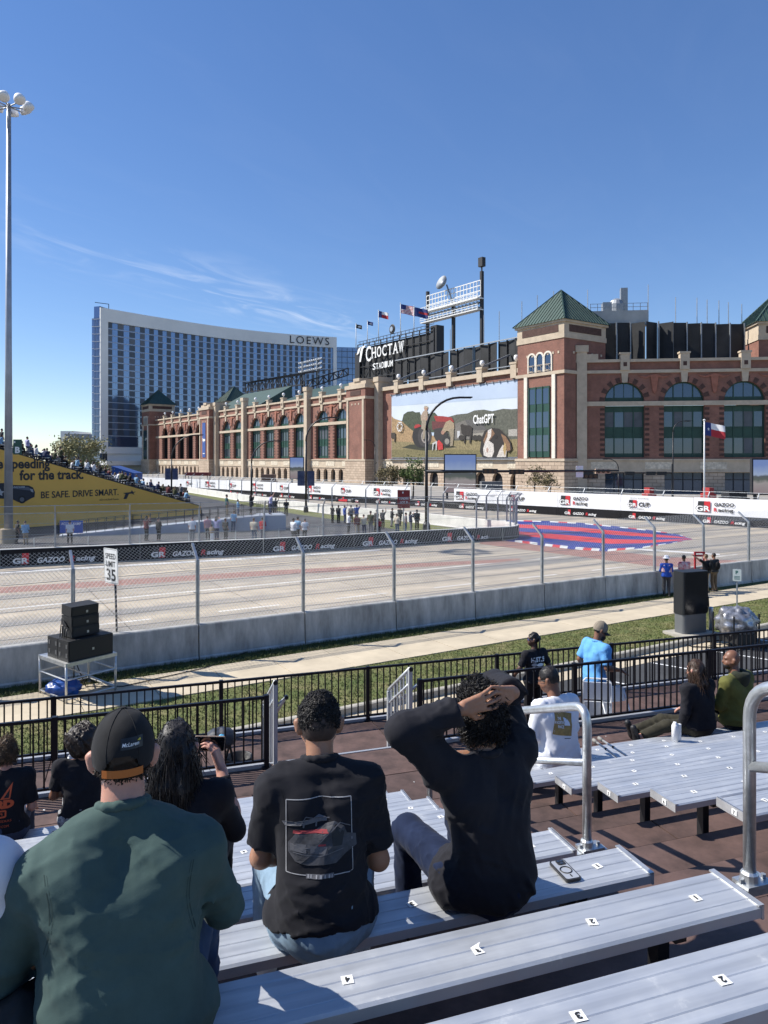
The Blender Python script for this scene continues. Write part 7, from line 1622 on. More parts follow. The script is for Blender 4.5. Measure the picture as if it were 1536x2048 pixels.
        if sh.get('hood'):
            V, F = sdf_mesh([('c', nk + lat * .09 * math.cos(a) - fw * (.05 + .075 * math.sin(a)) + sp * (.015 - .03 * math.sin(a)), nk + lat * .09 * math.cos(a + .4) - fw * (.05 + .075 * math.sin(a + .4)) + sp * (.015 - .03 * math.sin(a + .4)), .032, .032) for a in np.arange(-.5, 3.5, .4)] + [('e', nk - fw * .10 - sp * .06, (.10, .05, .09), None)], h, .04, (), folds(5, .005, 9)); np_obj('hood', V, F, sh['hood'], t)
        if sh.get('collar'):
            V, F = sdf_mesh([('c', nk + (lat * math.cos(a) + fw * math.sin(a)) * .066 + sp * .01, nk + (lat * math.cos(a + .5) + fw * math.sin(a + .5)) * .066 + sp * .01, .014, .014) for a in np.arange(0, 6.3, .5)], min(h, .008), .01); np_obj('collar', V, F, sh['collar'], t)
    pt_ = o_.get('pants')
    if pt_:
        e = pt_.get('e', .009); ln = pt_.get('len', 1.9); g = 1 + (fat - 1) * .5; g2 = 1 + (fat - 1) * 1.6; tc_ = [(pel + sp * pt_.get('top', .12), sp)]
        pr = [('c', J['hL'], J['hR'], .118 * g + e, .118 * g + e)] + [('c', pel + lat * x * g2, pel + lat * x * g2 + sp * .14, .112 * g + e, .108 * g + e, tc_) for x in (-.05, 0, .05)] + [('c', pel - sp * .02, pel + sp * .06, .125 * g + e, .12 * g + e, tc_)]
        for s in ('L', 'R'):
            Hh, K_, A_ = J['h' + s], J['k' + s], J['a' + s]; w2 = pt_.get('w', 0); dk = nz3(A_ - K_)
            if ln > 1: en = K_ + (A_ - K_) * (ln - 1); pr += [('c', Hh, K_, .084 * (.6 + .4 * g) + e, .062 + e + w2), ('c', K_, A_, .062 + e + w2, .05 + e + w2, [(en, dk)])]
            else: en = Hh + (K_ - Hh) * ln; pr += [('c', Hh, K_, .084 * (.6 + .4 * g) + e, .068 + e + w2, [(en, nz3(K_ - Hh))])]
        V, F = sdf_mesh(pr, h, .03, (), folds(pt_.get('seed', 8), pt_.get('amp', .004), 13)); out_['pants'] = np_obj('trousers', V, F, pt_['mat'], t)
    if o_.get('shoes'):
        pr = []
        for s in ('L', 'R'):
            A_ = J['a' + s]; toe = J.get('t' + s, A_ + V3(0, .17, -.055)); dt = nz3(toe - A_); pr = [('c', A_ - dt * .045 + V3(0, 0, -.028), toe, .044, .038), ('c', A_ + V3(0, 0, .0), A_ + V3(0, 0, -.03), .046, .046)]
            V, F = sdf_mesh(pr, h, .02); np_obj('shoe', V, F, o_['shoes'], t)
    hr = o_.get('hair')
    if hr:
        kd, hm = hr[0], hr[1]; pr = [('e', hp(0, -.014, .036), (.083, .100, .102), Rm)]; cl = []
        if kd in ('short', 'curly', 'fade'): cl = [(hp(0, .052, -.0), nz3(f * .85 - u * .5)), (hp(0, 0, -.045 if kd != 'fade' else -.005), -u)]
        elif kd == 'bun': cl = [(hp(0, .055, 0), nz3(f * .9 - u * .4))]; pr.append(('e', hp(0, -.10, .02), (.04, .04, .045), Rm))
        elif kd == 'long':
            cl = [(hp(0, .05, 0), nz3(f * .9 - u * .35))]; L_ = hr[2] if len(hr) > 2 else .32
            for x in (-.055, -.02, .02, .055): pr += [('c', hp(x, -.06, .0), hp(x * 1.15, -.095, -.14), .045, .042), ('c', hp(x * 1.15, -.095, -.14), hp(x * 1.2, -.105, -.14) + V3(0, 0, -L_), .040, .016)]
            pr += [('c', hp(s * .068, -.0, .02), hp(s * .078, -.03, -.13), .026, .03) for s in (-1, 1)]
        elif kd == 'mop':
            pr += [('e', hp(s * .038, -.045, -.03), (.058, .066, .078), Rm) for s in (-1, 1)]; cl = [(hp(0, .055, 0), nz3(f * .9 - u * .35))]
        wrf = folds(11, .005 if kd in ('short', 'fade') else .010, 20 if kd != 'long' else 12, .3 if kd == 'long' else 1, .02)
        V, F = sdf_mesh(pr, min(h, .009), .02, cl, wrf); ho = np_obj('hair', V, F, hm, t); out_['hair'] = ho
        nc = hr[3] if len(hr) > 3 else (0 if h > .011 else {'curly': 1100, 'mop': 1500, 'long': 420, 'short': 500, 'fade': 500}.get(kd, 0))
        if nc:
            rr = random.Random(4); mb = MB(); tree_ = None
            for _ in range(nc):
                v = V[rr.randrange(len(V))]; c = V3(*v)
                if o_.get('capped') and float((c - hc_) @ u) > -.012: continue
                ctr = hp(0, -.02, .02); dv = nz3(c - ctr)
                if kd == 'long' :
                    q0 = c + dv * .002; g_ = [q0]; sg = V3(rr.gauss(0, .006), rr.gauss(0, .006), 0)
                    for j in range(4): g_.append(g_[-1] + V3(0, 0, -.035) * rr.uniform(.6, 1.2) + sg + dv * .002)
                    mb.tube(g_, [.0022, .0022, .002, .0016, .0008], 3, cap=False)
                else:
                    ln = {'curly': .016, 'mop': .026, 'short': .010, 'fade': .009}.get(kd, .01) * rr.uniform(.6, 1.5); rad = {'curly': .0065, 'mop': .010, 'fade': .005}.get(kd, .003) * rr.uniform(.6, 1.2); tn = nz3(np.cross(dv, V3(rr.gauss(0, 1), rr.gauss(0, 1), rr.gauss(0, 1)))); bn = np.cross(dv, tn); a0 = rr.uniform(0, 6.28)
                    g_ = [c - dv * .002 + dv * ln * j / 5 + (tn * math.cos(a0 + j * 1.1) + bn * math.sin(a0 + j * 1.1)) * rad for j in range(6)]; mb.tube(g_, [.0024, .0024, .0022, .002, .0016, .0009], 3, cap=False)
            mb.build('hair_strands', hm, ho, smooth=True, world=False)
    out_['hp'] = hp; out_['hf'] = (r, f, u)
    # eyes
    if h < .016:
        for s in (-1, 1):
            V, F = sdf_mesh([('e', hp(.030 * s, .079, .012), (.013, .008, .007), Rm)], .005, .002); np_obj('eye', V, F, M('eye_dark', (.03, .02, .015), .2), t)
    return out_
def cap_on(pp, mat, brim, back_open=False, strap=None, name='cap'):
    """baseball cap: dome, brim, button and (at the back) an opening with a strap"""
    hp, (r, f, u) = pp['hp'], pp['hf']; Rm = [list(x) for x in np.stack([r, f, u], 1)]; t = pp['thing']; hc_ = hp(0, 0, 0)
    cl = [(hp(0, 0, -.006), nz3(-u - f * -.06))]
    V, F = sdf_mesh([('e', hp(0, -.010, .030), (.090, .112, .118), Rm)], .006, .01, cl, folds(21, .0012, 10))
    if back_open:
        rel = V - hc_; x_, y_, z_ = rel @ r, rel @ f, rel @ u; kill = (y_ < -.02) & ((x_ / .050) ** 2 + ((z_ + .012) / .058) ** 2 < 1); V[kill] = V[kill] + (f * .0)[None]; keep = ~kill; bad = kill[F].sum(1) > 2; F = F[~bad]
    co = np_obj(name, V, F, mat, t)
    mb = MB(); n = 14; d = 1
    for i in range(n):
        a0, a1 = [-1.15 + 2.3 * k / n for k in (i, i + 1)]
        def bp(a, e): return hp(math.sin(a) * (.084 + e * .012), -.010 + math.cos(a) * (.105 + e * .075), .010 - .020 * e - .028 * (math.sin(a) ** 2) * e)
        q = [bp(a0, 0), bp(a1, 0), bp(a1, 1), bp(a0, 1)]; mb.add(q + [v - u * .004 for v in q], [(0, 1, 2, 3), (7, 6, 5, 4), (2, 6, 7, 3)])
    mb.build('brim', brim, co, world=False); mb = MB(); mb.lathe([(.001, .006), (.008, .004), (.009, 0)], Vector(hp(0, -.010, .148)), 8); mb.build('button', mat, co, world=False)
    mb = MB()
    for k in range(6):
        a = k * math.pi / 3; g = [hp(.0907 * math.sin(th) * math.cos(a), -.010 + .1127 * math.sin(th) * math.sin(a), .030 + .1187 * math.cos(th)) for th in np.linspace(.08, 1.62, 9)]; mb.tube(g, .0012, 4)
    mb.build('seams', mat, co, world=False)
    if back_open:
        mb = MB(); g = [hp(.052 * math.sin(a) * 1.0, -.004 - .108 * math.cos(a * .55), .062 * math.cos(a * 1.0) - .010) for a in np.linspace(-1.5, 1.5, 15)]; mb.tube(g, .004, 5); mb.build('opening_trim', mat, co, world=False)
        mb = MB(); xs = np.linspace(-.056, .056, 9)
        for a0, a1 in zip(xs[:-1], xs[1:]):
            q = [hp(x, -.018 - .104 * math.sqrt(1 - (x / .093) ** 2) , z) for x, z in ((a0, -.018), (a1, -.018), (a1, .004), (a0, .004))]; mb.add(q, [(0, 1, 2, 3)])
        mb.build('strap', strap, co, world=False)
    return co
def print_on(pp, parts, origin, ux, uy, d=(0, 1, 0), gap=.0025, key='shirt_geo', parent='shirt'):
    """lay flat shapes onto the cloth: parts = [(MB in (x, y, layer) plane coordinates, material, name)]"""
    V, F = pp[key]; bv = BVHTree.FromPolygons([tuple(v) for v in V], [tuple(int(i) for i in q) for q in F]); o = V3(*origin); ux = nz3(ux); uy = nz3(uy); d = nz3(d)
    for mb, mat, nm in parts:
        W = []
        for x, y, l in mb.v:
            p0 = o + ux * x + uy * y - d * .6; hit = bv.ray_cast(Vector(p0), Vector(d)); W.append(tuple(V3(*(hit[0] if hit[0] else o + ux * x + uy * y)) - d * (gap + l)))
        m2 = MB(); m2.add(W, mb.f); m2.build(nm, mat, pp[parent], world=False)
def txt2d(s, x, y, w, h, l=0.0, **kw):
    mb = MB(); put_text(mb, s, (x, y, l), (1, 0, 0), (0, 1, 0), w=w, h=h, **kw); mb.v = [(a, b_, l) for a, b_, c in mb.v]; return mb
def poly2d(pts, l=0.0, n=6):
    """polygon as a fan grid so it can follow the cloth"""
    mb = MB(); c = (sum(p[0] for p in pts) / len(pts), sum(p[1] for p in pts) / len(pts)); P_ = []
    for (x0, y0), (x1, y1) in zip(pts, pts[1:] + pts[:1]):
        k = max(1, int(math.hypot(x1 - x0, y1 - y0) / .02)); P_ += [(x0 + (x1 - x0) * i / k, y0 + (y1 - y0) * i / k) for i in range(k)]
    m = len(P_)
    for j in range(1, n + 1): mb.v += [(c[0] + (x - c[0]) * j / n, c[1] + (y - c[1]) * j / n, l) for x, y in P_]
    mb.v.append((c[0], c[1], l)); mb.f += [(m * n, i, (i + 1) % m) for i in range(m)]
    for j in range(n - 1): mb.f += [(j * m + i, (j + 1) * m + i, (j + 1) * m + (i + 1) % m, j * m + (i + 1) % m) for i in range(m)]
    mb.m = [0] * len(mb.f); return mb
def line2d(pts, w, l=0.0):
    mb = MB()
    for (x0, y0), (x1, y1) in zip(pts[:-1], pts[1:]):
        L_ = math.hypot(x1 - x0, y1 - y0); k = max(1, int(L_ / .015)); nx, ny = -(y1 - y0) / L_ * w / 2, (x1 - x0) / L_ * w / 2
        for i in range(k):
            a, b_ = i / k, (i + 1) / k; p0 = (x0 + (x1 - x0) * a, y0 + (y1 - y0) * a); p1 = (x0 + (x1 - x0) * b_, y0 + (y1 - y0) * b_); mb.add([(p0[0] - nx, p0[1] - ny, l), (p1[0] - nx, p1[1] - ny, l), (p1[0] + nx, p1[1] + ny, l), (p0[0] + nx, p0[1] + ny, l)], [(0, 1, 2, 3)])
    return mb
# ================================================================ the foreground spectators
RZ = math.atan2(.319, .948)
m_denim = fabric('denim', (.045, .075, .14), .9, .3); m_denimd = fabric('dark_denim', (.010, .018, .048), .9, .35); m_denimp = fabric('pale_denim', (.22, .32, .42), .9, .25)
m_greenshirt = fabric('green_cotton', (.056, .092, .084), .9, .16); m_blk = fabric('black_cotton', (.015, .015, .019), .9, .12); m_blk2 = fabric('charcoal_knit', (.016, .016, .021), .85, .12, .5); m_wht = fabric('white_cotton', (.74, .75, .80), .9, .05); m_pblk = fabric('black_trousers', (.012, .012, .013), .9, .2); m_shoe_w = M('white_shoe', (.62, .60, .55), .6, noise=(6, .2)); m_shoe_b = M('black_shoe', (.015, .015, .016), .55)
def seat_at(r_, px, dt=0.0):
    """bench point of row r_ seen near photo column px"""
    q = (px - 768) / FPX; t_ = seat_t(r_) + dt; Y = t_ / (-CC.x * -q * -1 + CC.y) if False else t_ / (CC.x * q + CC.y); return Vector((q * Y, Y, seat_z(r_)))
def adj(base_, **kw): d = dict(base_); d.update(kw); return d
# man in green shirt and black cap
J1 = adj(SIT, pel=(0, -.06, .13), neck=(0, .115, .65), head=(.0, .165, .775), sL=(-.205, .075, .508), sR=(.205, .085, .512), eL=(-.315, .10, .255), eR=(.295, .17, .27), wL=(-.22, .33, .2), wR=(.16, .42, .22), hL=(-.11, .02, .11), hR=(.11, .02, .11), kL=(-.2, .47, .13), kR=(.245, .46, .14), aL=(-.2, .5, -.33), aR=(.25, .5, -.33))
p1 = person('person', 'man in dark green shirt and black cap with orange strap, seen from behind', seat_at(-1, 244, -.10), RZ, J1, dict(capped=True, fat=1.24, skin='fair', look=(.0, 1, -.06), shirt=dict(mat=m_greenshirt, sleeve=1.35, e=.022, w=.072, amp=.0065, f=11, hemz=-.11, neckz=.006, seed=5, collar=m_greenshirt), pants=dict(mat=m_denim, top=.0, amp=.005), shoes=m_shoe_w, hair=('short', H_DARK, 0, 2500)), h=.0095, hb=.008)
m_capb = fabric('cap_twill', (.016, .016, .017), .85, .25); cp = cap_on(p1, m_capb, m_capb, True, M('orange_strap', (.42, .12, .015), .6))
hp1 = p1['hp']; mb = MB()
xs = np.linspace(-.005, .055, 7)
def capz(x, z): return hp1(x, -.010 - .1135 * math.sqrt(max(.02, 1 - (x / .0915) ** 2 - ((z - .030) / .1195) ** 2)), z)
for a0, a1 in zip(xs[:-1], xs[1:]):
    for z0, z1 in ((.058, .073), (.073, .088)): mb.add([capz(a0, z0), capz(a1, z0), capz(a1, z1), capz(a0, z1)], [(0, 1, 2, 3)])
pa_ = mb.build('patch', M('cap_patch', (.008, .008, .008), .4), cp, world=False)
mb = MB(); V_, F_, w_, h_ = text_geo('McLaren', .01, .2); mb.add([tuple(V3(*capz(-.001 + x / w_ * .046, .066 + y / h_ * .010)) - p1['hf'][1] * .0015) for x, y, z in V_], F_); mb.build('lettering', m_white, pa_, world=False)
mb = MB(); mb.add([tuple(V3(*capz(x, z)) - p1['hf'][1] * .0015) for x, z in ((.040, .078), (.048, .083), (.050, .077), (.046, .076))], [(0, 1, 2, 3)]); mb.build('swoosh', M('patch_yellow', (.55, .45, .03), .5), pa_, world=False)
# young man in black T-shirt
J2 = adj(SIT, pel=(0, -.05, .12), neck=(0, .125, .655), head=(0, .185, .775), sL=(-.176, .085, .565), sR=(.176, .085, .565), eL=(-.235, .09, .30), eR=(.235, .08, .26), wL=(-.08, .29, .22), wR=(.10, .28, .22), kL=(-.21, .42, .13), kR=(.2, .46, .13), aL=(-.22, .42, -.33), aR=(.2, .48, -.33))
p2 = person('person', 'young man with curly dark hair in black T-shirt printed with a race car', seat_at(0, 643, -.10), R_(8), J2, dict(skin='tan', look=(0, 1, -.28), shirt=dict(mat=m_blk, sleeve=.80, e=.019, w=.074, amp=.0055, f=13, hemz=-.02, seed=9, collar=m_blk), pants=dict(mat=m_denimp, top=.10, amp=.004), shoes=m_shoe_w, hair=('fade', H_BLACK, 0, 2600)), h=.009, hb=.0075)
V, F = sdf_mesh([('e', p2['hp'](0, -.016, .016), (.0775, .0975, .094), [list(x) for x in np.stack(p2['hf'], 1)])], .007, .01, [(p2['hp'](0, .05, 0), nz3(p2['hf'][1] * .9 - p2['hf'][2] * .4)), (p2['hp'](0, 0, -.055), -p2['hf'][2])]); np_obj('faded_hair', V, F, M('stubble', (.045, .026, .02), .7, noise=(60, .4)), p2['thing'])
m_pw = M('print_white', (.34, .34, .35), .7); m_pg = M('print_grey', (.075, .075, .084), .7, noise=(22, .6), col2=(.022, .022, .025)); m_pg2 = M('print_grey2', (.10, .10, .11), .7); m_pr = M('print_red', (.30, .035, .04), .7)
car_o = [(-.118, -.02), (-.09, .012), (-.02, .02), (.03, .038), (.06, .045), (.095, .028), (.105, .005), (.14, -.005), (.142, -.04), (.098, -.058), (.06, -.084), (-.05, -.09), (-.092, -.08), (-.118, -.05)]
print_on(p2, [(line2d([(-.125, -.12), (.125, -.12), (.125, .12), (-.125, .12), (-.125, -.12)], .0028), m_pw, 'print_frame'), (poly2d(car_o, .0006), m_pg, 'print_car'), (poly2d([(-.10, .012), (.035, .012), (.03, .022), (-.098, .022)], .0012, 2), m_pr, 'print_stripe'), (poly2d([(-.005, -.028), (.025, -.028), (.023, -.022), (-.005, -.022)], .0012, 2), m_pr, 'print_stripe'), (poly2d([(-.142, .048), (-.02, .056), (.0, .066), (.03, .056), (.03, .044), (-.13, .034)], .0012, 2), m_pg2, 'print_wing'), (line2d([(-.11, -.03), (-.02, -.035), (.02, .0), (.08, .04), (.12, .025)], .003, .0012), m_pg2, 'print_line'), (line2d([(-.1, -.05), (.0, -.06), (.09, -.04)], .003, .0012), m_pg2, 'print_line'), (line2d([(-.07, .04), (-.05, .065), (.0, .05), (.04, .055)], .003, .0012), m_pg2, 'print_line'), (poly2d([(.05, -.03), (.085, -.03), (.095, .01), (.07, .03), (.045, .01)], .0012, 2), M('print_black', (.008, .008, .009), .6), 'print_wheel'), (line2d([(-.052, -.122), (.052, -.119)], .014, .001), m_pg2, 'print_bar')] + [(line2d([(x, -.1265), (x + .001, -.1155)], w, .0016), m_pw, 'print_bar_mark') for x, w in ((-.044, .006), (-.034, .004), (-.014, .005), (.002, .009), (.018, .004), (.034, .006), (.044, .003))] + [(line2d([(-.06, .03), (-.055, .05)], .006, .0013), m_pg2, 'print_strut'), (line2d([(-.012, .03), (-.008, .055)], .006, .0013), m_pg2, 'print_strut'), (poly2d([(-.11, -.045), (-.05, -.05), (-.05, -.022), (-.11, -.02)], .0013, 2), m_pg2, 'print_panel'), (poly2d([(-.035, -.05), (.02, -.055), (.03, -.03), (-.035, -.025)], .0013, 2), m_pg2, 'print_panel')], (-.012, -.1, .45), (1, 0, 0), (0, 0, 1), (0, 1, 0))
mb = MB(); g = [p2['hp'](.062 * math.sin(a), -.02 - .060 * math.cos(a), -.128 + .008 * math.cos(a)) for a in np.linspace(-1.6, 1.6, 15)]; mb.tube(g, .006, 6); mb.build('undershirt', m_wht, p2['thing'], smooth=True, world=False)
# stitched seams of the two shirts
def seams(pp, col, sx, z0, z1, hem=None):
    m = M('seam_%d' % int(col[1] * 9999), col, .95); parts = []
    for sg in (-1, 1):
        pts = [(sg * (sx - .018 * math.sin(a * math.pi)), z0 + (z1 - z0) * a) for a in np.linspace(0, 1, 12)]
        parts += [(line2d(pts, .0022), m, 'seam'), (line2d([(x - sg * .007, y) for x, y in pts], .0012), m, 'seam')]
    if hem: parts += [(line2d([(-.16, hem), (.16, hem)], .0015), m, 'hem_stitch')]
    print_on(pp, parts, (0, 0, 0), (1, 0, 0), (0, 0, 1), (0, 1, 0), gap=.0008)
seams(p1, (.018, .036, .032), .195, .36, .56); seams(p2, (.004, .004, .005), .155, .40, .60, .13)
# man holding his head
J3 = adj(SIT, pel=(.03, -.04, .12), neck=(0, .0, .63), head=(.015, .055, .775), sL=(-.20, -.005, .605), sR=(.195, .05, .60), eL=(-.375, .0, .775), eR=(.235, .30, .80), wL=(-.135, -.055, .85), wR=(.150, .005, .865), kL=(-.15, .46, .11), kR=(.14, .47, .11), aL=(-.13, .5, -.33), aR=(.16, .5, -.33))
hands3 = dict(L=dict(d=(.93, -.10, .20), n=(.15, 1, -.05), side=-1, curl=.36, spread=.22), R=dict(d=(-.86, -.42, .12), n=(-.2, 1, -.05), side=1, curl=.42, spread=.16))
p3 = person('person', 'man in charcoal long sleeved top gripping the top of his head with both hands', seat_at(0, 968, -.06), R_(22), J3, dict(fat=1.06, skin='tan', look=(.25, 1, -.12), shirt=dict(mat=m_blk2, sleeve=1.93, e=.019, w=.082, amp=.0055, f=15, hemz=-.09, seed=14, collar=m_blk2), pants=dict(mat=m_denimd, top=.02, amp=.005), shoes=m_shoe_w, hair=('mop', H_BLACK, 0, 2600)), h=.0095, hb=.0062, hands=hands3)
# woman filming with a phone
J4 = adj(SIT, pel=(0, -.04, .12), neck=(0, .03, .60), head=(-.01, .075, .745), sR=(.175, .04, .545), sL=(-.175, .03, .54), eR=(.255, .10, .34), wR=(.17, .27, .56), eL=(-.21, .08, .30), wL=(-.06, .3, .3))
p4 = person('person', 'woman with long black hair in black top filming with a raised phone', seat_at(1, 352, -.04), R_(6), J4, dict(skin='fair', look=(.05, 1, -.02), shirt=dict(mat=m_blk, sleeve=1.85, e=.014, w=.056, amp=.004, hemz=-.03, seed=17), pants=dict(mat=m_pblk, top=.08), shoes=m_shoe_b, hair=('long', H_BLACK, .24, 1500)), h=.010, hb=.0065, hands=dict(R=dict(d=(-.35, .25, .9), n=(-.75, .2, -.3), side=-1, curl=.95, spread=.15)))
ph4 = thing('phone', 'black phone held up sideways by the woman with long black hair', 'phone', loc=p4['thing'].location, rz=R_(6)); c = Vector((.105, .335, .665)); uu, vv = Vector((1, .12, -.1)).normalized(), Vector((.1, 0, 1)).normalized(); nn = uu.cross(vv); p = MB(); p.prism(rrect(.152, .074, .010), c, uu, vv, nn, .009); p.build('case', M('tan_case', (.30, .22, .16), .5), ph4, world=False); p = MB(); p.prism(rrect(.144, .066, .006), c + nn * .0095, uu, vv, nn, .0006); p.build('screen', M('phone_screen', (.006, .006, .008), .06, spec=.8), ph4, world=False)
# curly haired spectator and the orange printed shirt on the front row
p5 = person('person', 'spectator with big dark curly hair, black top and zebra patterned trousers', seat_at(7, 166, -.02), RZ, adj(SIT, wL=(-.1, .3, .25), neck=(0, .05, .60), head=(0, .09, .755)), dict(skin='brown', look=(.1, 1, -.05), shirt=dict(mat=m_blk, sleeve=.75, e=.014, amp=.004, hemz=.02, seed=2), pants=dict(mat=M('zebra_cloth', (.55, .55, .56), .9, noise=(26, .9), col2=(.015, .015, .016), stretch=(1, 1, 3)), top=.12), shoes=m_shoe_b, hair=('mop', H_DARK, 0, 2600)), h=.012)
V, F = sdf_mesh([('e', p5['hp'](0, -.03, .03), (.155, .145, .15), None)], .012, .02, [(p5['hp'](0, .06, 0), (0, 1, 0))], folds(31, .02, 40)); np_obj('hair_volume', V, F, H_DARK, p5['thing'])
p6 = person('person', 'child with messy fair hair in black T-shirt with orange racing print', seat_at(7, 8, -.02), RZ, adj(SIT, wR=(.2, .22, .2), eR=(.24, .04, .27)), dict(skin='fair', look=(-.2, 1, -.02), shirt=dict(mat=m_blk, sleeve=.85, e=.016, amp=.004, seed=6, hemz=-.02), pants=dict(mat=fabric('blue_grey', (.06, .08, .13)), top=.08), shoes=m_shoe_b, hair=('mop', H_FAIR, 0, 900)), h=.012, scale=.93)
m_or = M('print_orange', (.62, .10, .03), .7); m_bl_ = M('print_black2', (.01, .01, .011), .7)
print_on(p6, [(poly2d([(-.02, .02), (.085, .16), (.065, .02)], 0, 4), m_or, 'print_shape'), (poly2d([(.01, .03), (.062, .105), (.055, .03)], .001, 3), m_bl_, 'print_shape'), (txt2d('RD', -.06, -.06, .16, .075, .001, bold=.09), m_or, 'print_lettering'), (line2d([(-.05, -.08), (.03, -.08), (.03, -.13), (-.05, -.135)], .014, .001), m_or, 'print_shape'), (line2d([(-.05, -.10), (.0, -.10), (.0, -.115)], .008, .001), m_or, 'print_shape'), (txt2d(', TEXAS', -.04, -.18, .12, .022, .001, bold=.0), m_or, 'print_lettering'), (txt2d('7.COM', -.02, -.222, .08, .02, .001, bold=.0), m_or, 'print_lettering')], (0, -.1, .40), (1, 0, 0), (0, 0, 1), (0, 1, 0))
# white shirt cropped by the left edge
p0_ = person('person', 'person in plain white shirt cropped by the left edge, beside the man in green', seat_at(-1, -200, -.02), RZ, adj(SIT, neck=(0, .1, .58), head=(0, .16, .74), sR=(.2, .05, .52), eR=(.30, .06, .26), wR=(.2, .3, .2)), dict(skin='tan', fat=1.2, shirt=dict(mat=m_wht, sleeve=.8, e=.02, w=.078, amp=.006, f=12, hemz=-.10), pants=dict(mat=m_pblk, top=.05), shoes=m_shoe_b, hair=('short', H_DARK)), h=.011)
bg_ = seat_at(-1, 40, -.05); bag = crumple('black_bag', 'black fabric bag with metal zip on the bench at the left edge', 'bag', bg_ + Vector((.02, -.02, .11)), .10, .14, .12, M('bag_black', (.012, .012, .013), .7, bump=(60, .3, .004)), 5, amp=.1)
# ---------------------------------------------------------------- right hand benches and walkway
p7 = person('person', 'man in white long shirt with gold square print seated beside the crutches', seat_at(6, 1118, -.03), R_(26), adj(SIT, neck=(0, .06, .63), head=(-.02, .125, .785), eL=(-.26, .08, .30), wL=(-.22, .3, .1)), dict(skin='brown', fat=1.2, look=(-.62, .8, -.30), shirt=dict(mat=m_wht, sleeve=1.2, e=.022, w=.07, amp=.006, f=14, hemz=-.12, seed=23), pants=dict(mat=m_pblk, top=.03), shoes=m_shoe_b, hair=('short', H_BLACK)), h=.0125, scale=1.07)
m_gold = M('gold_print', (.36, .245, .085), .7, noise=(14, .45)); th = -.18
sq = [(-.10, -.10), (.10, -.10), (.10, .10), (-.10, .10)]
print_on(p7, [(poly2d(sq, 0, 5), m_gold, 'print_square'), (txt2d('THE', -.07, .035, .05, .026, .001, bold=.03), m_wht, 'print_lettering'), (txt2d('NORTH', -.08, 0, .085, .028, .001, bold=.03), m_wht, 'print_lettering'), (txt2d('FACE', -.06, -.035, .065, .026, .001, bold=.03), m_wht, 'print_lettering'), (poly2d([(.012 + .066 * math.cos(a), -.01 + .066 * math.sin(a)) for a in np.linspace(0, 1.57, 8)] + [(.012, -.01)], .001, 3), m_wht, 'print_dome'), (line2d([(.02, -.125), (.09, -.12)], .006, .001), m_pg, 'print_marks')], (-.035, -.1, .43), (math.cos(th), 0, math.sin(th)), (-math.sin(th), 0, math.cos(th)), (0, 1, 0))
gl7 = MB(); hp7 = p7['hp']
for s in (-1, 1): gl7.tube([hp7(.078 * s, -.005, .012), hp7(.074 * s, .06, .018), hp7(.05 * s, .096, .015)], .0028, 4)
gl7.build('glasses', m_blackp, p7['thing'], world=False)
J8 = adj(SIT, pel=(0, 0, .12), neck=(0, .03, .60), head=(.0, .08, .755), kL=(-.37, .20, .10), kR=(-.30, .33, .12), aL=(-.74, .32, -.03), aR=(-.70, .44, .01), tL=(-.80, .32, .11), tR=(-.77, .44, .13), eL=(-.25, .02, .30), wL=(-.24, .12, .06))
p8 = person('person', 'woman with long brown hair in black jacket stretching her legs along the bench', seat_at(7, 1402, .02), R_(28), J8, dict(skin='fair', look=(-.1, 1, 0), shirt=dict(mat=m_blk, sleeve=1.75, e=.024, w=.068, amp=.006, hemz=-.03, seed=33, f=15), pants=dict(mat=fabric('olive_drab', (.040, .036, .024)), top=.06, len=1.85), shoes=m_shoe_b, hair=('long', H_BROWN, .22, 900)), h=.0125)
p9 = person('person', 'bald bearded man in olive hooded sweatshirt on the front bench', seat_at(7, 1478, .06), R_(32), adj(SIT, neck=(0, .04, .65), head=(0, .10, .815), sL=(-.2, .03, .58), sR=(.2, .03, .58)), dict(skin='brown', fat=1.14, look=(-.75, .65, -.02), shirt=dict(mat=fabric('olive_fleece', (.125, .125, .035)), sleeve=1.9, e=.028, w=.078, amp=.006, f=12, hemz=-.06, seed=41, hood=fabric('dark_olive', (.030, .034, .022))), pants=dict(mat=m_pblk, top=.05), shoes=m_shoe_b), h=.0125)
hp9 = p9['hp']; V, F = sdf_mesh([('e', hp9(0, .045, -.07), (.060, .062, .05), [list(x) for x in np.stack(p9['hf'], 1)])], .01, .01, [(hp9(0, 0, -.045), p9['hf'][2])], folds(3, .003, 60)); np_obj('beard', V, F, H_BLACK, p9['thing'])
J10 = adj(STAND, eL=(-.30, .02, 1.17), wL=(-.28, .18, 1.02), eR=(.29, -.06, 1.18), wR=(.31, .10, .98), kL=(-.09, .06, .5), aR=(.11, -.10, .085))
p10 = person('person', 'girl with braided hair and sunglasses in black slogan T-shirt on the walkway', (2.40, 11.6, ZW), R_(28), J10, dict(skin='dark', look=(-.85, .55, .02), shirt=dict(mat=m_blk, sleeve=.85, e=.018, amp=.005, hemz=-.04, seed=8), pants=dict(mat=m_pblk, top=.1), shoes=m_shoe_b, hair=('bun', H_BLACK)), h=.013, scale=.895)
hp10 = p10['hp']; mb = MB()
for k in range(14):
    a = -1.2 + 2.4 * k / 13; s_ = hp10(.06 * math.sin(a), -.095, .03 * math.cos(a) + .01); mb.tube([s_, s_ + V3(.01 * math.sin(a), -.02, -.02), s_ + V3(.02 * math.sin(a), -.025, -.13), s_ + V3(.02 * math.sin(a), -.01, -.2 - .03 * (k % 3))], [.008, .009, .007, .004], 5)
mb.build('braids', H_BLACK, p10['thing'], smooth=True, world=False)
mb = MB()
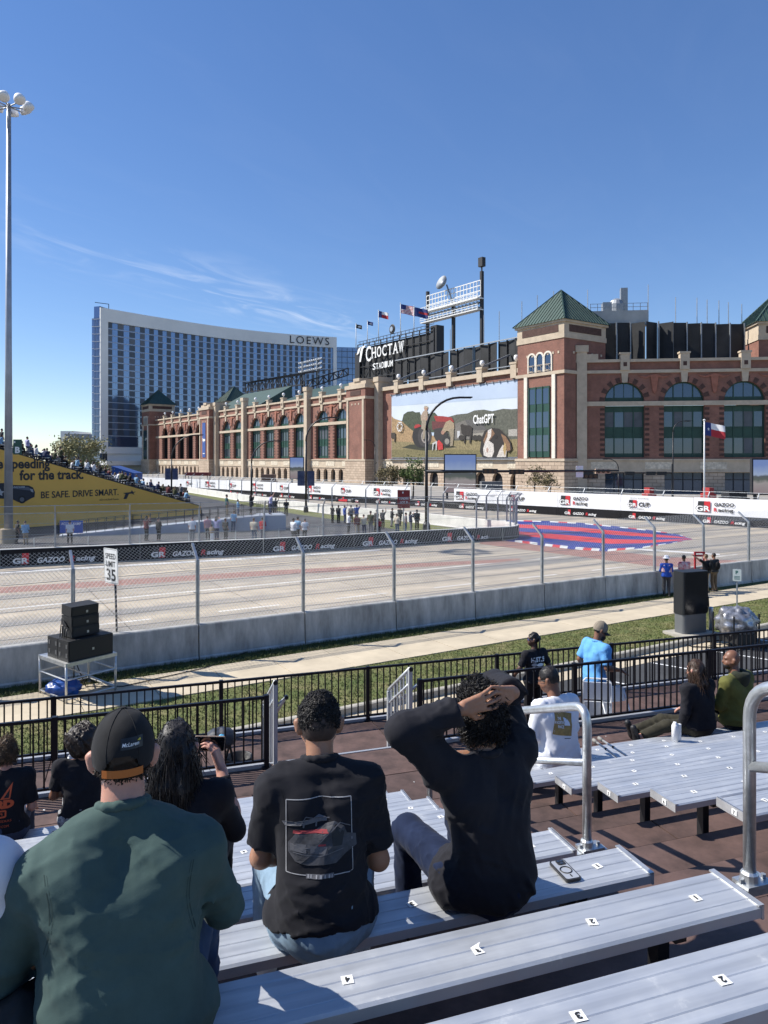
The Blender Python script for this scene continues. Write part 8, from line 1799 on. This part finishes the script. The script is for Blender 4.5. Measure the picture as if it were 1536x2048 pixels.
for s in (-1, 1): mb.tube([hp10(.078 * s, .0, .012), hp10(.076 * s, .055, .014)], .003, 4); mb.add([hp10(.012 * s, .104, .026), hp10(.066 * s, .082, .026), hp10(.064 * s, .08, -.008), hp10(.02 * s, .10, -.01)], [(0, 1, 2, 3)])
mb.build('sunglasses', M('blue_lens', (.03, .05, .14), .15), p10['thing'], world=False)
print_on(p10, [(txt2d('HUSTLE', -.14, .04, .28, .085, .0, bold=.04), m_white, 'print_lettering'), (poly2d([(-.08 + .05 * math.cos(a), .0 + .03 * math.sin(a)) for a in np.linspace(0, 6.1, 10)], 0, 3), m_pw, 'print_shape'), (poly2d([(.04 + .08 * math.cos(a), -.01 + .028 * math.sin(a)) for a in np.linspace(0, 6.1, 12)], 0, 3), m_white, 'print_shape'), (poly2d([(-.05, -.04), (.03, -.045), (.02, -.065), (-.04, -.075)], 0, 3), m_white, 'print_shape'), (line2d([(.0, -.09), (.09, -.085)], .014), m_pw, 'print_marks'), (line2d([(-.09 + .035 * math.cos(a), -.075 + .035 * math.sin(a)) for a in np.linspace(0, 6.28, 14)], .012), m_white, 'print_ring')], (-.01, -.1, 1.24), (1, 0, 0), (0, 0, 1), (0, 1, 0))
J11 = adj(STAND, neck=(0, .06, 1.46), head=(0, .13, 1.62), sL=(-.19, .04, 1.40), sR=(.19, .07, 1.38), eR=(.25, .05, 1.12), wR=(.24, .30, 1.06), eL=(-.26, -.06, 1.14), wL=(-.22, .08, .92), kL=(-.10, .22, .52), aL=(-.10, .12, .10), kR=(.10, -.02, .50), aR=(.10, -.24, .09))
p11 = person('person', 'bearded man in bright blue polo and tan cap carrying a folded chair', (3.28, 11.35, ZW), R_(-68), J11, dict(skin='brown', fat=1.04, look=(.35, .9, -.35), shirt=dict(mat=fabric('sky_blue_cotton', (.13, .36, .70), .9, .08), sleeve=.85, e=.02, w=.074, amp=.005, hemz=-.12, seed=12, collar=fabric('sky_blue_cotton', (.13, .36, .70))), pants=dict(mat=fabric('grey_twill', (.055, .057, .064)), top=.02), shoes=m_shoe_b, hair=('short', H_BLACK)), h=.013, scale=1.03)
cap_on(p11, fabric('tan_cap', (.26, .22, .17)), fabric('dark_brim', (.03, .03, .034)))
hp11 = p11['hp']; V, F = sdf_mesh([('e', hp11(0, .05, -.08), (.060, .062, .07), None)], .01, .01, [(hp11(0, 0, -.045), p11['hf'][2])], folds(3, .004, 60)); np_obj('beard', V, F, H_BLACK, p11['thing'])
# ---------------------------------------------------------------- marshals and photographers at the barrier
g1 = G(1333, 1194); JM = adj(STAND, eL=(-.25, .04, 1.14), wL=(-.12, .25, 1.08), eR=(.25, .04, 1.14), wR=(.12, .25, 1.08))
pm1 = person('person', 'marshal in blue jacket, red and white vest and white hat at the barrier', g1, R_(-10), JM, dict(skin='brown', shirt=dict(mat=fabric('marshal_blue', (.02, .07, .36)), sleeve=1.85, e=.025, hemz=-.05), pants=dict(mat=fabric('grey_trousers', (.05, .05, .055)), top=.1), shoes=m_shoe_b, hair=('short', H_BLACK)), h=.022)
V, F = sdf_mesh([('c', V3(-.09, 0, 1.12), V3(-.1, 0, 1.38), .135, .115), ('c', V3(.09, 0, 1.12), V3(.1, 0, 1.38), .135, .115)], .02, .04, [(V3(0, 0, 1.1), V3(0, 0, -1)), (V3(0, 0, 1.42), V3(0, 0, 1))]); np_obj('vest', V, F, M('vest_print', (.62, .62, .63), .8, noise=(9, .8), col2=(.45, .03, .05)), pm1['thing'])
mb = MB(); mb.lathe([(.17, .0), (.16, .012), (.105, .02), (.1, .09), (.07, .125), (.01, .13)], Vector((0, .02, 1.70)), 16); mb.build('sun_hat', m_wht, pm1['thing'], smooth=True, world=False)
g2 = G(1368, 1190); pm2 = person('person', 'marshal in white and red jacket behind the charging kiosk', (g2.x, g2.y, 0), R_(0), STAND, dict(skin='dark', shirt=dict(mat=M('redwhite_print', (.62, .62, .63), .8, noise=(8, .8), col2=(.45, .02, .05)), sleeve=1.7, e=.025, hemz=-.05), pants=dict(mat=m_pblk, top=.1), shoes=m_shoe_b, hair=('short', H_BLACK)), h=.022)
g3 = G(1412, 1187); pm3 = person('person', 'photographer in black shirt and khaki trousers reaching up to the red gate', (g3.x, g3.y, 0), R_(40), adj(STAND, eL=(-.42, .12, 1.55), wL=(-.62, .25, 1.72), eR=(.26, .04, 1.15), wR=(.18, .2, 1.1)), dict(skin='fair', shirt=dict(mat=m_blk, sleeve=.9, e=.022), pants=dict(mat=fabric('khaki', (.30, .22, .13)), top=.1), shoes=m_shoe_b, hair=('short', H_FAIR)), h=.022)
g4 = G(1428, 1184); pm4 = person('person', 'photographer with camera vest standing just right of the khaki photographer', (g4.x, g4.y, 0), R_(25), JM, dict(skin='tan', shirt=dict(mat=fabric('dark_vest', (.03, .032, .035)), sleeve=.9, e=.03), pants=dict(mat=fabric('brown_trousers', (.15, .11, .07)), top=.1), shoes=m_shoe_b, hair=('short', H_DARK)), h=.022)
for pp in (pm3, pm4):
    V, F = sdf_mesh([('e', V3(.02, -.19, 1.22), (.13, .09, .19), None)], .02, .02); np_obj('backpack', V, F, m_pblk, pp['thing'])
# ---------------------------------------------------------------- crowd: a few figures, copied with their own clothes
TPL = {}
def template(key, J, **kw):
    pp = person('person', 'template', (0, 0, 0), 0, J, dict(skin='fair', shirt=dict(mat=m_blk, sleeve=kw.get('sl', .85), e=.022, hemz=-.06), pants=dict(mat=m_denim, top=.08), shoes=m_shoe_b, hair=(kw.get('hair', 'short'), H_DARK)), h=.025); TPL[key] = pp['thing']
template('stand', STAND); template('hold', adj(STAND, eL=(-.24, .05, 1.14), wL=(-.06, .25, 1.18), eR=(.24, .05, 1.14), wR=(.06, .25, 1.18)), sl=1.8)
template('up', adj(STAND, eR=(.30, .10, 1.60), wR=(.20, .22, 1.85)), sl=.8); template('film', adj(STAND, eL=(-.24, .16, 1.32), wL=(-.06, .27, 1.58), eR=(.24, .16, 1.32), wR=(.06, .27, 1.58)), sl=1.8, hair='long')
template('walk', adj(STAND, kL=(-.1, .16, .52), aL=(-.1, .22, .085), kR=(.1, -.02, .5), aR=(.1, -.26, .12)), sl=.85)
template('sit', SIT); template('sit2', adj(SIT, neck=(0, .16, .58), head=(0, .25, .72), sL=(-.185, .14, .52), sR=(.185, .14, .52), eL=(-.22, .28, .28), eR=(.22, .28, .28), wL=(-.06, .42, .30), wR=(.06, .42, .30)), sl=1.8); template('sit3', adj(SIT, head=(.02, .10, .80)), hair='long', sl=1.8)
CL = dict(black=(.014, .014, .016), white=(.72, .72, .74), grey=(.17, .17, .18), navy=(.02, .03, .08), blue=(.03, .08, .34), ltblue=(.22, .38, .55), red=(.45, .03, .035), maroon=(.13, .03, .035), olive=(.07, .075, .035), cream=(.58, .50, .38), lavender=(.42, .40, .60), teal=(.03, .10, .10), tan=(.34, .25, .16), pink=(.55, .30, .32), orange=(.55, .14, .03), charcoal=(.04, .042, .046))
CM = {k: M('cloth_' + k, c, .9, noise=(5, .2)) for k, c in CL.items()}; PM = {'jeans': m_denim, 'black': m_pblk, 'khaki': MATS['khaki'], 'grey': CM['grey'], 'navy': CM['navy'], 'white': CM['white']}
first = set()
def extra(key, label, loc, rz, shirt, pants, hair, skin='fair', scale=1.0, group=None):
    src = TPL[key]; t = src if key not in first else copy_tree(src); first.add(key); t.location = loc; t.rotation_euler = (0, 0, rz); t.scale = (scale * random.Random(label).uniform(.94, 1.12), scale, scale); t.rotation_euler = (random.Random(label).uniform(-.06, .05), random.Random(label + 'x').uniform(-.05, .05), rz); tag(t, label, 'person', group)
    for c in t.children:
        b = c.name.split('.')[0]; mt = {'body': SKIN[skin], 'shirt': CM[shirt], 'trousers': PM[pants], 'hair': hair}.get(b)
        if mt is not None and c.material_slots: c.material_slots[0].link = 'OBJECT'; c.material_slots[0].material = mt
LOTG = 'spectators standing in the car park'
hs_c = [H_BLACK, H_DARK, H_BROWN, H_FAIR]
cw = {'stand': 'standing', 'hold': 'with joined hands', 'up': 'raising an arm', 'film': 'filming', 'walk': 'walking'}
lot = [(52, 1090, 'hold', 'ltblue', 'khaki', 'behind the left mesh fence'), (33, 1088, 'stand', 'black', 'black', 'nearest the floodlight pole plinth'), (140, 1088, 'walk', 'white', 'black', 'below the blue ramp sign'), (293, 1082, 'film', 'maroon', 'black', 'with red hair before the ramp'), (318, 1082, 'hold', 'black', 'black', 'before the middle of the ramp'), (384, 1084, 'stand', 'white', 'grey', 'alone before the ramp'), (416, 1080, 'stand', 'pink', 'black', 'left of the woman in lavender'), (434, 1080, 'film', 'lavender', 'navy', 'before the high end of the ramp'), (452, 1082, 'stand', 'black', 'black', 'broad one right of the lavender top'), (424, 1084, 'hold', 'tan', 'white', 'child in front of the pink top'), (466, 1064, 'stand', 'ltblue', 'jeans', 'by a fence post at the ramp end'), (509, 1084, 'stand', 'cream', 'jeans', 'large, with red sleeves, right of the ramp'), (526, 1082, 'hold', 'red', 'navy', 'right beside the large cream shirt'), (594, 1082, 'stand', 'ltblue', 'black', 'taller one of the pair in the open lot'), (587, 1086, 'hold', 'white', 'black', 'shorter one of the pair in the open lot'), (609, 1083, 'stand', 'white', 'black', 'with long hair in the open lot'),
       (665, 1046, 'hold', 'black', 'black', 'leftmost on the verge'), (677, 1046, 'stand', 'charcoal', 'black', 'second on the verge'), (690, 1047, 'up', 'blue', 'navy', 'third on the verge'), (703, 1047, 'stand', 'grey', 'black', 'with backpack on the verge'), (713, 1047, 'up', 'blue', 'grey', 'fifth on the verge'), (697, 1068, 'hold', 'white', 'black', 'nearest the inner barrier by the crowd'), (715, 1070, 'stand', 'maroon', 'khaki', 'left of the striped top'), (729, 1070, 'hold', 'cream', 'navy', 'in a striped top'), (741, 1068, 'stand', 'olive', 'grey', 'behind a fence post'), (751, 1064, 'stand', 'black', 'black', 'tallest in the crowd'), (758, 1068, 'stand', 'red', 'black', 'small one in coral red'), (766, 1058, 'up', 'charcoal', 'black', 'left of the red lot sign'), (783, 1054, 'hold', 'black', 'grey', 'just left of the red lot sign'), (795, 1068, 'stand', 'cream', 'jeans', 'under the red lot sign'), (799, 1052, 'hold', 'black', 'black', 'behind the red lot sign'), (811, 1066, 'stand', 'grey', 'jeans', 'right of the red lot sign'), (822, 1064, 'film', 'navy', 'grey', 'between red lot sign and street lamp'), (834, 1060, 'stand', 'charcoal', 'black', 'next to the street lamp'), (540, 1030, 'stand', 'navy', 'black', 'left of three far friends'), (545, 1030, 'stand', 'grey', 'black', 'middle of three far friends'), (550, 1030, 'up', 'black', 'khaki', 'right of three far friends'), (572, 1032, 'hold', 'black', 'black', 'far one by the verge edge')]
for i, (px, py, key, sh, pn, where) in enumerate(lot):
    b0 = G(px, py); r = random.Random(i); extra(key, f'far spectator in {sh} {cw[key]}, {where}', b0, r.uniform(-.9, .6) - (.5 if px > 600 else 0), sh, pn, hs_c[r.randrange(4)], r.choice(['fair', 'tan', 'brown', 'fair']), r.uniform(.93, 1.06) if 'child' not in where and 'small' not in where else .72, LOTG)
for i, (a, key, sh, pn, where) in enumerate(((.6, 'stand', 'teal', 'khaki', 'with a white hat'), (2.6, 'film', 'black', 'black', 'with long dark hair'), (4.2, 'up', 'lavender', 'navy', 'at the right end'), (1.5, 'hold', 'ltblue', 'jeans', 'child'))):
    extra(key, f'distant spectator in {sh} on the ramp landing, {where}', R1g + RD * (a - 3.2) - RN * 1.2 + UP * 1.3, R_(-70), sh, pn, hs_c[i], 'fair', .75 if where == 'child' else 1.0, 'spectators on the ramp landing')
# seated crowd on the far grandstand
rg = math.atan2(-GD.x, GD.y); r = random.Random(77); n = 0; shirts = list(CL)
for i in range(6, NR):
    a = -14 + i * .8
    if a > 20.5 or a < -8: continue
    for rr_ in (.5 + r.random() * .5, 1.3 + r.random() * .8, 2.6 + r.random()):
        if r.random() < .25 or n > 110: continue
        sh = r.choice(['black', 'charcoal', 'navy', 'white', 'grey', 'black', 'ltblue', 'maroon', 'olive', 'white', 'navy']); key = r.choice(['sit', 'sit2', 'sit3']); w_ = 'front edge' if rr_ < 1.1 else 'second seat in' if rr_ < 2.3 else 'further in'
        extra(key, f'seated grandstand spectator in {sh}, row {ordinal(i - 6)} from the top, {w_}', Q(a, rr_, gz(a) + .08), rg + r.uniform(-.25, .25), sh, r.choice(['jeans', 'black', 'grey']), hs_c[r.randrange(4)], r.choice(['fair', 'tan', 'brown']), r.uniform(.94, 1.05), 'spectators seated on the far grandstand'); n += 1
for px, top, sh, pn, where in ((56, 860, 'lavender', 'jeans', 'below the high railing'), (4, 846, 'charcoal', 'black', 'at the left edge of the view'), (122, 882, 'olive', 'black', 'where the black railing begins'), (362, 960, 'grey', 'black', 'near the foot of the seats')):
    A = ray_plane(px, 900, Q(0, .8), -GB); a = (A - GA).dot(GD); extra('hold' if px != 4 else 'stand', f'spectator in {sh} standing up on the grandstand, {where}', Q(a, .8, gz(a) - .25), rg, sh, pn, H_DARK, 'fair', 1.0, 'spectators standing on the grandstand')
